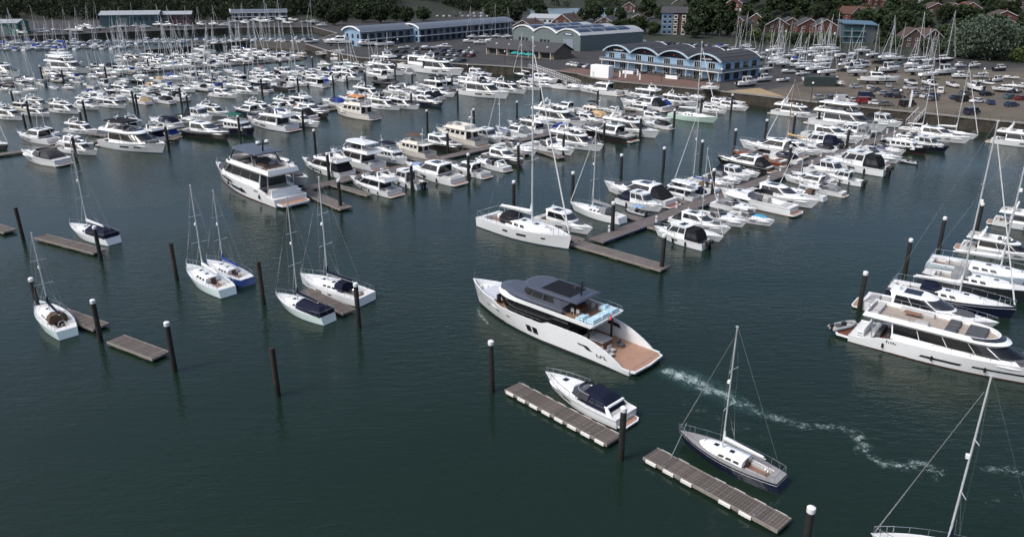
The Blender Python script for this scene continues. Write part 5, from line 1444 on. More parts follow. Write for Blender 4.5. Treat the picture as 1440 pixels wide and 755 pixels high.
# ------------------------------------------------------------------ surveyed layout (metres)
HERO = (4.77, 84.24, 137.5, 1.007)
YR = (49.75, 76.45, -39, 1.0)
YM = (-51.65, 148.02, 136, 1.321)
EXP = (7.26, 67.6, 135, 10.45)
FGSAIL = [
 (19.19, 57.36, 136, 10.56, {'hull': 'navy', 'boom': 'white', 'mh': 12.3, 'teakdeck': 1, 'thin': 1}, 'navy-hulled sailing yacht with white mast beside the foreground plank pontoon'),
 (-68.67, 119.04, 148, 12.49, {'boom': 'white', 'tent': 'navy', 'mh': 13.4, 'thin': 1}, 'white sailing yacht with navy cockpit cover, upper left'),
 (-56.87, 86.4, 135, 11.58, {'boom': 'navy', 'hood': 'brown', 'mh': 10.7, 'hull': 'paleturq', 'thin': 1}, 'small white sailing boat with brown sprayhood at far left'),
 (-42.47, 99.08, 136, 12.44, {'boom': 'white', 'mh': 13.1, 'hull': 'paleturq', 'thin': 1}, 'plain white sailing yacht without sail cover, left of the blue boat'),
 (-40.75, 102.18, 140, 11.07, {'hull': 'blue', 'boom': 'blue', 'mh': 11.4, 'thin': 1}, 'blue-hulled sailing boat with blue sail cover'),
 (-26.9, 89.82, 142, 11.03, {'boom': 'navy', 'tent': 'navy', 'mh': 13.4, 'hull': 'paleturq', 'hood': 'none', 'thin': 1}, 'white sailing yacht with navy cockpit tent, nearest of left group'),
 (-24.28, 95.95, 146, 12.75, {'boom': 'navy', 'hood': 'navy', 'big': 1, 'mh': 14.8, 'thin': 1}, 'white sailing yacht with navy sail cover and sprayhood moored by pontoon'),
 (32.39, 44.61, 158, 11.5, {'boom': 'navy', 'mh': 14.2, 'hood': 'navy', 'thin': 1}, 'white sailing yacht cut by the bottom edge with tall pale mast'),
]
FGDOCK = [
 ((0.0, 70.19), (9.45, 60.32), 1.95, 'weathered plank pontoon lined with white fenders beside the express cruiser', 8),
 ((12.44, 58.36), (21.34, 48.72), 1.95, 'plank pontoon in the foreground beside the navy sailing yacht', 7),
 ((-76.95, 118.55), (-63.49, 111.11), 1.9, 'weathered pontoon beside the sailing yacht with navy cover', 0),
 ((-57.41, 88.84), (-49.99, 84.47), 1.9, 'dark pontoon behind the small sailing boat at far left', 0),
 ((-46.73, 81.28), (-39.54, 76.99), 2.0, 'bare short pontoon with pale edges, left foreground', 0),
 ((-28.11, 95.79), (-20.67, 88.84), 1.8, 'pontoon between two moored sailing yachts in left middle water', 0),
 ((-90.46, 125.52), (-83.27, 120.92), 1.9, 'end of a bare pontoon cut by the left edge', 0),
]
PIERS = [
 ((13.44, 116.26), (110.45, 211.62), 3.0, 'long right pier walkway with blue edges running up to the quay', 1),
 ((9.75, 115.58), (22.33, 104.02), 2.4, 'outer cross pontoon at the end of the long right pier', 0),
 ((-40.85, 147.51), (57.21, 252.66), 2.6, 'middle pier walkway behind the large hardtop yacht', 0),
 ((-121.1, 176.72), (7.76, 301.15), 2.6, 'left pier walkway between two rows of motor yachts', 0),
 ((-138.93, 265.91), (-40.06, 361.39), 2.4, 'second left pier walkway among densely moored boats', 0),
 ((-200.34, 292.46), (-100.8, 382.08), 2.4, 'back left pier walkway near the superyachts', 0),
 ((-40.88, 145.93), (-30.09, 133.92), 2.4, 'short outer cross pontoon at the end of the middle pier', 0),
 ((-6.79, 202.75), (11.62, 173.95), 1.9, 'long finger pontoon crossing the middle pier', 0),
 ((-282.85, 433.16), (-205.61, 444.01), 2.2, 'nearer far-shore pontoon crowded with small sailing boats', 0),
 ((-304.28, 467.19), (-118.99, 483.4), 2.2, 'farther far-shore pontoon crowded with small sailing boats', 0),
]
FINGERS = [
 ((11.26, 116.22), (4.19, 123.29), 'finger pontoon, first from outer end on upper side of right pier'),
 ((22.65, 127.42), (19.12, 130.96), 'finger pontoon, second from outer end on upper side of right pier'),
 ((33.01, 137.6), (27.2, 143.41), 'finger pontoon, third from outer end on upper side of right pier'),
 ((43.09, 147.51), (39.55, 151.05), 'finger pontoon, fourth from outer end on upper side of right pier'),
 ((59.47, 163.61), (51.71, 171.38), 'finger pontoon, fifth from outer end on upper side of right pier'),
 ((73.03, 176.94), (65.3, 184.66), 'finger pontoon, sixth from outer end on upper side of right pier'),
 ((81.95, 185.71), (76.91, 190.75), 'finger pontoon, seventh from outer end on upper side of right pier'),
 ((23.22, 123.77), (29.08, 117.9), 'finger pontoon, first from outer end on lower side of right pier'),
 ((32.77, 133.16), (37.92, 128.01), 'finger pontoon, second from outer end on lower side of right pier'),
 ((42.89, 143.1), (51.39, 134.6), 'finger pontoon, third from outer end on lower side of right pier'),
 ((51.63, 151.7), (56.62, 146.71), 'finger pontoon, fourth from outer end on lower side of right pier'),
 ((65.36, 165.19), (70.15, 160.4), 'finger pontoon, fifth from outer end on lower side of right pier'),
 ((79.47, 179.07), (83.01, 175.53), 'finger pontoon, sixth from outer end on lower side of right pier'),
 ((91.25, 190.64), (97.23, 184.65), 'finger pontoon, seventh from outer end on lower side of right pier'),
 ((105.31, 204.46), (111.49, 198.29), 'finger pontoon, eighth from outer end on lower side of right pier'),
 ((-36.13, 150.67), (-27.33, 142.77), 'finger pontoon, first from outer end on lower side of middle pier'),
 ((-26.26, 161.24), (-19.88, 155.35), 'finger pontoon, second from outer end on lower side of middle pier'),
 ((-16.07, 172.17), (-9.97, 166.38), 'finger pontoon, third from outer end on lower side of middle pier'),
 ((-4.21, 184.89), (3.5, 177.44), 'finger pontoon, fourth from outer end on lower side of middle pier'),
 ((11.43, 201.67), (20.79, 192.63), 'finger pontoon, fifth from outer end on lower side of middle pier'),
 ((26.21, 217.51), (31.78, 212.13), 'finger pontoon, sixth from outer end on lower side of middle pier'),
 ((46.76, 239.55), (52.63, 233.88), 'finger pontoon, seventh from outer end on lower side of middle pier'),
 ((-30.86, 160.14), (-40.56, 168.79), 'finger pontoon, first from outer end on upper side of middle pier'),
 ((-20.35, 171.4), (-27.34, 177.8), 'finger pontoon, second from outer end on upper side of middle pier'),
 ((-8.68, 183.92), (-17.35, 192.02), 'finger pontoon, third from outer end on upper side of middle pier'),
 ((11.04, 205.06), (3.79, 212.07), 'finger pontoon, fourth from outer end on upper side of middle pier'),
 ((20.99, 215.73), (14.57, 221.92), 'finger pontoon, fifth from outer end on upper side of middle pier'),
 ((30.55, 225.99), (23.72, 232.59), 'finger pontoon, sixth from outer end on upper side of middle pier'),
 ((40.19, 236.32), (35.13, 241.2), 'finger pontoon, seventh from outer end on upper side of middle pier'),
 ((55.24, 252.47), (47.51, 259.94), 'finger pontoon, eighth from outer end on upper side of middle pier'),
 ((-113.42, 180.74), (-104.11, 175.95), 'finger pontoon, first from outer end on lower side of left pier'),
 ((-94.69, 200.31), (-85.69, 195.1), 'finger pontoon, second from outer end on lower side of left pier'),
 ((-85.47, 208.4), (-76.22, 202.54), 'finger pontoon, third from outer end on lower side of left pier'),
 ((-72.74, 220.9), (-63.46, 214.53), 'finger pontoon, fourth from outer end on lower side of left pier'),
 ((-51.09, 242.16), (-41.7, 235.04), 'finger pontoon, fifth from outer end on lower side of left pier'),
 ((-38.99, 253.93), (-30.02, 246.78), 'finger pontoon, sixth from outer end on lower side of left pier'),
 ((-12.78, 279.4), (-3.03, 270.86), 'finger pontoon, seventh from outer end on lower side of left pier'),
 ((2.47, 294.17), (8.22, 288.99), 'finger pontoon, eighth from outer end on lower side of left pier'),
 ((-105.23, 199.17), (-111.66, 202.44), 'finger pontoon, first from outer end on upper side of left pier'),
 ((-100.3, 203.4), (-108.31, 207.54), 'finger pontoon, second from outer end on upper side of left pier'),
 ((-88.3, 218.3), (-95.87, 222.24), 'finger pontoon, third from outer end on upper side of left pier'),
 ((-83.75, 217.72), (-90.79, 221.9), 'finger pontoon, fourth from outer end on upper side of left pier'),
 ((-66.7, 231.98), (-75.77, 238.18), 'finger pontoon, fifth from outer end on upper side of left pier'),
 ((-53.69, 243.97), (-58.73, 247.57), 'finger pontoon, sixth from outer end on upper side of left pier'),
 ((-33.2, 263.65), (-42.36, 270.98), 'finger pontoon, seventh from outer end on upper side of left pier'),
 ((-134.35, 267.1), (-127.1, 262.92), 'finger pontoon, first from outer end on lower side of second left pier'),
 ((-127.18, 275.11), (-121.43, 271.76), 'finger pontoon, second from outer end on lower side of second left pier'),
 ((-116.65, 283.8), (-107.5, 277.93), 'finger pontoon, third from outer end on lower side of second left pier'),
 ((-105.59, 295.0), (-99.04, 290.61), 'finger pontoon, fourth from outer end on lower side of second left pier'),
 ((-94.55, 306.0), (-86.49, 300.38), 'finger pontoon, fifth from outer end on lower side of second left pier'),
 ((-75.23, 324.67), (-67.2, 318.63), 'finger pontoon, sixth from outer end on lower side of second left pier'),
 ((-57.5, 342.41), (-47.39, 334.23), 'finger pontoon, seventh from outer end on lower side of second left pier'),
 ((-49.43, 350.21), (-40.18, 342.4), 'finger pontoon, eighth from outer end on lower side of second left pier'),
 ((-120.92, 288.71), (-125.29, 291.15), 'finger pontoon, first from outer end on upper side of second left pier'),
 ((-114.46, 295.45), (-120.92, 299.06), 'finger pontoon, second from outer end on upper side of second left pier'),
 ((-108.05, 300.31), (-116.3, 305.24), 'finger pontoon, third from outer end on upper side of second left pier'),
 ((-98.46, 309.5), (-103.27, 312.47), 'finger pontoon, fourth from outer end on upper side of second left pier'),
 ((-94.09, 312.47), (-98.89, 315.5), 'finger pontoon, fifth from outer end on upper side of second left pier'),
 ((-89.22, 316.58), (-95.49, 320.68), 'finger pontoon, sixth from outer end on upper side of second left pier'),
 ((-75.55, 330.33), (-79.75, 333.21), 'finger pontoon, seventh from outer end on upper side of second left pier'),
 ((-66.79, 337.87), (-72.33, 341.78), 'finger pontoon, eighth from outer end on upper side of second left pier'),
 ((-54.42, 349.8), (-60.95, 354.72), 'finger pontoon, ninth from outer end on upper side of second left pier'),
 ((-46.67, 357.39), (-54.64, 363.57), 'finger pontoon, tenth from outer end on upper side of second left pier'),
 ((-198.56, 288.28), (-194.04, 285.98), 'finger pontoon, first from outer end on lower side of back left pier'),
 ((-192.37, 295.28), (-186.34, 292.21), 'finger pontoon, second from outer end on lower side of back left pier'),
 ((-185.67, 305.48), (-180.91, 303.06), 'finger pontoon, third from outer end on lower side of back left pier'),
 ((-187.46, 297.72), (-183.0, 295.45), 'finger pontoon, fourth from outer end on lower side of back left pier'),
 ((-180.15, 307.49), (-175.49, 305.1), 'finger pontoon, fifth from outer end on lower side of back left pier'),
 ((-179.07, 305.45), (-173.41, 302.43), 'finger pontoon, sixth from outer end on lower side of back left pier'),
 ((-169.19, 320.52), (-163.74, 317.67), 'finger pontoon, seventh from outer end on lower side of back left pier'),
 ((-165.1, 324.36), (-159.7, 321.41), 'finger pontoon, eighth from outer end on lower side of back left pier'),
 ((-161.3, 328.28), (-156.88, 325.95), 'finger pontoon, ninth from outer end on lower side of back left pier'),
 ((-150.23, 340.66), (-155.57, 343.66), 'finger pontoon, first from outer end on upper side of back left pier'),
 ((-135.02, 356.08), (-141.28, 359.8), 'finger pontoon, second from outer end on upper side of back left pier'),
 ((-127.12, 363.92), (-134.28, 368.25), 'finger pontoon, third from outer end on upper side of back left pier'),
 ((-121.33, 367.69), (-127.73, 371.68), 'finger pontoon, fourth from outer end on upper side of back left pier'),
 ((-101.58, 390.78), (-110.56, 396.35), 'finger pontoon, fifth from outer end on upper side of back left pier'),
]
PILES = [
 (-79.23, 117.7, 5.7, 0, 1, 'bare brown timber pile near the left edge beside a pontoon'),
 (-62.1, 108.56, 5.4, 1, 0, 'dark pile at the right end of the navy-covered yacht pontoon'),
 (-60.3, 89.28, 5.1, 1, 0, 'white-capped pile behind the small far-left sailing boat'),
 (-48.49, 81.26, 5.5, 1, 0, 'white-capped pile between two left foreground pontoons'),
 (-36.88, 74.21, 5.8, 1, 0, 'white-capped pile at the right end of the bare left pontoon'),
 (-47.37, 100.59, 5.5, 0, 1, 'bare brown timber pile left of the white-and-blue pair of yachts'),
 (-32.57, 92.19, 5.8, 0, 1, 'bare brown timber pile right of the blue sailing boat'),
 (-24.15, 69.09, 5.7, 0, 1, 'lone bare brown timber pile in open water'),
 (-18.75, 85.11, 5.9, 1, 0, 'white-capped pile at the stern of the blue-covered sailing yacht'),
 (-2.07, 69.81, 5.8, 1, 0, 'white-capped pile left of the express cruiser pontoon'),
 (9.76, 57.99, 5.4, 1, 0, 'white-capped pile at the end of the express cruiser pontoon'),
 (21.03, 44.06, 6.2, 1, 0, 'white-capped pile in the right foreground near the bottom edge'),
 (44.69, 90.16, 5.7, 1, 0, 'white-capped pile at the stern of the large right yacht'),
 (56.55, 102.76, 5.6, 1, 0, 'white-capped pile beside the navy sailing yacht stern'),
 (66.75, 112.97, 5.6, 1, 0, 'white-capped pile beside the pale blue racing yacht'),
 (76.8, 120.56, 5.6, 1, 0, 'white-capped pile farthest back among the right-edge berths'),
]
PILES2 = [(-159.1, 247.5), (-129.6, 204.3), (-141.7, 226.3), (-186.7, 311.9), (-171.6, 299.7), (-100.7, 174.7), (-116.6, 208.2), (-125.8, 227.4), (-161.2, 311.9), (-120.1, 246.2), (-116.0, 239.6), (-156.3, 339.3), (-84.8, 187.6), (-107.9, 253.1), (-99.3, 237.1), (-139.6, 360.3), (-111.6, 292.1), (-98.9, 266.5), (-71.4, 200.6), (-108.9, 320.6), (-88.0, 274.6), (-96.9, 329.7), (-76.1, 277.9), (-57.7, 212.2), (-87.0, 344.3), (-47.2, 182.1), (-38.4, 157.2), (-65.1, 284.8), (-31.5, 135.6), (-59.6, 283.1), (-44.7, 226.3), (-55.1, 294.0), (-57.2, 363.1), (-46.7, 314.0), (-31.4, 242.2), (-36.8, 288.4), (-19.8, 147.7), (-37.2, 332.0), (-23.1, 209.2), (-15.2, 179.8), (-21.8, 284.8), (-17.3, 247.5), (-17.8, 316.2), (-9.1, 156.6), (-10.4, 211.2), (0.3, 134.7), (1.4, 224.0), (1.4, 166.5), (9.3, 253.1), (12.1, 178.3), (11.5, 141.2), (27.3, 247.5), (23.2, 192.6), (16.7, 121.3), (22.7, 156.0), (33.3, 198.7), (21.9, 104.7), (32.7, 162.6), (44.3, 210.2), (56.7, 232.2), (42.5, 169.8), (38.7, 143.6), (67.2, 237.1), (53.5, 182.8), (64.7, 195.2), (60.4, 164.5), (74.7, 203.3), (86.2, 216.3), (81.2, 184.4)]
PH = {'EL': 'on the right pier upper side', 'ER': 'on the right pier lower side', 'RC': 'in the right-edge berths', 'MR': 'on the middle pier lower side', 'ML': 'on the middle pier upper side', 'Q': 'under the quay walls', 'P3R': 'on the left pier lower side', 'P3L': 'on the left pier upper side', 'P4R': 'on second left pier lower side', 'P4L': 'on second left pier upper side', 'P5R': 'on back left pier lower side', 'P5L': 'on back left pier upper side', 'P7R': 'on the farthest dense row, lower side', 'P7L': 'on the farthest dense row, upper side', 'F1': 'on the nearer far-shore pontoon', 'F2': 'on the farther far-shore pontoon', 'L': 'among the boats laid up ashore', 'LF': 'among the far-shore laid-up boats', 'LB': 'among rear yard boats laid up ashore'}
FLEET = [
('EL','white sailing yacht with black sprayhood','sail',2.4,119.8,0.0,19.3,-45,{'hood':'black','boom':'white','mh':28,'big':1},0),
('EL','white sport cruiser','sport',9.0,123.8,0.0,11.8,-45,{'pad':'black','cab':'pilot'},0),
('EL','white sailing yacht with grey sprayhood','sail',14.9,130.7,0.0,12.3,135,{'hood':'grey','boom':'grey','mh':14},0),
('EL','white sport cruiser with black canopy','sport',23.8,142.2,0.0,15.6,135,{'canopy':'black','teak':'red'},0),
('EL','small grey inflatable tender with blue bimini','rib',22.3,132.2,0.0,4.1,135,{'bimini':'blue'},0),
('EL','white wheelhouse boat with navy canopy','pilot',23.7,135.8,0.0,9.6,-45,{'canopy':'navy'},0),
('EL','white flybridge yacht','fly',31.4,143.9,0.0,9.7,135,{'hard':1},0),
('EL','white sport cruiser with navy canopy','sport',34.3,145.5,0.0,8.5,135,{'canopy':'navy'},0),
('EL','white sailing yacht with brown sprayhood','sail',36.7,149.0,0.0,10.3,135,{'hood':'brown','boom':'blue','mh':15},0),
('EL','white open cruiser','open',40.2,151.6,0.0,8.9,-45,{'canopy':'none'},0),
('EL','white open cruiser with grey canopy','open',43.8,154.7,0.0,8.3,-45,{'canopy':'grey'},0),
('EL','white open cruiser','open',43.4,152.1,0.0,3.8,-45,{},0),
('EL','white wheelhouse boat with navy canopy','pilot',46.3,157.3,0.0,8.4,-45,{'canopy':'navy'},0),
('EL','white open cruiser','open',48.9,159.8,0.0,8.4,-45,{'canopy':'none'},0),
('EL','black-hulled sport cruiser with black canopy','sport',51.1,167.1,0.0,13.4,135,{'hull':'black','canopy':'black'},0),
('EL','varnished wooden open cruiser','open',55.9,172.0,0.0,12.9,135,{'hull':'wood','canopy':'none'},1),
('EL','white sport cruiser','sport',61.5,181.4,0.0,15.9,135,{},1),
('EL','white open cruiser with navy canopy','open',61.2,173.0,0.0,9.9,135,{'canopy':'navy'},1),
('EL','white sailing yacht with tan sail cover','sail',68.7,188.3,0.0,12.9,135,{'boom':'tan','mast':'wood','mh':14},1),
('EL','white sport cruiser with navy canopy','sport',68.3,181.1,0.0,11.5,-45,{'canopy':'navy'},1),
('EL','white wheelhouse boat with navy canopy','pilot',75.4,187.6,0.0,10.9,135,{'canopy':'navy'},1),
('EL','white open cruiser with black canopy','open',74.2,183.4,0.0,8.4,135,{'canopy':'black'},1),
('EL','white open cruiser with navy canopy','open',78.8,189.2,0.0,8.4,135,{'canopy':'navy'},1),
('EL','white sport cruiser','sport',82.2,195.5,0.0,15.2,-45,{},1),
('EL','white sport cruiser with black canopy','sport',86.9,198.2,0.0,10.0,-45,{'canopy':'black'},1),
('EL','white flybridge yacht','fly',92.9,211.5,0.0,20.6,-45,{'hard':1},1),
('EL','white wheelhouse boat with grey canopy','pilot',89.3,200.9,0.0,10.3,135,{'canopy':'grey'},1),
('EL','white sport cruiser with grey canopy','sport',91.8,203.5,0.0,10.6,-45,{'canopy':'grey'},1),
('EL','white wheelhouse boat with black canopy','pilot',103.7,215.3,0.0,10.7,-45,{'canopy':'black'},1),
('ER','white wheelhouse boat with black canopy','pilot',27.0,117.0,0.0,9.9,135,{'canopy':'black'},0),
('ER','white sailing yacht with grey sprayhood','sail',30.4,119.6,0.0,9.8,-45,{'hood':'grey','boom':'white','mh':13},0),
('ER','white sport cruiser with black canopy','sport',32.0,123.9,0.0,11.1,-45,{'canopy':'black'},0),
('ER','white open cruiser','open',36.2,126.9,0.0,9.7,-45,{'canopy':'none'},0),
('ER','white open cruiser with grey canopy','open',40.5,134.1,0.0,8.6,-45,{'canopy':'grey'},0),
('ER','white open cruiser','open',41.5,127.3,0.0,8.6,-45,{'canopy':'none','pad':'blue'},0),
('ER','white open cruiser','open',45.0,136.7,0.0,14.8,135,{'canopy':'none','slim':1},0),
('ER','white sport cruiser','sport',50.8,139.4,0.0,14.1,-45,{'pad':'none'},0),
('ER','white sailing yacht with brown sprayhood','sail',55.9,143.5,0.0,9.8,135,{'hood':'brown','boom':'white','mh':14},0),
('ER','white sport cruiser','sport',60.1,151.9,0.0,10.6,135,{'canopy':'none'},0),
('ER','white open cruiser with grey canopy','open',62.0,155.0,0.0,8.9,135,{'canopy':'grey'},0),
('ER','white open cruiser with grey canopy','open',61.1,146.2,0.0,8.3,135,{'canopy':'grey'},0),
('ER','white wheelhouse boat','pilot',67.6,159.6,0.0,10.2,-45,{'canopy':'none'},0),
('ER','white wheelhouse boat','pilot',68.2,153.9,0.0,8.0,135,{'hull':'white'},0),
('ER','white wheelhouse boat with black canopy','pilot',74.8,164.2,0.0,13.4,135,{'canopy':'black','big':1},0),
('ER','white open cruiser','open',77.3,168.6,0.0,10.8,135,{'canopy':'none'},0),
('ER','white open cruiser with grey canopy','open',79.6,171.4,0.0,10.1,135,{'canopy':'grey'},1),
('ER','white open cruiser','open',83.0,173.5,0.0,12.2,-45,{'canopy':'none','arch':1},1),
('ER','white sailing yacht with blue sail cover','sail',85.7,178.8,0.0,8.1,135,{'mh':10.6,'boom':'blue','hood':'none'},1),
('ER','white open cruiser','open',88.8,180.9,0.0,9.5,-45,{'canopy':'none'},1),
('ER','black-hulled trawler yacht','trawler',94.7,183.0,0.0,10.5,-45,{'hull':'black'},1),
('ER','white sport cruiser with grey canopy','sport',99.7,192.0,0.0,8.9,-45,{'canopy':'grey'},1),
('ER','small grey inflatable tender','rib',89.7,170.9,0.0,3.9,135,{},1),
('ER','white open cruiser','open',102.4,194.3,0.0,9.4,-45,{'canopy':'none'},1),
('ER','white sailing yacht','sail',109.3,205.5,0.0,10.3,-45,{'boom':'white','mh':15},1),
('ER','navy-hulled wheelhouse boat','pilot',101.0,185.1,0.0,10.0,-45,{'hull':'navy'},1),
('ER','white sport cruiser','sport',109.4,195.3,0.0,14.6,-45,{},1),
('ER','white sailing yacht','sail',115.0,199.8,0.0,12.4,-45,{'boom':'white','mh':17},1),
('RC','white sport cruiser','sport',51.9,87.2,0.0,14.8,-38,{'canopy':'none','hd':-38},0),
('RC','navy-hulled sailing yacht with navy sprayhood','sail',57.1,91.9,0.0,14.8,-38,{'hull':'navy','hood':'navy','boom':'white','mh':22,'hd':-38,'big':1},0),
('RC','charcoal-hulled sailing yacht with grey sprayhood','sail',63.8,96.8,0.0,14.9,-38,{'hull':'charcoal','hood':'grey','boom':'grey','mh':0,'hd':-38},0),
('RC','pale blue-hulled sailing yacht','sail',67.5,100.7,0.0,16.1,-38,{'hull':'paleblue','boom':'white','mh':21,'hd':-38,'race':1},0),
('RC','white flybridge yacht','fly',75.4,110.4,0.0,11.5,-38,{'hd':-38},0),
('RC','white flybridge yacht','fly',88.2,123.0,0.0,12.1,-38,{'hd':-38},0),
('MR','white flybridge yacht','fly',-47.4,155.7,0.0,17.0,-41,{'pad':'grey'},0),
('MR','white flybridge yacht','fly',-27.9,148.4,0.0,13.9,138,{},0),
('MR','white wheelhouse boat','pilot',-21.7,152.0,0.0,10.2,138,{'teak':'tan'},0),
('MR','white sport cruiser','sport',-17.1,157.8,0.0,16.5,137,{'pad':'blue'},0),
('MR','white sport cruiser','sport',-10.0,161.6,0.0,12.1,137,{},0),
('MR','white open cruiser','open',-4.7,166.2,0.0,9.9,137,{'canopy':'none','arch':1},0),
('MR','dark grey-hulled sport cruiser','sport',-1.6,172.2,0.0,12.6,-44,{'hull':'greyblack'},1),
('MR','white open cruiser','open',1.1,181.1,0.0,12.8,-41,{'canopy':'none'},1),
('MR','white open cruiser','open',9.5,181.8,0.0,14.3,-44,{'canopy':'none'},1),
('MR','white open cruiser with tan canopy','open',15.3,196.6,0.0,10.9,138,{'canopy':'tan'},1),
('MR','white flybridge yacht','fly',16.0,186.9,0.0,16.2,-44,{},1),
('MR','black-hulled sport cruiser','sport',24.5,199.4,0.0,16.3,136,{'hull':'black'},1),
('MR','cream sport cruiser with blue canopy','sport',30.5,211.4,0.0,11.7,138,{'canopy':'blue','hull':'cream'},1),
('MR','white flybridge yacht','fly',31.7,203.1,0.0,17.6,-44,{'pad':'none'},1),
('MR','white sport cruiser with grey canopy','sport',41.4,222.9,0.0,10.8,-42,{'canopy':'grey'},1),
('MR','white open cruiser with black canopy','open',40.3,213.0,0.0,9.1,136,{'canopy':'black'},1),
('MR','mint green-hulled sailing yacht','sail',52.5,223.3,0.0,16.0,-44,{'hull':'mint','boom':'white','mh':19},1),
('MR','white sport cruiser','sport',61.3,236.2,0.0,9.6,-44,{},1),
('MR','white sport cruiser with navy canopy','sport',67.0,248.7,0.0,10.4,-42,{'canopy':'navy'},1),
('MR','white open cruiser','open',70.3,252.0,0.0,10.5,138,{'canopy':'none'},1),
('MR','white sport cruiser','sport',68.6,241.8,0.0,11.5,-44,{'pad':'none'},1),
('ML','white flybridge yacht with black canopy','fly',-40.7,163.1,0.0,15.9,139,{'canopy':'black'},0),
('ML','white flybridge yacht','fly',-35.7,170.3,0.0,17.1,138,{'hard':1},1),
('ML','white trawler yacht with navy bimini','trawler',-27.5,172.3,0.0,11.1,-42,{'bimini':'navy'},1),
('ML','cream trawler yacht with brown bimini','trawler',-23.6,179.9,0.0,12.6,138,{'hull':'cream','bimini':'brown'},1),
('ML','black-hulled sport cruiser','sport',-16.7,186.1,0.0,14.0,-43,{'hull':'black'},1),
('ML','cream trawler yacht','trawler',-13.6,193.8,0.0,16.5,137,{'hull':'cream'},1),
('ML','white wheelhouse boat with navy canopy','pilot',-6.3,194.6,0.0,10.4,-41,{'canopy':'navy'},1),
('ML','white sailing yacht with grey sprayhood','sail',-2.7,198.3,0.0,10.5,138,{'mh':13.7,'boom':'blue','hood':'grey'},1),
('ML','white sport cruiser with grey canopy','sport',0.2,202.6,0.0,12.4,138,{'canopy':'grey'},1),
('ML','white flybridge yacht','fly',4.1,208.6,0.0,14.8,136,{},1),
('ML','white flybridge yacht','fly',13.5,216.9,0.0,19.2,-44,{},1),
('ML','white sport cruiser','sport',16.0,241.8,0.0,11.2,136,{},1),
('ML','white open cruiser with blue canopy','open',15.2,204.1,0.0,11.9,-44,{'canopy':'blue'},1),
('ML','white sport cruiser','sport',22.3,220.5,0.0,10.5,-44,{},1),
('ML','cream trawler yacht with black bimini','trawler',23.5,231.1,0.0,11.3,136,{'hull':'cream','bimini':'black'},1),
('ML','navy-hulled open cruiser with tan canopy','open',23.0,225.3,0.0,12.2,138,{'canopy':'tan','hull':'navy'},1),
('ML','white sport cruiser with black canopy','sport',30.5,236.8,0.0,8.3,136,{'canopy':'black'},1),
('ML','white flybridge yacht','fly',38.5,239.3,0.0,10.2,138,{'canopy':'none'},1),
('ML','white flybridge yacht','fly',44.0,265.2,0.0,14.9,136,{},1),
('ML','white sport cruiser with black canopy','sport',41.1,244.3,0.0,17.3,136,{'canopy':'black'},1),
('ML','white sport cruiser with blue canopy','sport',45.9,247.6,0.0,11.5,138,{'canopy':'blue'},1),
('ML','white flybridge yacht','fly',54.5,251.3,0.0,12.7,-44,{'pad':'none'},1),
('ML','white open cruiser','open',60.1,261.2,0.0,10.5,-42,{'canopy':'none'},1),
('Q','white open cruiser','open',20.7,284.8,0.0,12.6,-40,{'canopy':'none','hd':-40},1),
('Q','white sport cruiser','sport',30.5,275.1,0.0,17.6,140,{'pad':'none','hd':140},1),
('Q','white flybridge yacht','fly',85.1,229.5,0.0,15.1,-42,{'hd':-42,'hull':'white'},1),
('Q','white flybridge yacht','fly',127.6,188.0,0.0,15.4,-42,{'hd':-42},1),
('P3R','white open cruiser with charcoal canopy','open',-106.8,171.8,0.0,14.5,153,{'canopy':'charcoal'},1),
('P3R','white sport cruiser with grey canopy','sport',-106.7,187.1,0.0,12.1,-27,{'canopy':'grey'},1),
('P3R','white flybridge yacht','fly',-102.7,180.7,0.0,12.3,-27,{'pad':'grey'},1),
('P3R','white flybridge yacht with black bimini','fly',-91.3,185.0,0.0,21.4,-29,{'pad':'grey','bimini':'black'},1),
('P3R','white flybridge yacht with navy canopy','fly',-95.3,197.5,0.0,13.4,151,{'canopy':'navy'},1),
('P3R','cream flybridge yacht with blue canopy','fly',-92.6,201.6,0.0,11.4,151,{'canopy':'blue','hull':'cream'},1),
('P3R','white open cruiser with navy canopy','open',-97.6,215.4,0.0,12.2,150,{'canopy':'navy'},1),
('P3R','black-hulled sport cruiser','sport',-79.3,199.8,0.0,16.7,-31,{'hull':'black'},1),
('P3R','navy-hulled trawler yacht with green bimini','trawler',-73.3,205.4,0.0,12.9,-32,{'hull':'navy','bimini':'green'},1),
('P3R','white flybridge yacht','fly',-67.3,212.9,0.0,18.5,146,{},1),
('P3R','navy-hulled open cruiser with blue canopy','open',-67.4,225.9,0.0,12.4,-33,{'canopy':'blue','hull':'navy'},1),
('P3R','white sport cruiser with black canopy','sport',-63.6,228.7,0.0,13.8,146,{'canopy':'black'},1),
('P3R','white sport cruiser','sport',-58.5,215.4,0.0,13.2,-34,{'pad':'none'},1),
('P3R','charcoal-hulled sport cruiser with tan canopy','sport',-59.9,231.6,0.0,15.0,-34,{'canopy':'tan','hull':'charcoal'},1),
('P3R','cream trawler yacht with orange bimini','trawler',-46.7,229.2,0.0,16.4,144,{'hull':'cream','bimini':'orange'},1),
('P3R','white flybridge yacht','fly',-39.8,243.2,0.0,13.9,-37,{},1),
('P3R','white flybridge yacht','fly',-34.0,244.5,0.0,13.6,-38,{},1),
('P3R','white sport cruiser with black canopy','sport',-31.0,260.4,0.0,14.9,142,{'canopy':'black'},1),
('P3R','navy-hulled sport cruiser','sport',-26.9,249.8,0.0,13.5,-39,{'hull':'navy'},1),
('P3R','white sport cruiser with navy canopy','sport',-28.4,265.1,0.0,12.0,142,{'canopy':'navy'},1),
('P3R','white sport cruiser with navy canopy','sport',-24.3,268.7,0.0,12.7,-38,{'canopy':'navy'},1),
('P3R','white flybridge yacht','fly',-9.1,267.9,0.0,21.4,-40,{'pad':'none'},1),
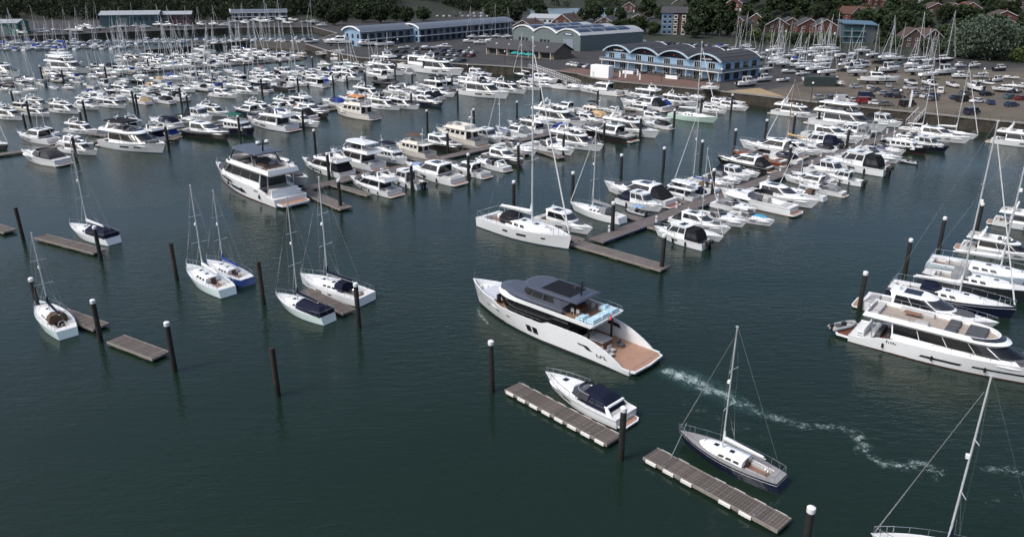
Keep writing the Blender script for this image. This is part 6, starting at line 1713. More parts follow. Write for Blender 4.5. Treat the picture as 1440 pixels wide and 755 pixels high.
('P3R','white flybridge yacht','fly',-0.8,277.2,0.0,15.3,-41,{},1),
('P3R','white flybridge yacht','fly',6.5,284.6,0.0,11.5,-42,{},1),
('P3R','white sport cruiser with blue canopy','sport',12.6,304.7,0.0,13.8,-42,{'canopy':'blue'},2),
('P3R','white sport cruiser','sport',12.6,291.0,0.0,9.1,-42,{},1),
('P3L','navy-hulled sailing yacht with grey sprayhood','sail',-127.5,187.1,0.0,12.4,-27,{'mh':16.2,'boom':'white','hood':'grey','hull':'navy'},1),
('P3L','white flybridge yacht','fly',-146.5,225.4,0.0,13.1,-27,{},1),
('P3L','white sport cruiser','sport',-121.5,194.6,0.0,14.6,153,{'canopy':'none'},1),
('P3L','white flybridge yacht','fly',-141.4,230.6,0.0,10.6,-27,{'pad':'none'},1),
('P3L','white sailing yacht with black sprayhood','sail',-123.5,203.3,0.0,8.5,153,{'hood':'black','boom':'white','mh':15},1),
('P3L','white flybridge yacht','fly',-135.8,235.8,0.0,12.4,-27,{},1),
('P3L','white flybridge yacht','fly',-114.6,204.7,0.0,11.8,-27,{'pad':'none'},1),
('P3L','white flybridge yacht','fly',-137.0,250.9,0.0,10.0,-27,{},1),
('P3L','white flybridge yacht','fly',-126.0,245.8,0.0,11.1,-28,{'pad':'grey'},1),
('P3L','white flybridge yacht','fly',-106.2,209.3,0.0,13.5,151,{'canopy':'none'},1),
('P3L','white open cruiser with black canopy','open',-93.7,220.6,0.0,9.6,-31,{'canopy':'black'},1),
('P3L','white wheelhouse boat with navy canopy','pilot',-90.6,223.6,0.0,11.4,-32,{'canopy':'navy'},1),
('P3L','white flybridge yacht','fly',-89.1,231.5,0.0,12.9,-32,{'pad':'none'},1),
('P3L','navy-hulled sport cruiser','sport',-80.6,234.5,0.0,12.7,147,{'canopy':'none','hull':'navy'},1),
('P3L','charcoal-hulled flybridge yacht with black canopy','fly',-77.1,237.8,0.0,12.3,-34,{'canopy':'black','hull':'charcoal'},1),
('P3L','white sport cruiser','sport',-73.5,240.8,0.0,11.4,146,{'canopy':'none'},1),
('P3L','white flybridge yacht with grey canopy','fly',-70.4,244.4,0.0,12.2,-35,{'canopy':'grey'},1),
('P3L','white flybridge yacht','fly',-69.8,249.9,0.0,13.7,146,{},1),
('P3L','small grey inflatable tender','rib',-60.6,245.3,0.0,7.3,-35,{},1),
('P3L','white open cruiser with blue canopy','open',-57.7,250.4,0.0,11.2,144,{'canopy':'blue'},1),
('P3L','white sport cruiser','sport',-52.0,254.1,0.0,13.8,144,{},1),
('P3L','navy-hulled open cruiser','open',-51.9,263.9,0.0,13.4,143,{'canopy':'none','hull':'navy'},1),
('P3L','navy-hulled flybridge yacht','fly',-48.8,267.6,0.0,14.2,-37,{'canopy':'none','hull':'navy'},1),
('P3L','white sport cruiser with grey canopy','sport',-40.2,274.3,0.0,11.7,-38,{'canopy':'grey'},1),
('P3L','white open cruiser with grey canopy','open',-37.0,278.9,0.0,13.5,-38,{'canopy':'grey'},1),
('P3L','white flybridge yacht with black bimini','fly',-30.0,285.7,0.0,15.6,141,{'bimini':'black'},1),
('P3L','white flybridge yacht','fly',-26.2,290.0,0.0,13.9,140,{'canopy':'none'},1),
('P3L','white sport cruiser','sport',-21.5,293.4,0.0,12.0,140,{'canopy':'none'},1),
('P3L','white flybridge yacht','fly',-18.6,297.7,0.0,14.1,140,{'canopy':'none'},1),
('P3L','white sport cruiser with black canopy','sport',-14.2,300.8,0.0,12.3,139,{'canopy':'black'},2),
('P3L','white sport cruiser','sport',-11.3,305.5,0.0,14.6,-41,{'canopy':'none'},2),
('P3L','charcoal-hulled sailing yacht with black sprayhood','sail',4.5,318.9,0.0,11.3,138,{'mh':15.6,'boom':'white','hood':'black','hull':'charcoal'},2),
('P4R','white sport cruiser','sport',-133.1,242.9,0.0,11.5,-27,{'canopy':'none'},1),
('P4R','white trawler yacht','trawler',-130.2,265.4,0.0,9.8,-29,{},1),
('P4R','white sport cruiser with tan canopy','sport',-122.5,254.0,0.0,10.7,151,{'canopy':'tan'},1),
('P4R','navy-hulled trawler yacht','trawler',-127.3,272.9,0.0,7.8,-29,{'hull':'navy'},1),
('P4R','white open cruiser with black canopy','open',-114.9,255.1,0.0,10.1,150,{'canopy':'black'},1),
('P4R','white flybridge yacht with navy canopy','fly',-120.3,273.3,0.0,10.8,150,{'canopy':'navy'},1),
('P4R','white open cruiser','open',-113.9,261.0,0.0,12.8,150,{'canopy':'none'},1),
('P4R','mint green-hulled flybridge yacht with blue canopy','fly',-112.2,265.3,0.0,9.2,-30,{'canopy':'blue','hull':'mint'},1),
('P4R','white sport cruiser','sport',-98.2,266.3,0.0,12.9,-32,{},1),
('P4R','white flybridge yacht','fly',-93.0,274.2,0.0,12.8,-33,{},1),
('P4R','white open cruiser with black canopy','open',-89.6,279.6,0.0,9.3,147,{'canopy':'black'},1),
('P4R','charcoal-hulled open cruiser','open',-84.7,285.7,0.0,11.8,146,{'hull':'charcoal','canopy':'none'},1),
('P4R','white sailing yacht with grey sprayhood','sail',-86.9,312.7,0.0,8.6,146,{'mh':10.6,'boom':'white','hood':'grey'},2),
('P4R','white sport cruiser','sport',-80.8,294.9,0.0,11.6,-34,{},1),
('P4R','white flybridge yacht','fly',-75.0,293.9,0.0,14.9,145,{},1),
('P4R','white sport cruiser with blue canopy','sport',-74.8,300.3,0.0,12.3,145,{'canopy':'blue'},2),
('P4R','white open cruiser with blue canopy','open',-71.7,303.9,0.0,11.6,-35,{'canopy':'blue'},2),
('P4R','white open cruiser','open',-68.7,308.1,0.0,9.8,145,{'canopy':'none'},2),
('P4R','white sailing yacht with blue sail cover','sail',-71.7,327.3,0.0,9.4,-35,{'mh':11.6,'boom':'blue','hood':'none'},2),
('P4R','white flybridge yacht with black canopy','fly',-63.7,311.1,0.0,12.7,-36,{'canopy':'black'},2),
('P4R','white sport cruiser','sport',-54.3,317.2,0.0,14.0,143,{},2),
('P4R','white sailing yacht with navy sail cover','sail',-54.3,323.0,0.0,9.1,143,{'mh':13.3,'boom':'navy','hood':'none'},2),
('P4R','black inflatable tender','rib',-47.1,295.2,0.0,11.8,-37,{'tube':'black'},1),
('P4R','white flybridge yacht','fly',-51.8,328.0,0.0,19.9,-37,{},2),
('P4R','white sailing yacht','sail',-53.7,345.2,0.0,9.4,143,{'mh':14.1,'boom':'white','hood':'none'},2),
('P4R','white sport cruiser with grey canopy','sport',-45.6,330.1,0.0,11.4,143,{'canopy':'grey'},2),
('P4R','white sport cruiser','sport',-37.0,339.4,0.0,27.6,-38,{},2),
('P4R','white flybridge yacht','fly',-29.4,329.5,0.0,24.7,-39,{'pad':'none'},2),
('P4R','white sport cruiser','sport',-13.4,320.1,0.0,14.2,-40,{},2),
('P4L','white flybridge yacht','fly',-157.3,237.7,0.0,10.3,-27,{'canopy':'none'},1),
('P4L','cream flybridge yacht with navy canopy','fly',-153.9,241.6,0.0,11.1,153,{'canopy':'navy','hull':'cream'},1),
('P4L','white flybridge yacht with navy canopy','fly',-150.2,245.9,0.0,11.9,-27,{'canopy':'navy'},1),
('P4L','white open cruiser with grey canopy','open',-145.7,249.3,0.0,10.3,-27,{'canopy':'grey'},1),
('P4L','white sailing yacht with blue sprayhood','sail',-145.7,271.3,0.0,10.5,-28,{'mh':13.0,'boom':'white','hood':'blue'},1),
('P4L','white open cruiser','open',-138.4,257.2,0.0,11.2,-28,{'canopy':'none'},1),
('P4L','white open cruiser','open',-135.6,261.2,0.0,12.8,151,{'canopy':'none'},1),
('P4L','white open cruiser','open',-141.9,274.5,0.0,9.5,-29,{'canopy':'none'},1),
('P4L','white flybridge yacht','fly',-138.6,278.6,0.0,10.7,-29,{'canopy':'none'},1),
('P4L','white trawler yacht','trawler',-149.8,303.4,0.0,5.0,151,{},2),
('P4L','black-hulled open cruiser','open',-144.6,303.4,0.0,8.0,-29,{'hull':'black'},2),
('P4L','mint green-hulled sport cruiser with grey canopy','sport',-134.1,281.6,0.0,8.5,150,{'canopy':'grey','hull':'mint'},1),
('P4L','white sailing yacht','sail',-150.0,318.0,0.0,8.8,-29,{'mh':13},2),
('P4L','white sailing yacht with grey sprayhood','sail',-126.2,268.1,0.0,9.1,150,{'mh':11.7,'boom':'white','hood':'grey'},1),
('P4L','white open cruiser with tan canopy','open',-130.7,286.2,0.0,10.2,-30,{'canopy':'tan'},1),
('P4L','white open cruiser with tan canopy','open',-139.2,306.6,0.0,8.7,150,{'canopy':'tan'},2),
('P4L','mint green-hulled sailing yacht with blue sprayhood','sail',-127.7,289.7,0.0,10.9,149,{'mh':16.1,'boom':'blue','hood':'blue','hull':'mint'},1),
('P4L','white sailing yacht with blue sprayhood','sail',-134.5,312.3,0.0,11.6,-30,{'boom':'blue','mh':14,'hood':'blue'},2),
('P4L','white sailing yacht','sail',-122.8,292.6,0.0,8.0,149,{'mh':11.5,'boom':'white','hood':'none'},1),
('P4L','white sailing yacht with black sprayhood','sail',-117.0,279.4,0.0,12.1,-31,{'mh':16.6,'boom':'grey','hood':'black'},1),
('P4L','white flybridge yacht with charcoal canopy','fly',-131.2,317.9,0.0,11.3,149,{'canopy':'charcoal'},2),
('P4L','white sailing yacht with grey sprayhood','sail',-119.0,296.8,0.0,8.5,149,{'mh':11.7,'boom':'blue','hood':'grey'},1),
('P4L','white sailing yacht with black sprayhood','sail',-113.2,283.3,0.0,12.1,148,{'mh':15.1,'boom':'grey','hood':'black'},1),
('P4L','white sport cruiser','sport',-125.8,320.4,0.0,9.6,-31,{},2),
('P4L','navy-hulled sailing yacht with black sprayhood','sail',-115.8,301.1,0.0,10.1,148,{'mh':13.2,'boom':'white','hood':'black','hull':'navy'},2),
('P4L','cream sailing yacht with blue sprayhood','sail',-109.3,287.0,0.0,11.9,148,{'mh':17.8,'boom':'grey','hood':'blue','hull':'cream'},1),
('P4L','white open cruiser','open',-125.3,332.0,0.0,6.7,148,{},2),
('P4L','white sport cruiser','sport',-111.5,304.5,0.0,8.7,-32,{'canopy':'none'},2),
('P4L','white sailing yacht with blue sprayhood','sail',-105.7,290.4,0.0,11.5,-33,{'mh':14.2,'boom':'grey','hood':'blue'},1),
('P4L','white sailing yacht with blue sail cover','sail',-119.0,333.0,0.0,9.5,148,{'mh':14,'boom':'blue'},2),
('P4L','white flybridge yacht with navy canopy','fly',-108.5,308.7,0.0,10.5,147,{'canopy':'navy'},2),
('P4L','mint green-hulled sport cruiser','sport',-101.5,293.9,0.0,10.5,-33,{'canopy':'none','hull':'mint'},1),
('P4L','navy-hulled sailing yacht','sail',-97.4,297.9,0.0,10.5,147,{'mh':13.1,'boom':'white','hood':'none','hull':'navy'},1),
('P4L','white sport cruiser','sport',-101.3,312.2,0.0,6.7,147,{},2),
('P4L','white sailing yacht with red sail cover','sail',-109.0,340.0,0.0,8.8,147,{'mh':14,'boom':'red'},2),
('P4L','white flybridge yacht with grey canopy','fly',-101.3,315.7,0.0,10.2,-33,{'canopy':'grey'},2),
('P4L','white sport cruiser with grey canopy','sport',-95.0,302.0,0.0,12.8,-34,{'canopy':'grey'},2),
('P4L','white open cruiser with black canopy','open',-97.6,319.9,0.0,10.8,146,{'canopy':'black'},2),
('P4L','white flybridge yacht','fly',-92.2,308.1,0.0,10.2,-34,{},2),
('P4L','white open cruiser with grey canopy','open',-101.2,341.5,0.0,6.0,146,{'canopy':'grey'},2),
('P4L','white wheelhouse boat','pilot',-93.4,323.9,0.0,10.5,-34,{'canopy':'none'},2),
('P4L','white sailing yacht with blue sail cover','sail',-89.6,327.9,0.0,10.8,145,{'mh':13.0,'boom':'blue','hood':'none'},2),
('P4L','white open cruiser with black canopy','open',-93.8,349.3,0.0,6.5,146,{'canopy':'black'},2),
('P4L','grey-hulled sport cruiser with grey canopy','sport',-85.0,330.9,0.0,8.6,145,{'canopy':'grey','hull':'grey'},2),
('P4L','white sport cruiser with navy canopy','sport',-79.9,316.1,0.0,11.2,-35,{'canopy':'navy'},2),
('P4L','white sport cruiser with black canopy','sport',-82.3,334.9,0.0,10.3,145,{'canopy':'black'},2),
('P4L','white sport cruiser','sport',-85.0,359.5,0.0,8.0,-35,{},2),
('P4L','white sport cruiser','sport',-75.3,319.4,0.0,9.5,144,{'canopy':'none'},2),
('P4L','charcoal-hulled open cruiser','open',-78.1,337.9,0.0,8.6,-36,{'canopy':'none','hull':'charcoal'},2),
('P4L','white wheelhouse boat with blue canopy','pilot',-72.0,323.0,0.0,9.9,-36,{'canopy':'blue'},2),
('P4L','cream wheelhouse boat','pilot',-75.0,342.2,0.0,10.3,-36,{'canopy':'none','hull':'cream'},2),
('P4L','white flybridge yacht','fly',-82.0,380.7,0.0,11.9,-36,{},2),
('P4L','mint green-hulled sailing yacht','sail',-75.5,362.6,0.0,9.6,-36,{'hull':'mint','mh':13},2),
('P4L','white flybridge yacht','fly',-68.1,330.0,0.0,10.7,-36,{},2),
('P4L','navy-hulled sailing yacht with grey sail cover','sail',-71.0,346.4,0.0,10.7,-36,{'mh':13.2,'boom':'grey','hood':'none','hull':'navy'},2),
('P4L','white flybridge yacht with grey canopy','fly',-66.9,349.1,0.0,8.5,-37,{'canopy':'grey'},2),
('P4L','white sailing yacht with grey sprayhood','sail',-64.0,353.0,0.0,10.0,-37,{'mh':12.7,'boom':'grey','hood':'grey'},2),
('P4L','white flybridge yacht','fly',-60.8,357.7,0.0,21.3,143,{},2),
('P4L','white open cruiser with navy canopy','open',-57.2,338.9,0.0,11.3,-37,{'canopy':'navy'},2),
('P4L','white open cruiser','open',-49.5,363.7,0.0,13.1,-38,{},2),
('P5R','navy-hulled sailing yacht with grey sprayhood','sail',-195.8,296.8,0.0,9.7,153,{'mh':12.2,'boom':'white','hood':'grey','hull':'navy'},1),
('P5R','white open cruiser','open',-183.7,282.5,0.0,6.0,-27,{},1),
('P5R','white flybridge yacht','fly',-208.0,322.5,0.0,21.2,-27,{},2),
('P5R','white sailing yacht','sail',-174.5,274.2,0.0,6.8,-27,{'mh':14},1),
('P5R','white flybridge yacht','fly',-186.5,296.6,0.0,8.2,153,{},1),
('P5R','white open cruiser','open',-187.9,304.3,0.0,10.3,-27,{'canopy':'none'},2),
('P5R','white sailing yacht','sail',-173.1,281.2,0.0,8.0,-27,{'mh':18},1),
('P5R','white wheelhouse boat with grey canopy','pilot',-178.2,296.0,0.0,6.3,153,{'canopy':'grey'},1),
('P5R','white sailing yacht with blue sail cover','sail',-168.5,286.7,0.0,5.8,153,{'boom':'blue','mh':12},1),
('P5R','white open cruiser','open',-178.0,305.7,0.0,6.2,153,{},2),
('P5R','white open cruiser with navy canopy','open',-180.8,312.3,0.0,8.9,153,{'canopy':'navy'},2),
('P5R','white superyacht','mega',-201.9,359.1,0.0,21.8,-27,{},2),
('P5R','white sport cruiser','sport',-162.0,286.1,0.0,6.6,-27,{},1),
('P5R','white superyacht','mega',-187.8,334.9,0.0,26.8,-27,{},2),
('P5R','white sailing yacht with blue sprayhood','sail',-176.3,316.1,0.0,10.1,153,{'mh':12.2,'boom':'grey','hood':'blue'},2),
('P5R','white open cruiser with grey canopy','open',-168.4,302.2,0.0,7.5,153,{'canopy':'grey'},2),
('P5R','white open cruiser with grey canopy','open',-157.3,290.9,0.0,7.5,152,{'canopy':'grey'},1),
('P5R','white sport cruiser','sport',-168.3,315.5,0.0,7.2,-28,{},2),
('P5R','black-hulled open cruiser with black canopy','open',-187.4,354.5,0.0,7.1,152,{'hull':'black','canopy':'black'},2),
('P5R','white open cruiser with black canopy','open',-169.9,323.4,0.0,8.7,-28,{'canopy':'black'},2),
('P5R','white wheelhouse boat','pilot',-153.5,294.7,0.0,7.9,152,{},1),
('P5R','white sailing yacht with grey sprayhood','sail',-165.8,326.3,0.0,10.3,-28,{'mh':15.2,'boom':'white','hood':'grey'},2),
('P5R','white open cruiser','open',-160.0,315.2,0.0,5.6,-28,{},2),
('P5R','mint green-hulled sailing yacht with black sprayhood','sail',-166.7,333.2,0.0,12.3,-28,{'mh':15.2,'boom':'white','hood':'black','hull':'mint'},2),
('P5R','white sailing yacht','sail',-149.5,301.2,0.0,7.2,-29,{'mh':13},2),
('P5R','cream sailing yacht with blue sprayhood','sail',-163.9,337.5,0.0,10.0,151,{'mh':14.4,'boom':'white','hood':'blue','hull':'cream'},2),
('P5R','charcoal-hulled sport cruiser','sport',-155.7,337.6,0.0,8.5,151,{'canopy':'none','hull':'charcoal'},2),
('P5R','white sailing yacht','sail',-152.4,347.6,0.0,12.1,-30,{'mh':16.0,'boom':'white','hood':'none'},2),
('P5R','white sailing yacht with blue sprayhood','sail',-148.3,351.5,0.0,12.3,-30,{'mh':14.9,'boom':'white','hood':'blue'},2),
('P5R','white sport cruiser with black canopy','sport',-145.5,355.5,0.0,10.5,149,{'canopy':'black'},2),
('P5R','white open cruiser','open',-136.0,355.6,0.0,10.8,149,{'canopy':'none'},2),
('P5R','white sailing yacht with blue sprayhood','sail',-138.1,362.6,0.0,10.9,149,{'mh':14.4,'boom':'navy','hood':'blue'},2),
('P5R','white sport cruiser with black canopy','sport',-134.3,366.5,0.0,10.7,148,{'canopy':'black'},2),
('P5R','grey-hulled sailing yacht with black sprayhood','sail',-130.4,369.4,0.0,12.1,-32,{'mh':18.1,'boom':'grey','hood':'black','hull':'grey'},2),
('P5R','white sailing yacht with grey sprayhood','sail',-126.8,373.2,0.0,11.8,148,{'mh':16.6,'boom':'white','hood':'grey'},2),
('P5R','charcoal-hulled sailing yacht with black sprayhood','sail',-123.1,377.2,0.0,11.3,147,{'mh':16.5,'boom':'grey','hood':'black','hull':'charcoal'},2),
('P5R','white wheelhouse boat','pilot',-120.4,381.0,0.0,9.7,-33,{'canopy':'none'},2),
('P5R','white sport cruiser','sport',-115.3,384.2,0.0,12.6,147,{'canopy':'none'},2),
('P5R','white sport cruiser','sport',-112.0,388.0,0.0,11.9,146,{'canopy':'none'},2),
('P5R','white sailing yacht with black sprayhood','sail',-108.5,391.8,0.0,11.4,-34,{'mh':16.0,'boom':'grey','hood':'black'},2),
('P5R','white flybridge yacht with tan canopy','fly',-106.1,395.7,0.0,9.1,146,{'canopy':'tan'},2),
('P5L','white open cruiser with grey canopy','open',-207.8,302.9,0.0,10.9,-27,{'canopy':'grey'},2),
('P5L','white sailing yacht','sail',-203.7,306.6,0.0,10.2,-27,{'mh':13.0,'boom':'white','hood':'none'},2),
('P5L','white sailing yacht with black sprayhood','sail',-199.1,310.0,0.0,8.5,-27,{'mh':10.2,'boom':'white','hood':'black'},2),
('P5L','white sport cruiser with tan canopy','sport',-188.3,322.2,0.0,10.6,-27,{'canopy':'tan'},2),
('P5L','white sailing yacht with grey sprayhood','sail',-184.0,325.6,0.0,9.1,-27,{'mh':11.0,'boom':'white','hood':'grey'},2),
('P5L','white sailing yacht with black sprayhood','sail',-179.1,339.9,0.0,9.5,-28,{'mh':12.1,'boom':'white','hood':'black'},2),
('P5L','white open cruiser with navy canopy','open',-176.6,344.4,0.0,12.6,151,{'canopy':'navy'},2),
('P5L','navy-hulled sailing yacht','sail',-171.9,347.5,0.0,10.2,-29,{'mh':13.8,'boom':'white','hood':'none','hull':'navy'},2),
('P5L','white flybridge yacht','fly',-162.4,346.8,0.0,8.4,-30,{'canopy':'none'},2),
('P5L','white sport cruiser','sport',-163.8,351.3,0.0,9.3,-29,{},2),
('P5L','white flybridge yacht','fly',-153.2,339.3,0.0,7.2,150,{},2),
('P5L','white flybridge yacht','fly',-160.9,358.9,0.0,10.6,-30,{'canopy':'none'},2),
('P5L','white sport cruiser','sport',-163.6,375.5,0.0,11.6,150,{},2),
('P5L','mint green-hulled sailing yacht with black sprayhood','sail',-158.1,362.9,0.0,12.3,-31,{'mh':14.9,'boom':'blue','hood':'black','hull':'mint'},2),
('P5L','white flybridge yacht','fly',-158.5,380.5,0.0,12.7,-31,{},2),
('P5L','white open cruiser','open',-149.5,362.2,0.0,8.6,-31,{},2),
('P5L','cream sailing yacht','sail',-150.4,370.0,0.0,11.4,149,{'mh':15.4,'boom':'white','hood':'none','hull':'cream'},2),
('P5L','white flybridge yacht','fly',-151.4,381.0,0.0,9.8,149,{},2),
('P5L','white sport cruiser','sport',-162.2,416.2,0.0,16.2,149,{},2),
('P5L','white open cruiser','open',-142.7,376.7,0.0,8.9,-32,{},2),
('P5L','white flybridge yacht','fly',-161.3,440.0,0.0,12.4,-32,{},2),
('P5L','white flybridge yacht','fly',-138.4,382.7,0.0,9.0,-32,{},2),
('P5L','navy-hulled flybridge yacht with tan canopy','fly',-135.1,384.9,0.0,10.7,-33,{'canopy':'tan','hull':'navy'},2),
('P5L','white open cruiser','open',-132.6,388.9,0.0,12.8,-33,{'canopy':'none'},2),
('P5L','white open cruiser','open',-127.1,391.9,0.0,9.4,-33,{'canopy':'none'},2),
('P5L','white sailing yacht with grey sprayhood','sail',-123.9,395.8,0.0,10.3,-34,{'mh':15.1,'boom':'white','hood':'grey'},2),
('P5L','white sailing yacht with blue sprayhood','sail',-116.5,402.7,0.0,9.6,146,{'mh':13.3,'boom':'white','hood':'blue'},2),
('L','white open cruiser with black canopy','open',-107.3,428.9,4.27,8.1,10,{'hd':10,'canopy':'black','ashore':1},2),
('L','white sport cruiser','sport',-91.2,416.4,4.97,15.4,185,{'hd':185,'ashore':1},2),
('L','white open cruiser','open',-75.3,412.0,4.52,10.8,190,{'hd':190,'ashore':1},2),
('L','white open cruiser','open',-64.9,409.1,4.45,10.0,15,{'hd':15,'ashore':1},2),
('L','white open cruiser','open',-53.5,397.1,4.1,6.3,20,{'hd':20,'ashore':1},2),
('L','white open cruiser','open',-41.5,392.9,4.3,8.4,200,{'hd':200,'ashore':1},2),
('L','white sport cruiser','sport',-34.7,400.0,4.24,7.8,195,{'hd':195,'ashore':1},2),
('L','white open cruiser','open',-23.5,432.5,4.15,6.9,185,{'hd':185,'ashore':1},2),
('L','white sailing yacht','sail',-22.9,455.5,4.59,6.8,190,{'hd':190,'mh':16,'ashore':1},2),
('L','white sport cruiser','sport',-17.4,423.8,4.21,7.5,190,{'hd':190,'ashore':1},2),
('L','white sailing yacht','sail',-15.9,455.5,4.66,7.2,190,{'hd':190,'mh':15,'ashore':1},2),
('L','white open cruiser','open',-11.6,432.5,4.23,7.6,185,{'hd':185,'ashore':1},2),
('L','white sailing yacht','sail',-9.1,460.4,4.54,6.5,190,{'hd':190,'mh':17,'ashore':1},2),
('L','white sport cruiser','sport',-5.7,419.7,4.28,8.2,188,{'hd':188,'ashore':1},2),
('L','white sailing yacht','sail',-2.6,456.1,4.6,6.9,10,{'hd':10,'mh':15,'ashore':1},2),
('L','white open cruiser','open',-0.8,428.2,4.22,7.6,185,{'hd':185,'ashore':1},2),
('L','white open cruiser','open',55.4,416.1,4.13,6.7,10,{'hd':10,'ashore':1},2),
('L','white sport cruiser','sport',68.4,432.5,4.24,7.7,190,{'hd':190,'ashore':1},2),
('L','white wheelhouse boat','pilot',65.3,257.4,4.08,6.1,-30,{'hd':-30,'ashore':1},1),
('L','white open cruiser with blue canopy','open',106.1,400.9,4.2,7.4,15,{'hd':15,'canopy':'blue','ashore':1},2),
('L','white sailing yacht','sail',106.1,379.3,4.63,7.1,15,{'hd':15,'mh':15,'ashore':1},2),
('L','white sailing yacht','sail',98.0,341.8,4.57,6.7,200,{'hd':200,'mh':15,'ashore':1},2),
('L','white sailing yacht','sail',117.3,399.9,4.58,6.7,195,{'hd':195,'mh':16,'ashore':1},2),
('L','white open cruiser','open',93.0,311.9,4.08,6.1,20,{'hd':20,'ashore':1},2),
('L','white wheelhouse boat','pilot',80.2,266.7,4.29,8.4,20,{'hd':20,'ashore':1},1),
('L','white sport cruiser','sport',92.6,298.3,4.09,6.2,15,{'hd':15,'ashore':1},1),
('L','white open cruiser','open',113.3,365.7,4.25,7.9,200,{'hd':200,'ashore':1},2),
('L','white sailing yacht','sail',109.5,347.3,4.38,5.5,200,{'hd':200,'mh':13,'ashore':1},2),
('L','white wheelhouse boat','pilot',89.8,278.8,4.15,6.8,20,{'hd':20,'ashore':1},1),
('L','white sailing yacht','sail',99.3,307.0,4.43,5.8,15,{'hd':15,'mh':14,'ashore':1},2),
('L','white sailing yacht','sail',107.0,325.8,4.53,6.5,200,{'hd':200,'mh':12,'ashore':1},2),
('L','white sailing yacht','sail',121.1,360.1,4.58,6.8,20,{'hd':20,'mh':13,'ashore':1},2),
('L','white sailing yacht','sail',110.3,320.8,4.77,7.9,195,{'hd':195,'mh':13,'ashore':1},2),
('L','white open cruiser','open',96.6,278.4,4.03,5.5,20,{'hd':20,'ashore':1},1),
('L','white open cruiser','open',105.8,301.9,4.08,6.1,190,{'hd':190,'ashore':1},2),
('L','white sailing yacht','sail',123.3,353.1,4.57,6.7,195,{'hd':195,'mh':14,'ashore':1},2),
('L','white open cruiser with blue canopy','open',124.2,342.5,4.17,7.1,15,{'hd':15,'canopy':'blue','ashore':1},2),
('L','white sport cruiser','sport',109.7,295.8,4.01,5.5,10,{'hd':10,'ashore':1},1),
('L','white sailing yacht','sail',119.7,320.7,4.67,7.3,190,{'hd':190,'mh':12,'ashore':1},2),
('L','white open cruiser with black canopy','open',104.8,273.0,4.29,8.3,140,{'hd':140,'canopy':'black','ashore':1},1),
('L','white sailing yacht','sail',136.9,357.0,4.69,7.4,15,{'hd':15,'mh':15,'ashore':1},2),
('L','white sailing yacht','sail',131.0,331.6,4.8,8.1,10,{'hd':10,'mh':14,'ashore':1},2),
('L','white sport cruiser','sport',109.7,270.3,4.39,9.4,130,{'hd':130,'ashore':1},1),
('L','white sailing yacht','sail',148.4,366.7,4.79,8.1,20,{'hd':20,'mh':17,'ashore':1},2),
('L','white sailing yacht','sail',136.0,321.4,4.58,6.7,15,{'hd':15,'mh':13,'ashore':1},2),
('L','white open cruiser','open',149.4,353.9,4.5,10.5,5,{'hd':5,'ashore':1},2),
('L','white open cruiser','open',147.0,336.7,4.05,5.8,15,{'hd':15,'ashore':1},2),
('L','white sailing yacht','sail',162.7,357.2,4.66,7.2,20,{'hd':20,'mh':13,'ashore':1},2),
('L','white sport cruiser','sport',128.2,272.9,4.72,12.9,-15,{'hd':-15,'ashore':1},1),
('L','mint green-hulled sailing yacht','sail',163.8,345.6,4.88,8.6,15,{'hd':15,'mh':16,'hull':'mint','ashore':1},2),
('L','grey-hulled sailing yacht','sail',168.8,344.2,4.41,5.7,190,{'hd':190,'mh':14,'hull':'grey','ashore':1},2),
('L','white open cruiser with black canopy','open',137.6,271.2,4.12,6.5,100,{'hd':100,'canopy':'black','ashore':1},1),
('L','navy-hulled sailing yacht','sail',172.1,337.7,4.94,9.0,20,{'hd':20,'mh':18,'hull':'navy','ashore':1},2),
('L','white sport cruiser with black canopy','sport',142.5,268.1,4.19,7.2,105,{'hd':105,'canopy':'black','ashore':1},1),
('L','white sailing yacht','sail',178.3,336.7,4.51,6.3,210,{'hd':210,'mh':12,'ashore':1},2),
('L','navy-hulled sailing yacht','sail',180.3,329.7,5.19,10.5,15,{'hd':15,'mh':18,'hull':'navy','ashore':1},2),
('L','white open cruiser','open',149.2,265.7,4.07,6.0,100,{'hd':100,'ashore':1},1),
('L','white wheelhouse boat','pilot',181.7,320.7,4.04,5.7,200,{'hd':200,'ashore':1},2),
('L','white wheelhouse boat','pilot',163.7,287.4,4.12,6.6,185,{'hd':185,'ashore':1},1),
('L','white wheelhouse boat','pilot',152.2,257.0,4.26,8.0,100,{'hd':100,'ashore':1},1),
('L','white wheelhouse boat','pilot',188.1,321.0,4.05,5.8,10,{'hd':10,'ashore':1},2),
('L','white flybridge yacht','fly',171.1,287.2,4.08,6.2,190,{'hd':190,'ashore':1},1),
('L','white open cruiser with navy canopy','open',164.6,271.9,3.94,5.5,120,{'hd':120,'canopy':'navy','ashore':1},1),
('L','white wheelhouse boat','pilot',172.4,278.3,4.04,5.6,15,{'hd':15,'ashore':1},1),
('L','charcoal-hulled wheelhouse boat','pilot',191.7,309.3,4.11,6.4,10,{'hd':10,'hull':'charcoal','ashore':1},2),
('L','white flybridge yacht','fly',160.0,253.8,4.21,7.5,150,{'hd':150,'ashore':1},1),
('L','white open cruiser','open',181.2,285.5,3.93,5.5,170,{'hd':170,'ashore':1},1),
('L','white flybridge yacht','fly',171.1,261.7,4.07,6.0,140,{'hd':140,'ashore':1},1),
('L','white sport cruiser','sport',183.4,275.3,4.1,6.3,150,{'hd':150,'ashore':1},1),
('LF','white sailing yacht','sail',-308.0,493.5,5.1,10.0,-30,{'mh':12.4,'hd':-30,'ashore':1},2),
('LF','white open cruiser','open',-300.2,489.4,4.48,10.3,150,{'mh':0,'hd':150,'ashore':1},2),
('LF','white sailing yacht','sail',-300.6,504.8,4.59,6.8,20,{'mh':14.6,'hd':20,'ashore':1},2),
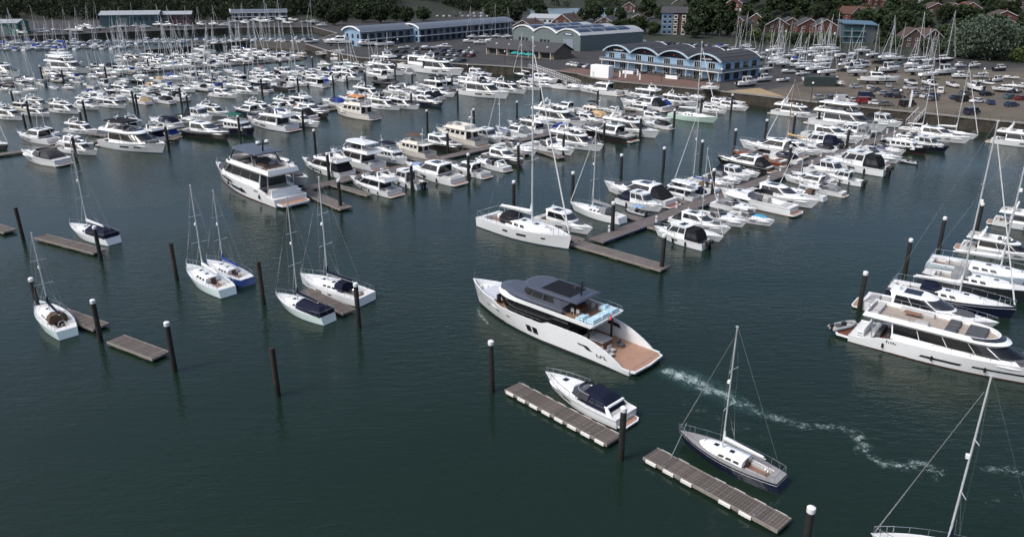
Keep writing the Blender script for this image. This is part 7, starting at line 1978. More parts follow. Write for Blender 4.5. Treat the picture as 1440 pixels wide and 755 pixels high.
('LF','white open cruiser','open',-305.5,522.7,4.01,5.5,20,{'mh':0,'hd':20,'ashore':1},2),
('LF','white open cruiser','open',-291.1,499.0,4.17,7.1,20,{'mh':0,'hd':20,'ashore':1},2),
('LF','white open cruiser','open',-293.6,515.9,4.05,5.8,200,{'mh':0,'hd':200,'ashore':1},2),
('LF','white sailing yacht','sail',-282.5,509.8,4.45,5.9,200,{'mh':13.2,'hd':200,'ashore':1},2),
('LF','white open cruiser','open',-273.4,505.3,4.55,11.1,-30,{'mh':0,'hd':-30,'ashore':1},2),
('LF','white sailing yacht','sail',-282.7,524.1,4.84,8.4,150,{'mh':12.1,'hd':150,'ashore':1},2),
('LF','white open cruiser','open',-287.7,543.1,4.46,10.1,-30,{'mh':0,'hd':-30,'ashore':1},2),
('LF','white sailing yacht','sail',-272.2,518.0,4.91,8.8,150,{'mh':13.5,'hd':150,'ashore':1},2),
('LF','white sailing yacht','sail',-268.4,522.3,4.65,7.2,200,{'mh':15.0,'hd':200,'ashore':1},2),
('LF','white sailing yacht','sail',-265.3,535.1,4.42,5.7,200,{'mh':11.8,'hd':200,'ashore':1},2),
('LF','white sailing yacht','sail',-259.8,535.4,4.76,7.9,200,{'mh':12.2,'hd':200,'ashore':1},2),
('LF','white sailing yacht','sail',-254.3,542.0,4.61,6.9,200,{'mh':14.8,'hd':200,'ashore':1},2),
('LF','white sport cruiser','sport',-244.4,536.4,4.27,8.1,20,{'mh':0,'hd':20,'ashore':1},2),
('LF','white sailing yacht','sail',-241.7,549.9,5.07,9.8,-30,{'mh':12.1,'hd':-30,'ashore':1},2),
('LF','white sailing yacht','sail',-232.1,543.3,5.26,11.0,-30,{'mh':11.1,'hd':-30,'ashore':1},2),
('LF','white sport cruiser','sport',-228.3,549.0,4.25,7.9,200,{'mh':0,'hd':200,'ashore':1},2),
('LF','white sailing yacht','sail',-221.4,548.7,4.45,5.9,200,{'mh':12.3,'hd':200,'ashore':1},2),
('LF','white sailing yacht','sail',-216.5,557.9,4.9,8.7,150,{'mh':11.4,'hd':150,'ashore':1},2),
('LF','white sailing yacht','sail',-206.4,556.9,5.0,9.3,-30,{'mh':11.3,'hd':-30,'ashore':1},2),
('LF','white sport cruiser','sport',-199.2,556.1,4.28,8.2,200,{'mh':0,'hd':200,'ashore':1},2),
('LF','white sailing yacht','sail',-202.2,587.2,4.75,7.8,20,{'mh':12.0,'hd':20,'ashore':1},2),
('LF','white sailing yacht','sail',-190.8,572.9,5.05,9.7,150,{'mh':12.2,'hd':150,'ashore':1},2),
('LF','white open cruiser','open',-194.5,595.6,4.39,9.3,20,{'mh':0,'hd':20,'ashore':1},2),
('LF','white sport cruiser','sport',-191.6,605.0,4.53,10.9,150,{'mh':0,'hd':150,'ashore':1},2),
('LF','white sailing yacht','sail',-177.7,579.7,5.39,11.8,-30,{'mh':14.8,'hd':-30,'ashore':1},2),
('LF','white sailing yacht','sail',-179.5,594.3,4.81,8.2,200,{'mh':11.2,'hd':200,'ashore':1},2),
('LF','white sailing yacht','sail',-174.0,605.1,5.26,11.0,150,{'mh':14.0,'hd':150,'ashore':1},2),
('LF','white open cruiser','open',-162.5,580.6,4.44,9.9,150,{'mh':0,'hd':150,'ashore':1},2),
('LF','white open cruiser','open',-167.1,613.2,4.44,9.9,150,{'mh':0,'hd':150,'ashore':1},2),
('LF','white open cruiser','open',-153.3,595.0,4.16,6.9,20,{'mh':0,'hd':20,'ashore':1},2),
('LF','white sailing yacht','sail',-143.2,578.6,4.94,9.0,200,{'mh':14.3,'hd':200,'ashore':1},2),
('LF','white sport cruiser','sport',-131.9,556.0,4.25,7.9,200,{'mh':0,'hd':200,'ashore':1},2),
('P7L','white flybridge yacht with blue canopy','fly',-183.6,375.2,0.0,11.3,-29,{'canopy':'blue'},2),
('P7L','cream flybridge yacht with blue canopy','fly',-180.5,379.0,0.0,12.3,-29,{'canopy':'blue','hull':'cream'},2),
('P7L','white sailing yacht','sail',-177.2,382.4,0.0,12.3,-30,{'mh':15.2,'boom':'white','hood':'none'},2),
('P7L','white flybridge yacht with black canopy','fly',-173.4,385.4,0.0,11.2,-30,{'canopy':'black'},2),
('P7L','charcoal-hulled open cruiser','open',-169.9,389.4,0.0,11.8,150,{'canopy':'none','hull':'charcoal'},2),
('P7L','white sailing yacht with black sprayhood','sail',-165.6,392.5,0.0,10.2,149,{'mh':13.2,'boom':'grey','hood':'black'},2),
('P7L','white open cruiser','open',-161.5,396.1,0.0,9.4,-31,{'canopy':'none'},2),
('P7L','white sailing yacht with grey sprayhood','sail',-158.4,400.1,0.0,10.7,149,{'mh':14.5,'boom':'blue','hood':'grey'},2),
('P7L','navy-hulled wheelhouse boat','pilot',-143.9,414.6,0.0,10.6,-33,{'canopy':'none','hull':'navy'},2),
('P7L','white open cruiser with blue canopy','open',-140.2,418.9,0.0,11.5,-33,{'canopy':'blue'},2),
('P7R','white open cruiser with grey canopy','open',-167.3,371.6,0.0,11.6,-29,{'canopy':'grey'},2),
('P7R','white sailing yacht with black sprayhood','sail',-146.9,393.1,0.0,9.8,149,{'mh':12.2,'boom':'navy','hood':'black'},2),
('P7R','mint green-hulled open cruiser','open',-139.0,399.6,0.0,11.8,-32,{'canopy':'none','hull':'mint'},2),
('P7R','cream open cruiser','open',-136.2,403.9,0.0,9.7,-32,{'canopy':'none','hull':'cream'},2),
('P7R','cream sailing yacht with grey sprayhood','sail',-131.3,406.5,0.0,13.0,-33,{'mh':15.9,'boom':'white','hood':'grey','hull':'cream'},2),
('P7R','white sport cruiser','sport',-128.1,411.0,0.0,11.0,147,{'canopy':'none'},2),
('F1','white sport cruiser','sport',-281.9,426.7,0.0,10.3,98,{'canopy':'none'},2),
('F1','white sailing yacht','sail',-277.3,428.0,0.0,9.0,-82,{'mh':10.7,'boom':'white','hood':'none'},2),
('F1','white open cruiser','open',-283.8,439.9,0.0,10.7,-82,{'canopy':'none'},2),
('F1','white sailing yacht','sail',-272.1,428.5,0.0,9.5,-82,{'mh':12.5,'boom':'white','hood':'none'},2),
('F1','white sailing yacht with navy sail cover','sail',-279.1,440.4,0.0,10.6,-82,{'mh':14.4,'boom':'navy','hood':'none'},2),
('F1','white sailing yacht with blue sail cover','sail',-273.7,439.9,0.0,8.0,-82,{'mh':9.7,'boom':'blue','hood':'none'},2),
('F1','white sport cruiser with blue canopy','sport',-267.1,429.6,0.0,8.7,98,{'canopy':'blue'},2),
('F1','white sailing yacht','sail',-261.7,429.3,0.0,10.6,98,{'mh':13.4,'boom':'white','hood':'none'},2),
('F1','white sailing yacht with blue sail cover','sail',-268.8,441.8,0.0,10.4,98,{'mh':14.4,'boom':'blue','hood':'none'},2),
('F1','white open cruiser with blue canopy','open',-263.6,442.5,0.0,10.4,98,{'canopy':'blue'},2),
('F1','white sport cruiser','sport',-256.5,430.7,0.0,9.5,-82,{'canopy':'none'},2),
('F1','white sport cruiser with blue canopy','sport',-252.0,431.4,0.0,9.3,-82,{'canopy':'blue'},2),
('F1','white sailing yacht with blue sail cover','sail',-258.2,443.2,0.0,10.2,-82,{'mh':11.8,'boom':'blue','hood':'none'},2),
('F1','white open cruiser with blue canopy','open',-247.9,432.4,0.0,8.4,98,{'canopy':'blue'},2),
('F1','white open cruiser with blue canopy','open',-253.7,443.4,0.0,9.4,-82,{'canopy':'blue'},2),
('F1','white sailing yacht with blue sail cover','sail',-249.5,443.5,0.0,8.4,98,{'mh':11.1,'boom':'blue','hood':'none'},2),
('F1','white open cruiser with blue canopy','open',-242.6,432.2,0.0,10.4,98,{'canopy':'blue'},2),
('F1','white sailing yacht','sail',-244.4,444.7,0.0,9.4,-82,{'mh':12.5,'boom':'white','hood':'none'},2),
('F1','white sailing yacht','sail',-237.5,433.9,0.0,8.3,98,{'mh':9.8,'boom':'white','hood':'none'},2),
('F1','white open cruiser with blue canopy','open',-239.2,445.9,0.0,10.3,-82,{'canopy':'blue'},2),
('F1','white sailing yacht with blue sail cover','sail',-234.4,446.5,0.0,10.2,98,{'mh':13.3,'boom':'blue','hood':'none'},2),
('F1','white sport cruiser','sport',-228.5,434.9,0.0,8.8,-82,{'canopy':'none'},2),
('F1','white open cruiser','open',-230.2,446.9,0.0,9.8,98,{'canopy':'none'},2),
('F1','white sport cruiser','sport',-223.4,435.6,0.0,8.9,98,{'canopy':'none'},2),
('F1','white sailing yacht with navy sail cover','sail',-218.5,436.1,0.0,9.3,98,{'mh':11.7,'boom':'navy','hood':'none'},2),
('F1','white sailing yacht with blue sail cover','sail',-220.2,448.4,0.0,10.0,98,{'mh':13.0,'boom':'blue','hood':'none'},2),
('F1','white sailing yacht with navy sail cover','sail',-213.8,436.3,0.0,10.2,-82,{'mh':14.3,'boom':'navy','hood':'none'},2),
('F1','white sailing yacht with navy sail cover','sail',-215.6,448.6,0.0,9.1,-82,{'mh':12.7,'boom':'navy','hood':'none'},2),
('F2','white sailing yacht with navy sail cover','sail',-303.8,461.7,0.0,8.3,95,{'mh':11.5,'boom':'navy','hood':'none'},2),
('F2','white sailing yacht','sail',-298.7,461.3,0.0,9.9,95,{'mh':13.0,'boom':'white','hood':'none'},2),
('F2','white sailing yacht','sail',-304.8,473.4,0.0,9.8,-85,{'mh':12.1,'boom':'white','hood':'none'},2),
('F2','white open cruiser with blue canopy','open',-294.2,462.0,0.0,9.2,95,{'canopy':'blue'},2),
('F2','white sport cruiser','sport',-299.7,473.3,0.0,8.5,95,{'canopy':'none'},2),
('F2','white sailing yacht with blue sail cover','sail',-289.6,461.7,0.0,10.7,95,{'mh':14.4,'boom':'blue','hood':'none'},2),
('F2','white sailing yacht with blue sail cover','sail',-295.3,474.7,0.0,10.7,95,{'mh':14.7,'boom':'blue','hood':'none'},2),
('F2','white sailing yacht','sail',-285.4,462.2,0.0,10.5,-85,{'mh':12.9,'boom':'white','hood':'none'},2),
('F2','white sailing yacht with blue sail cover','sail',-280.3,462.6,0.0,10.5,-85,{'mh':12.1,'boom':'blue','hood':'none'},2),
('F2','white open cruiser with blue canopy','open',-286.6,475.3,0.0,10.2,95,{'canopy':'blue'},2),
('F2','white sailing yacht with blue sail cover','sail',-275.5,463.8,0.0,9.1,-85,{'mh':11.7,'boom':'blue','hood':'none'},2),
('F2','white open cruiser with blue canopy','open',-270.4,463.8,0.0,9.9,-85,{'canopy':'blue'},2),
('F2','white sailing yacht with navy sail cover','sail',-276.6,476.3,0.0,10.6,95,{'mh':12.8,'boom':'navy','hood':'none'},2),
('F2','white open cruiser with blue canopy','open',-265.6,464.7,0.0,8.9,-85,{'canopy':'blue'},2),
('F2','white sailing yacht with navy sail cover','sail',-271.6,476.6,0.0,10.3,-85,{'mh':13.2,'boom':'navy','hood':'none'},2),
('F2','white open cruiser with blue canopy','open',-260.9,464.1,0.0,10.8,95,{'canopy':'blue'},2),
('F2','white sailing yacht','sail',-256.7,465.9,0.0,8.0,-85,{'mh':11.2,'boom':'white','hood':'none'},2),
('F2','white sport cruiser','sport',-262.0,477.1,0.0,9.5,-85,{'canopy':'none'},2),
('F2','white sailing yacht with navy sail cover','sail',-252.4,465.3,0.0,10.0,-85,{'mh':11.6,'boom':'navy','hood':'none'},2),
('F2','white sport cruiser','sport',-247.2,466.7,0.0,8.1,-85,{'canopy':'none'},2),
('F2','white sailing yacht with navy sail cover','sail',-248.1,477.9,0.0,8.8,-85,{'mh':12.0,'boom':'navy','hood':'none'},2),
('F2','white sport cruiser','sport',-242.0,465.9,0.0,10.7,95,{'canopy':'none'},2),
('F2','white sport cruiser with blue canopy','sport',-237.0,467.6,0.0,8.1,-85,{'canopy':'blue'},2),
('F2','white sailing yacht with navy sail cover','sail',-237.9,478.9,0.0,8.9,-85,{'mh':12.5,'boom':'navy','hood':'none'},2),
('F2','white sailing yacht','sail',-233.4,479.2,0.0,8.9,-85,{'mh':10.2,'boom':'white','hood':'none'},2),
('F2','white sailing yacht','sail',-228.1,468.2,0.0,8.4,-85,{'mh':9.7,'boom':'white','hood':'none'},2),
('F2','white open cruiser','open',-223.6,467.7,0.0,10.3,-85,{'canopy':'none'},2),
('F2','white sailing yacht with navy sail cover','sail',-224.6,479.9,0.0,8.6,-85,{'mh':10.1,'boom':'navy','hood':'none'},2),
('F2','white sailing yacht','sail',-219.2,468.3,0.0,9.8,95,{'mh':11.5,'boom':'white','hood':'none'},2),
('F2','white sport cruiser','sport',-220.3,480.8,0.0,9.8,-85,{'canopy':'none'},2),
('F2','white sailing yacht with blue sail cover','sail',-214.3,468.6,0.0,10.0,-85,{'mh':11.8,'boom':'blue','hood':'none'},2),
('F2','white sport cruiser','sport',-215.4,480.6,0.0,8.3,-85,{'canopy':'none'},2),
('F2','white sport cruiser','sport',-209.0,468.6,0.0,10.9,-85,{'canopy':'none'},2),
('F2','white open cruiser','open',-210.2,482.3,0.0,11.0,-85,{'canopy':'none'},2),
('F2','white sailing yacht with navy sail cover','sail',-204.3,469.3,0.0,10.5,-85,{'mh':13.5,'boom':'navy','hood':'none'},2),
('F2','white sailing yacht with navy sail cover','sail',-199.7,470.5,0.0,8.8,-85,{'mh':10.6,'boom':'navy','hood':'none'},2),
('F2','white sailing yacht with blue sail cover','sail',-200.7,481.9,0.0,8.4,95,{'mh':11.1,'boom':'blue','hood':'none'},2),
('F2','white sport cruiser','sport',-194.3,470.5,0.0,9.8,-85,{'canopy':'none'},2),
('F2','white sailing yacht with blue sail cover','sail',-195.4,482.4,0.0,8.5,-85,{'mh':10.9,'boom':'blue','hood':'none'},2),
('F2','white open cruiser with blue canopy','open',-190.7,483.5,0.0,9.9,-85,{'canopy':'blue'},2),
('F2','white open cruiser with blue canopy','open',-185.6,483.6,0.0,9.2,-85,{'canopy':'blue'},2),
('F2','white sailing yacht with blue sail cover','sail',-179.5,472.0,0.0,9.3,-85,{'mh':11.9,'boom':'blue','hood':'none'},2),
('F2','white sailing yacht','sail',-180.6,484.4,0.0,10.0,-85,{'mh':12.9,'boom':'white','hood':'none'},2),
('F2','white open cruiser','open',-174.5,472.4,0.0,9.5,-85,{'canopy':'none'},2),
('F2','white open cruiser','open',-175.6,485.2,0.0,10.7,95,{'canopy':'none'},2),
('F2','white open cruiser','open',-170.0,473.0,0.0,8.9,95,{'canopy':'none'},2),
('F2','white sailing yacht with navy sail cover','sail',-171.0,484.8,0.0,9.0,95,{'mh':12.5,'boom':'navy','hood':'none'},2),
('F2','white sailing yacht with blue sail cover','sail',-165.7,473.0,0.0,9.7,-85,{'mh':13.2,'boom':'blue','hood':'none'},2),
('F2','white sailing yacht','sail',-166.8,485.7,0.0,10.1,-85,{'mh':13.2,'boom':'white','hood':'none'},2),
('F2','white sailing yacht with navy sail cover','sail',-161.0,473.6,0.0,9.3,-85,{'mh':11.5,'boom':'navy','hood':'none'},2),
('F2','white open cruiser','open',-162.1,486.0,0.0,9.8,-85,{'canopy':'none'},2),
('F2','white sailing yacht with blue sail cover','sail',-156.0,473.8,0.0,9.9,95,{'mh':12.7,'boom':'blue','hood':'none'},2),
('F2','white sailing yacht with navy sail cover','sail',-157.1,486.6,0.0,10.2,95,{'mh':14.1,'boom':'navy','hood':'none'},2),
('F2','white sailing yacht with navy sail cover','sail',-152.3,487.4,0.0,11.0,-85,{'mh':14.6,'boom':'navy','hood':'none'},2),
('F2','white sailing yacht with navy sail cover','sail',-145.9,475.1,0.0,9.0,95,{'mh':11.4,'boom':'navy','hood':'none'},2),
('F2','white sailing yacht with navy sail cover','sail',-147.0,487.3,0.0,9.9,-85,{'mh':13.2,'boom':'navy','hood':'none'},2),
('F2','white sailing yacht with blue sail cover','sail',-140.8,476.0,0.0,8.1,-85,{'mh':10.0,'boom':'blue','hood':'none'},2),
('F2','white sailing yacht with navy sail cover','sail',-141.8,487.5,0.0,9.4,95,{'mh':11.7,'boom':'navy','hood':'none'},2),
('F2','white sailing yacht with navy sail cover','sail',-136.4,475.7,0.0,9.5,95,{'mh':12.2,'boom':'navy','hood':'none'},2),
('F2','white open cruiser','open',-131.1,476.8,0.0,8.2,-85,{'canopy':'none'},2),
('F2','white sport cruiser with blue canopy','sport',-132.1,488.3,0.0,9.2,-85,{'canopy':'blue'},2),
('F2','white open cruiser','open',-126.8,476.2,0.0,10.2,95,{'canopy':'none'},2),
('F2','white sailing yacht with blue sail cover','sail',-127.9,488.6,0.0,9.1,95,{'mh':10.9,'boom':'blue','hood':'none'},2),
('F2','white sailing yacht with blue sail cover','sail',-121.6,477.3,0.0,8.9,95,{'mh':11.2,'boom':'blue','hood':'none'},2),
('F2','white sailing yacht with navy sail cover','sail',-122.6,489.1,0.0,9.2,95,{'mh':12.8,'boom':'navy','hood':'none'},2),
('LB','white sport cruiser with navy canopy','sport',90.8,306.4,4.31,8.5,12,{'canopy':'navy','ashore':1},2),
('LB','white sailing yacht','sail',111.1,373.7,4.93,8.9,18,{'mh':10.9,'ashore':1},2),
('LB','white sailing yacht','sail',123.5,372.6,5.06,9.8,18,{'mh':14.0,'ashore':1},2),
('LB','white sailing yacht','sail',114.3,342.8,4.66,7.3,18,{'mh':8.9,'ashore':1},2),
('LB','white sailing yacht','sail',112.0,332.9,4.93,8.9,192,{'mh':10.8,'ashore':1},2),
('LB','white sailing yacht','sail',112.3,329.7,4.63,7.1,192,{'mh':9.5,'ashore':1},2),
('LB','white sport cruiser with navy canopy','sport',136.3,379.8,4.22,7.6,192,{'canopy':'navy','ashore':1},2),
('LB','white sailing yacht','sail',114.3,314.1,4.99,9.3,192,{'mh':11.9,'ashore':1},2),
('LB','white sailing yacht','sail',131.5,363.0,4.74,7.8,198,{'mh':11.2,'ashore':1},2),
('LB','white sailing yacht','sail',114.1,308.4,4.8,8.1,198,{'mh':9.9,'ashore':1},2),
('LB','white sailing yacht','sail',139.0,368.6,4.8,8.1,18,{'mh':12.1,'ashore':1},2),
('LB','white sailing yacht','sail',117.3,303.9,4.88,8.7,18,{'mh':11.8,'ashore':1},2),
('LB','white sailing yacht','sail',147.6,383.5,4.94,9.0,18,{'mh':12.2,'ashore':1},2),
('LB','white sailing yacht','sail',131.1,335.4,4.66,7.2,18,{'mh':9.1,'ashore':1},2),
('LB','white wheelhouse boat','pilot',135.3,344.6,4.36,9.0,192,{'canopy':'none','ashore':1},2),
('LB','white sailing yacht','sail',125.3,317.5,4.82,8.2,18,{'mh':12.2,'ashore':1},2),
('LB','white sailing yacht','sail',118.0,293.9,4.86,8.5,18,{'mh':11.6,'ashore':1},1),
('LB','white sailing yacht','sail',152.2,381.2,5.05,9.7,192,{'mh':14.0,'ashore':1},2),
('LB','white wheelhouse boat with black canopy','pilot',144.7,342.1,4.21,7.5,18,{'canopy':'black','ashore':1},2),
('LB','white sailing yacht','sail',128.6,293.9,4.84,8.4,192,{'mh':11.0,'ashore':1},1),
('LB','white sport cruiser with navy canopy','sport',136.5,312.1,4.45,9.9,18,{'canopy':'navy','ashore':1},2),
('LB','white open cruiser with navy canopy','open',141.3,319.8,4.28,8.2,198,{'canopy':'navy','ashore':1},2),
('LB','white sailing yacht','sail',163.5,371.5,4.92,8.9,192,{'mh':11.6,'ashore':1},2),
('LB','white sport cruiser with navy canopy','sport',146.7,331.0,4.18,7.1,18,{'canopy':'navy','ashore':1},2),
('LB','white wheelhouse boat','pilot',145.4,304.0,4.44,9.9,12,{'canopy':'none','ashore':1},2),
('LB','white sailing yacht','sail',161.9,338.6,5.07,9.8,192,{'mh':13.0,'ashore':1},2),
('LB','white wheelhouse boat with black canopy','pilot',159.7,314.5,4.42,9.7,198,{'canopy':'black','ashore':1},2),
('LB','white sailing yacht','sail',151.4,297.1,4.81,8.2,192,{'mh':11.6,'ashore':1},1),
('LB','white sailing yacht','sail',169.5,325.5,5.07,9.8,18,{'mh':12.1,'ashore':1},2),
('LB','white sailing yacht','sail',162.5,308.9,4.78,8.0,18,{'mh':10.1,'ashore':1},2),
('LB','white sailing yacht','sail',151.7,285.3,4.98,9.2,18,{'mh':13.6,'ashore':1},1),
('LB','white wheelhouse boat','pilot',163.2,296.7,4.45,10.0,12,{'canopy':'none','ashore':1},1),
]
ordn = ORD2
# ------------------------------------------------------------------ the white explorer yacht under way
def hero_yacht():
    L, B = 26.6, 6.5
    def sheer(u):
        if u < .035: return .82
        if u < .27: return .82 + 2.45 * math.sin(math.pi / 2 * (u - .035) / .235) ** .85
        if u < .43: return 3.27
        if u < .47: return 3.27 - .5 * sstep((u - .43) / .04)
        if u < .72: return 2.77 + .1 * (u - .47)
        if u < .78: return 2.8 + .55 * sstep((u - .72) / .06)
        return 3.35 + .42 * ((u - .78) / .22)
    def deckz(u):
        if u < .335: return .74
        if u < .8: return 2.15
        return 2.75
    us = [0, .02, .035, .06, .09, .12, .15, .19, .23, .27, .33, .335, .43, .45, .47, .55, .63, .72, .74, .76, .78, .8, .801, .85, .9, .94, .97, .985, 1]
    H = Hull(L, B, 1, 4, tr=.95, sm=.4, ps=3.7, pw=2.1, wl=.92, rake=.045, sheer=sheer, deckz=deckz, thick=.22, us=us, draft=.9)
    ps = []
    kids = []
    for u0 in (.492, .53):
        k = MB(); H.zpatch(k, u0, u0 + .03, .95, 1.85, 1, .03, 2, .002); kids.append(part('hull_window', k, GLASS))
        k = MB(); H.zpatch(k, u0, u0 + .03, .95, 1.85, -1, .03, 2, .002); kids.append(part('hull_window', k, GLASS))
    for u0 in (.665, .745, .83):
        for sd in (1, -1):
            k = MB(); H.zpatch(k, u0, u0 + .026, 1.75, 1.9, sd, .03, 2, .002); kids.append(part('portlight', k, GLASS))
    for sd in (1, -1):
        k = MB(); e = H
        # dark emblem: a tapering wedge and a row of angular strokes
        e.zpatch(k, .2, .255, 1.9, 2.12, sd, .03, 3, .012); e.zpatch(k, .185, .215, 1.55, 1.95, sd, .032, 2, .02)
        for a, c, h0, h1 in ((.158, .164, .5, .66), (.145, .16, .5, .545), (.138, .144, .5, .66), (.124, .14, .62, .66), (.118, .124, .48, .66), (.108, .12, .48, .53)):
            e.zpatch(k, a, c, h0 * 2.4 - .1, h1 * 2.4 - .1, sd, .034, 1, .004)
        kids.append(part('hull_emblem', k, mat('emblem_black', (.03, .03, .035), rough=.3)))
    lv = [(-1, 1), (0, 1), (.05, 2), (.1, 0), (.35, 0), (.6, 0), (.8, 0), (1, 0)]
    ps.append(part('hull', H.mesh_mb(lv), [hullmat('white'), ANTIF, BLACK], True, kids))
    ps.append(part('beach_deck', H.deck_mb(None, 0, .334), TEAKP))
    ps.append(part('side_deck', H.deck_mb(None, .336, .8), TEAK))
    ps.append(part('foredeck', H.deck_mb(None, .801, 1), DECKW))
    b = MB(); b.prism([(-13.25, -2.9), (-13.9, -2.7), (-14.1, 0), (-13.9, 2.7), (-13.25, 2.9)], .5, .74); k = MB(); k.prism([(-13.3, -2.7), (-13.75, -2.5), (-13.92, 0), (-13.75, 2.5), (-13.3, 2.7)], .74, .755)
    ps.append(part('swim_platform', b, GEL, False, [part('platform_decking', k, TEAKP)]))
    # wing openings
    for sd in (1, -1):
        b = MB(); H.patch(b, .2, .27, .72, .88, -sd, -.27, 3, .01); ps.append(part('wing_vent', b, BLACK))
    # main deck house: white base, full black window band
    h1 = House([(.74, -4.3, 7.0, 2.45, 3.6, 2.2), (2.35, -4.3, 6.9, 2.45, 3.6, 2.2)]); b = MB(); h1.body(b)
    ps.append(part('deckhouse_base', b, GEL, True))
    h2 = House([(2.35, -4.35, 6.9, 2.47, 3.6, 2.2), (4.4, -4.6, 8.0, 2.62, 4.4, 2.2)]); b = MB(); h2.body(b); kids = []
    for u in (.16, .24, .32, .4, .48, .55, .63, .72):
        for sd in (1, -1):
            k = MB(); h2.patch(k, u, u + .004, 0, 1, (sd,), off=.015, n=1); kids.append(part('window_mullion', k, BLACK))
    ps.append(part('saloon_glazing', b, GLASS, True, kids))
    # upper deck: white overhanging slab with bulwark
    h3 = House([(4.32, -7.6, 7.9, 2.7, 4.6, 2.0), (4.5, -7.9, 8.0, 2.9, 4.7, 2.0), (5.0, -8.3, 7.0, 2.95, 4.6, 2.0)], ub=.12)
    b = MB(); h3.body(b, 0, True, (.16, .42), 1, bottom=True); ps.append(part('upper_deck', b, [GEL, TEAK], True))
    # slate coach roof forward
    h4 = House([(4.6, -3.4, 7.9, 2.4, 4.9, 2.0), (5.08, -3.4, 7.75, 2.42, 4.9, 2.0), (5.4, -3.4, 6.6, 1.95, 4.0, 2.0)], ub=.02); b = MB(); h4.body(b); ps.append(part('coach_roof', b, SLATE, True))
    # wheelhouse
    h5 = House([(5.1, -3.3, 3.9, 2.2, 2.4, 2.2), (5.75, -3.2, 3.6, 2.16, 2.3, 2.2), (6.75, -3.0, 2.7, 2.0, 1.9, 2.2)], ub=.03); b = MB(); h5.body(b); kids = []
    for sd in (1, -1):
        for a, c in ((.16, .36), (.38, .56), (.58, .72)):
            k = MB(); h5.patch(k, a, c, .5, .86, (sd,), n=3, sk0=.03 if a < .2 else 0); kids.append(part('side_window', k, GLASS))
    k = MB(); h5.patch(k, .74, 1, .5, .88, n=6); kids.append(part('windscreen', k, GLASS)); k = MB(); k.box(-3.25, -3.1, -1.8, 1.8, 5.1, 6.6); kids.append(part('aft_opening', k, TEAKD))
    ps.append(part('wheelhouse', b, SLATE, True, kids))
    for sd in (1, -1):
        b = MB(); b.add([(-2.8, sd * 2.15, 5.0), (-1.0, sd * 2.15, 5.0), (-3.6, sd * 2.05, 6.8), (-4.6, sd * 2.05, 6.8), (-2.8, sd * 2.0, 5.0), (-1.0, sd * 2.0, 5.0), (-3.6, sd * 1.9, 6.8), (-4.6, sd * 1.9, 6.8)], [(0, 1, 2, 3), (7, 6, 5, 4), (0, 3, 7, 4), (1, 5, 6, 2)]); ps.append(part('hardtop_wing', b, SLATE))
    h6 = House([(6.72, -5.4, 3.5, 2.2, 2.6, 2.3), (6.85, -5.5, 3.6, 2.32, 2.6, 2.3), (7.02, -5.3, 3.0, 2.0, 2.4, 2.3)], ub=.08); b = MB(); h6.body(b, bottom=True)
    k = MB(); k.box(-3.9, .3, -1.6, 1.6, 7.0, 7.07); s = []
    for i in range(15):
        q = MB(); x = -3.8 + i * .27; q.add([(x, -1.55, 7.08), (x + .2, -1.55, 7.2), (x + .2, 1.55, 7.2), (x, 1.55, 7.08)], [(0, 1, 2, 3)]); s.append(part('louvre', q, BLACK))
    ps.append(part('hardtop', b, SLATE, True, [part('louvre_roof', k, BLACK)]))
    ps += [('louvre', x[1], [], None) for x in s]
    b = MB(); b.tube((-4.3, 0, 7.0), (-4.4, 0, 9.0), .1, 7, .06); b.tube((-4.35, -.8, 8.0), (-4.35, .8, 8.0), .06, 5); b.tube((-4.35, -.5, 8.5), (-4.35, .5, 8.5), .05, 5); k = MB(); k.lathe([(0, .4), (.26, .35), (.32, .15), (.2, 0)], (-4.1, .7, 8.05), 9); k2 = MB(); k2.box(-4.2, -4.0, -.9, -.1, 7.9, 8.0)
    ps.append(part('radar_mast', b, BLACK, True, [part('radome', k, BLACK, True), part('radar_scanner', k2, BLACK)]))
    # aft upper deck furniture
    for (x0, x1, y0, y1, h) in ((-8.0, -6.7, -2.5, -.9, .5), (-8.0, -6.7, -.8, .8, .5), (-8.0, -6.7, .9, 2.5, .5), (-6.6, -5.5, 1.2, 2.6, .5), (-6.6, -5.6, -2.6, -1.6, .5)):
        b = MB(); b.rbox(x0, x1, y0, y1, 4.66, 4.7 + h, .1); b.rbox(x0 + .1, x0 + .4, y0 + .1, y1 - .1, 5.15, 5.45, .08); ps.append(part('lounge_seat', b, SKYCUSH))
    b = MB(); b.rbox(-5.2, -3.9, -.8, .8, 5.3, 5.38, .02); b.tube((-4.5, 0, 4.66), (-4.5, 0, 5.3), .12, 6); ps.append(part('dining_table', b, TEAKD))
    for x in (-5.0, -4.2):
        for sd in (1, -1):
            b = MB(); b.box(x - .22, x + .22, sd * 1.2 - .22, sd * 1.2 + .22, 5.05, 5.12); b.box(x - .22, x + .22, sd * 1.42 - .03, sd * 1.42 + .03, 5.12, 5.6)
            for i in (-.2, .2):
                for j in (-.2, .2): b.tube((x + i, sd * 1.2 + j, 4.65), (x + i, sd * 1.2 + j, 5.06), .02, 4)
            ps.append(part('chair', b, SEAT))
    b = MB(); pts = [(-3.4, 2.95, 5.04), (-5, 2.95, 5.04), (-6.5, 2.95, 5.04), (-7.4, 2.95, 5.0), (-8.2, 2.7, 5.0), (-8.25, 1, 5.0), (-8.25, -1, 5.0), (-8.2, -2.7, 5.0), (-7.4, -2.95, 5.0), (-6.5, -2.95, 5.04), (-5, -2.95, 5.04), (-3.4, -2.95, 5.04)]
    rail_loop(b, pts, .55, .03); ps.append(part('upper_rail', b, STEEL))
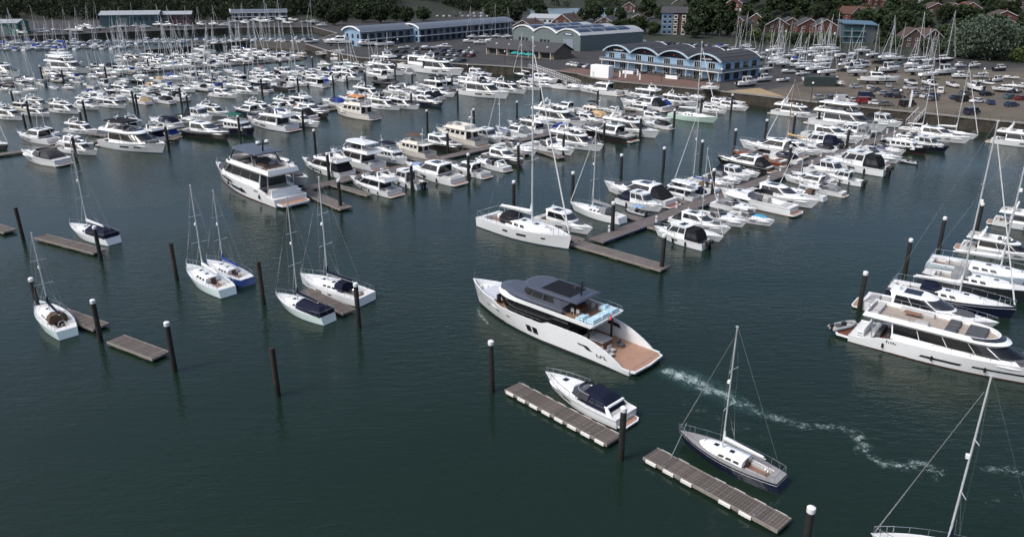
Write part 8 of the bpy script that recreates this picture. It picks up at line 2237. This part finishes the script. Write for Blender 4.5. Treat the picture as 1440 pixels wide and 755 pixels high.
    b = MB(); b.tube((-8.2, 0, 5.0), (-8.7, 0, 5.75), .03, 5); k = MB(); k.add([(-8.68, 0, 5.7), (-8.5, 0, 5.35), (-8.55, .2, 4.95), (-8.8, .25, 5.0), (-8.68, .02, 5.7), (-8.5, .03, 5.35), (-8.55, .23, 4.95), (-8.8, .28, 5.0)], [(0, 1, 2, 3), (7, 6, 5, 4)])
    ps.append(part('ensign_staff', b, TEAKD, False, [part('ensign', k, mat('ensign_red', (.45, .01, .02), rough=.8))]))
    # side rail along the low bulwark
    for sd in (1, -1):
        b = MB(); pts = [H.inner(u, sd, H.sheer(u)) for u in (.47, .52, .57, .62, .67, .72)]; rail_loop(b, pts, .42, .025); ps.append(part('side_rail', b, STEEL))
    # beach area furniture
    b = MB(); b.rbox(-8.2, -6.4, -.9, .9, .74, 1.7, .06); k = MB(); k.rbox(-8.3, -6.3, -1.0, 1.0, 1.7, 1.78, .02); ps.append(part('bar_counter', b, TEAK, False, [part('counter_top', k, SEAT)]))
    b = MB(); b.rbox(-6.0, -4.9, -1.6, 1.6, .74, 1.35, .08); ps.append(part('sofa', b, SEAT))
    for x, y, c in ((-9.3, -1.2, DARKDECK), (-9.3, .6, SEAT), (-9.8, 1.5, SEAT), (-8.9, 1.6, SEAT)):
        b = MB(); b.rbox(x - .35, x + .35, y - .35, y + .35, 1.05, 1.2, .04); b.rbox(x + .25, x + .38, y - .35, y + .35, 1.2, 1.65, .04)
        for i in (-.3, .3):
            for j in (-.3, .3): b.tube((x + i, y + j, .74), (x + i, y + j, 1.06), .03, 4)
        ps.append(part('armchair', b, c))
    b = MB(); b.box(-4.42, -4.32, -2.2, 2.2, .78, 4.2); ps.append(part('saloon_door', b, GLASS))
    for sd in (1, -1):
        b = MB(); b.tube((-7.2, sd * 2.2, .74), (-7.2, sd * 2.2, 4.35), .13, 8); ps.append(part('pillar', b, BLACK))
    # foredeck fittings
    b = MB(); b.prism([(7.4, -1.6), (10.4, -1.15), (10.4, 1.15), (7.4, 1.6)], 2.75, 3.25); ps.append(part('sun_pad', b, mat('pale_grey_pad', (.45, .48, .55), rough=.8, var=.06)))
    b = MB(); b.box(7.35, 7.5, -1.65, 1.65, 2.75, 3.65); ps.append(part('bow_screen', b, SLATE))
    b = MB(); b.rbox(6.3, 7.2, -1.2, 1.2, 2.75, 3.2, .06); ps.append(part('bow_seat', b, SEAT))
    for x, y in ((11.0, -.5), (11.0, .5), (11.6, 0)):
        b = MB(); b.lathe([(.14, 0), (.1, .12), (.16, .3), (0, .34)], (x, y, 2.75), 8); ps.append(part('windlass', b, STEEL))
    b = MB(); b.rbox(9.9, 10.5, 1.1, 1.5, 2.75, 2.85, .02); ps.append(part('deck_hatch', b, GLASS))
    b = MB(); b.tube((13.0, 0, 4.1), (13.0, 0, 5.3), .025, 4); ps.append(part('jackstaff', b, STEEL))
    return ps
spawn('motor_yacht', hero_yacht(), (HERO[0], HERO[1], 0), R(HERO[2]), (HERO[3], HERO[3], HERO[3] * .86), 'white long-range motor yacht under way with slate roof and pale blue sofas', 'motor yacht')

def flagship(o):
    # big moored flybridge yacht, L=22
    L = 22.0
    H = Hull(L, 5.6, 2.0, 2.75, tr=.93, ps=2.3, pw=1.75, wl=.9, rake=.06, bul=.12, thick=.12, sheer=lambda u: 1.15 + .95 * sstep((u - .06) / .14) + .65 * max(0, u - .2) ** 1.5, draft=.8)
    cock = (.115, .24, .84, 1.2)
    ps = hull_parts(H, 'white', cock, win=o['win'], wellfloor=TEAKD if o.get('dark') else TEAK)
    b = MB(); b.prism([(-L / 2 + .3, -2.3), (-L / 2 - 1.4, -2.2), (-L / 2 - 1.75, -1.6), (-L / 2 - 1.75, 1.6), (-L / 2 - 1.4, 2.2), (-L / 2 + .3, 2.3)], .35, .6)
    k = MB(); k.prism([(-L / 2 + .6, -2.15), (-L / 2 - 1.3, -2.0), (-L / 2 - 1.6, -1.5), (-L / 2 - 1.6, 1.5), (-L / 2 - 1.3, 2.0), (-L / 2 + .6, 2.15)], .6, .62)
    ps.append(part('swim_platform', b, GEL, False, [part('platform_decking', k, TEAKD if o.get('dark') else TEAKP)]))
    b = MB(); b.box(-L / 2 + 1.3, -L / 2 + 1.5, -2.1, 2.1, .6, 2.15)
    for i in range(4): b.box(-L / 2 + .7, -L / 2 + 1.35, -2.3 + 0, -1.7, .62 + i * .35, .72 + i * .35)
    ps.append(part('transom', b, GEL))
    h1 = House([(1.95, -6.6, 7.6, 2.2, 4.6, 2.1), (2.7, -6.6, 6.6, 2.15, 4.2, 2.1), (4.0, -6.8, 4.3, 1.95, 3.0, 2.1), (4.2, -6.9, 3.8, 1.85, 2.8, 2.1)]); b = MB(); h1.body(b); kids = []
    for sd in (1, -1):
        for a, c in ((.108, .243), (.247, .383), (.387, .523), (.527, .67)):
            k = MB(); h1.patch(k, a, c, .34, .65, (sd,), n=3, sk1=-.01 if a > .5 else 0); kids.append(part('side_window', k, GLASS))
    k = MB(); h1.patch(k, .68, 1, .36, .65, n=8); kids.append(part('windscreen', k, GLASS)); k = MB(); h1.patch(k, 0, .095, .02, .64, n=3); kids.append(part('saloon_door', k, GLASS2))
    ps.append(part('saloon', b, GEL, True, kids))
    h2 = House([(4.1, -9.7, 4.6, 2.2, 3.4, 2.1), (4.35, -9.9, 4.7, 2.42, 3.6, 2.1), (4.95, -9.7, 3.6, 2.3, 3.2, 2.1)]); b = MB(); h2.body(b, 0, True, (.14, .55), 1, bottom=True); kids = []
    k = MB(); h2.patch(k, .6, 1, .75, 1.0, n=8, off=.02); kids.append(part('fly_windscreen', k, GLASS2))
    fm = DARKDECK
    for (x0, x1, y0, y1) in ((-1.6, -.4, -1.9, -.2), (-1.6, -.4, .2, 1.9), (.4, 2.3, -1.7, 1.7)):
        k = MB(); k.rbox(x0, x1, y0, y1, 4.42, 4.85, .1); kids.append(part('fly_seat', k, fm))
    for (x0, x1, y0, y1) in ((-6.8, -3.2, 1.3, 2.0), (-4.6, -3.2, -1.9, -.8), (-9.2, -8.4, -1.8, 1.8)):
        k = MB(); k.rbox(x0, x1, y0, y1, 4.42, 4.9, .08); kids.append(part('fly_sofa', k, SEAT))
    k = MB(); k.rbox(-6.2, -4.4, .2, 1.0, 4.9, 4.98, .02); k.tube((-5.3, .6, 4.4), (-5.3, .6, 4.9), .1, 6); kids.append(part('fly_table', k, TEAK))
    ps.append(part('flybridge', b, [GEL, mat('beige_deck', (.32, .28, .24), rough=.8) if o.get('dark') else TEAKP], True, kids))
    b = MB(); pts = [(-3, 2.35, 4.95), (-5, 2.38, 4.95), (-7, 2.38, 4.95), (-9.2, 2.3, 4.95), (-9.7, 1, 4.95), (-9.7, -1, 4.95), (-9.2, -2.3, 4.95), (-7, -2.38, 4.95), (-5, -2.38, 4.95), (-3, -2.35, 4.95)]
    rail_loop(b, pts, .5, .028); ps.append(part('fly_rail', b, STEEL))
    if o.get('hard'):
        h3 = House([(6.5, -6.2, 1.8, 2.1, 2.4, 2.4), (6.62, -6.3, 1.9, 2.2, 2.5, 2.4), (6.75, -6.1, 1.5, 2.0, 2.3, 2.4)]); b = MB(); h3.body(b, bottom=True); k = MB(); q = MB()
        for sd in (1, -1):
            k.tube((-5.6, sd * 2.1, 4.9), (-4.4, sd * 1.8, 6.5), .12, 6); k.tube((1.9, sd * 1.9, 4.9), (.6, sd * 1.7, 6.5), .1, 6)
        ps.append(part('hardtop', b, SLATE, True, [part('hardtop_strut', k, BLACK)]))
        b = MB(); b.tube((-4.6, 0, 6.7), (-5.0, 0, 8.4), .14, 7, .08); b.box(-5.1, -4.7, -.9, .9, 7.7, 7.8); k = MB(); k.lathe([(0, .45), (.28, .4), (.34, .15), (.2, 0)], (-4.8, .7, 7.8), 9); k2 = MB(); k2.lathe([(0, .45), (.28, .4), (.34, .15), (.2, 0)], (-4.8, -.7, 7.8), 9)
        ps.append(part('radar_mast', b, BLACK, True, [part('radome', k, GEL, True), part('radome', k2, GEL, True)]))
        b = MB(); b.rbox(-4.4, -3.2, -1.2, 1.2, 4.42, 5.5, .1); ps.append(part('wet_bar', b, DARKDECK))
    hp = House([(2.2, 4.9, 8.4, 1.5, 2.2, 2.4), (2.95, 5.1, 8.2, 1.4, 2.1, 2.4)]); b = MB(); hp.body(b); ps.append(part('sun_pad', b, DARKDECK, True))
    b = MB(); b.rbox(-8.4, -7.8, -1.6, 1.6, 1.21, 1.85, .08); b.rbox(-7.3, -6.9, -.9, .9, 1.21, 1.75, .05); ps.append(part('cockpit_sofa', b, DARKDECK if o.get('dark') else SEAT))
    for sd in (1, -1):
        b = MB(); b.tube((-8.6, sd * 2.1, 1.4), (-8.9, sd * 2.0, 4.2), .08, 6); ps.append(part('pillar', b, STEEL))
    ps.append(bowrail(H, .4, .7, 0))
    ps += fenders(H, (.18, .42, .66), o.get('fs', 1))
    b = MB()
    for sd in (1, -1): 
        for j, wd in enumerate((.25, .14, .2, .2, .12)): H.zpatch(b, .19 + j * .011, .196 + j * .011, 1.45, 1.45 + wd * 1.6, sd, .02, 1)
    ps.append(part('hull_lettering', b, mat('emblem_black', (.03, .03, .035))))
    return ps
ps = flagship(dict(win=((.36, .55, .36, .5, .008), (.6, .86, .42, .53, .004)), dark=1, fs=-1))
spawn('flybridge_yacht', ps, (YR[0], YR[1], 0), R(YR[2]), (YR[3], YR[3], YR[3] * .86), 'large white flybridge yacht with grey sun pads at the right edge, tender on stern', 'motor yacht')
ps = flagship(dict(win=((.36, .6, .3, .5, .03), (.55, .8, .62, .8, .02)), hard=1, fs=1))
spawn('flybridge_yacht', ps, (YM[0], YM[1], 0), R(YM[2]), YM[3], 'large white yacht with dark hardtop moored at the middle pier outer end', 'motor yacht')
# tender on the right yacht's platform
ca, sa = math.cos(R(YR[2])), math.sin(R(YR[2]))
xx = -12.3 * YR[3]; boat('rib', {}, 0, (YR[0] + xx * ca, YR[1] + xx * sa), R(YR[2] + 62), 3.6, 'light grey inflatable tender lying on the right yacht stern platform', None, z=.54 * YR[3])

# ------------------------------------------------------------------ foreground boats
boat('open', dict(canopy='navy', fg=1), 0, EXP[:2], R(EXP[2]), EXP[3], 'white express cruiser with navy canopy beside the fender-lined pontoon', 'motor boats')
for (x, y, hd, L, o, lab) in FGSAIL:
    boat('sail', o, 0, (x, y), R(hd), L, lab, 'sailing yachts on swinging moorings')
for (p0, p1, w, lab, fend) in FGDOCK:
    pontoon(p0, p1, w, lab, 'detached mooring pontoons', planks=True, fend=fend)
for (p0, p1, w, lab, edge) in PIERS:
    pontoon(p0, p1, w, lab, 'main piers', edge=PBLUE if edge else None, cat='pier', name='pier')
for (p0, p1, lab) in FINGERS:
    pontoon(p0, p1, 1.3, lab, 'finger pontoons', name='finger_pontoon')
for i, (x, y) in enumerate(PILES2):
    pile((x, y), 5.3, f'slim black mooring pile, {ordn(i + 1)} from left among the pier piles', True, 0, .32)
for (x, y, h, cap, mi, lab) in PILES:
    pile((x, y), h, lab, bool(cap), mi, .29)
cnt = {}
# ------------------------------------------------------------------ the moored and laid-up fleet
for (g, lk, k, x, y, z, L, hd, o, lod) in FLEET:
    cnt[g] = cnt.get(g, 0) + 1
    boat(k, o, lod, (x, y), R(hd), L, lk + ', ' + ordn(cnt[g]) + ' from left ' + PH[g], 'boats ashore' if z > 0 else 'boats moored at the piers', z, (random.uniform(-.015, .015), 0) if z == 0 else None)

# ------------------------------------------------------------------ propeller wash and bow foam
def foam_mat(name, col, lo, hi, sc, rough):
    m = bpy.data.materials.new(name); m.use_nodes = True; t = m.node_tree; L = t.links; bs = t.nodes['Principled BSDF']
    bs.inputs['Base Color'].default_value = (*col, 1); bs.inputs['Roughness'].default_value = rough
    at_ = t.nodes.new('ShaderNodeAttribute'); at_.attribute_name = 'churn'
    ge = t.nodes.new('ShaderNodeNewGeometry')
    n1 = t.nodes.new('ShaderNodeTexNoise'); n1.inputs['Scale'].default_value = sc; n1.inputs['Detail'].default_value = 9; n1.inputs['Roughness'].default_value = .72; n1.inputs['Distortion'].default_value = 1.6
    n2 = t.nodes.new('ShaderNodeTexNoise'); n2.inputs['Scale'].default_value = sc * .28; n2.inputs['Detail'].default_value = 4; n2.inputs['Distortion'].default_value = .8
    L.new(ge.outputs['Position'], n1.inputs['Vector']); L.new(ge.outputs['Position'], n2.inputs['Vector'])
    a = t.nodes.new('ShaderNodeMath'); a.operation = 'MULTIPLY_ADD'; L.new(n2.outputs['Fac'], a.inputs[0]); a.inputs[1].default_value = .55; L.new(n1.outputs['Fac'], a.inputs[2])
    k = t.nodes.new('ShaderNodeMath'); k.operation = 'MULTIPLY_ADD'; L.new(at_.outputs['Fac'], k.inputs[0]); k.inputs[1].default_value = .42; L.new(a.outputs[0], k.inputs[2])
    r = t.nodes.new('ShaderNodeMapRange'); r.inputs[1].default_value = lo; r.inputs[2].default_value = hi; L.new(k.outputs[0], r.inputs[0])
    gt = t.nodes.new('ShaderNodeMapRange'); gt.inputs[1].default_value = .02; gt.inputs[2].default_value = .3; L.new(at_.outputs['Fac'], gt.inputs[0])
    f = t.nodes.new('ShaderNodeMath'); f.operation = 'MULTIPLY'; L.new(r.outputs[0], f.inputs[0]); L.new(gt.outputs[0], f.inputs[1])
    L.new(f.outputs[0], bs.inputs['Alpha']); return m
FOAMR = foam_mat('lacy_foam', (.46, .58, .57), 1.04, 1.36, 3.0, .7)
AERR = foam_mat('aerated_streak', (.03, .075, .068), .75, 1.5, .9, .25)
def ribbon(pts, widths, amp, name, label, m, z):
    P = []
    for k in range(len(pts) - 1):
        p0 = Vector(pts[max(k - 1, 0)]); p1 = Vector(pts[k]); p2 = Vector(pts[k + 1]); p3 = Vector(pts[min(k + 2, len(pts) - 1)])
        for i in range(8):
            t = i / 8; P.append((.5 * ((2 * p1) + (p2 - p0) * t + (2 * p0 - 5 * p1 + 4 * p2 - p3) * t * t + (3 * p1 - p0 - 3 * p2 + p3) * t ** 3), widths[k] + (widths[k + 1] - widths[k]) * t, amp[k] + (amp[k + 1] - amp[k]) * t))
    b = MB(); rows = []; ch = []
    for i, (p, w, am) in enumerate(P):
        d = (P[min(i + 1, len(P) - 1)][0] - P[max(i - 1, 0)][0]).normalized(); nn = Vector((-d.y, d.x)); row = []
        for j in range(13):
            s_ = j / 6 - 1; q = p + nn * s_ * w; row.append((q.x, q.y, z)); e = min(1, i / 3, (len(P) - 1 - i) / 3)
            ch.append(max(0, (1 - abs(s_) ** 1.3)) * am * e)
        rows.append(row)
    b.grid(rows); me = b.mesh(name, m); at_ = me.attributes.new('churn', 'FLOAT', 'POINT'); at_.data.foreach_set('value', ch)
    tag(obj(name, me), label, 'foam', None, 'stuff')
WK = [(16.06, 74.85), (18.76, 72.8), (20.86, 70.39), (23.06, 67.56), (25.24, 65.3), (27.52, 63.77), (29.36, 63.15), (30.91, 63.28)]
ribbon(WK, [1.5, 2.2, 2.3, 2.0, 1.8, 1.6, 1.6, 1.0], [1, .95, .85, .75, .68, .7, .72, .5], 'wake_foam', 'bright propeller wash trailing behind the central yacht', FOAMR, 0.017)
ribbon(WK, [2.0, 2.6, 2.6, 2.0, 1.4, 1.0, .8, .5], [1, 1, .9, .7, .4, .25, .15, .05], 'aerated_wash', 'pale green churned water under the propeller wash', AERR, .006)
ribbon([(29.9, 63.15), (31.54, 63.15), (32.49, 61.83), (32.21, 59.3), (32.74, 57.56), (34.47, 56.93), (36.54, 57.04), (37.35, 55.7), (35.88, 54.51)], [1.0, 1.3, 1.5, 1.6, 1.5, 1.4, 1.7, 1.6, .8], [.6, .64, .68, .74, .68, .64, .72, .58, .3], 'wake_foam', 'curling foam line between the wash and the near mast', FOAMR, 0.022)
ribbon([(40.43, 56.11), (42.22, 56.52), (43.97, 56.31), (44.89, 55.3), (44.99, 53.55)], [1.0, 1.4, 1.5, 1.6, 1.0], [.5, .72, .75, .7, .4], 'wake_foam', 'scattered foam flecks at the right edge', FOAMR, 0.027)
ribbon([(38.9, 53.18), (39.73, 52.25), (43.79, 53.55)], [.8, 1.2, .8], [.35, .5, .4], 'wake_foam', 'thin foam flecks below the right edge patch', FOAMR, 0.032)
ribbon([(-4.63, 91.28), (-3.78, 88.21), (-2.63, 85.72), (-0.68, 82.95), (3.29, 79.26), (8.62, 74.85), (12.86, 71.73)], [.3, .6, .6, .5, .45, .4, .4], [.75, .85, .6, .42, .38, .38, .35], 'wake_foam', 'bow wave foam along the central yacht waterline', FOAMR, 0.037)
ribbon([(15.7, 70.68), (18.5, 66.48), (21.88, 63.28), (25.4, 59.52)], [1.2, 2, 2.4, 2.4], [.35, .42, .4, .3], 'wake_foam', 'faint flecks below the wash', FOAMR, 0.042)

# mooring lines
def rope(a, c, sag, label):
    a = Vector(a); c = Vector(c); b = MB(); pts = []
    for i in range(9):
        t = i / 8; p = a + (c - a) * t; p.z -= sag * 4 * t * (1 - t); pts.append(p)
    b.path(pts, .025, 5); tag(obj('mooring_line', b.mesh('mooring_line', mat('rope_pale', (.3, .36, .34), rough=.9))), label, 'rope', 'mooring lines')
rope((*(16.38, 61.83), 1.35), (*(14.04, 57.35), .55), .1, 'pale mooring line from the navy yacht bow to its pontoon')
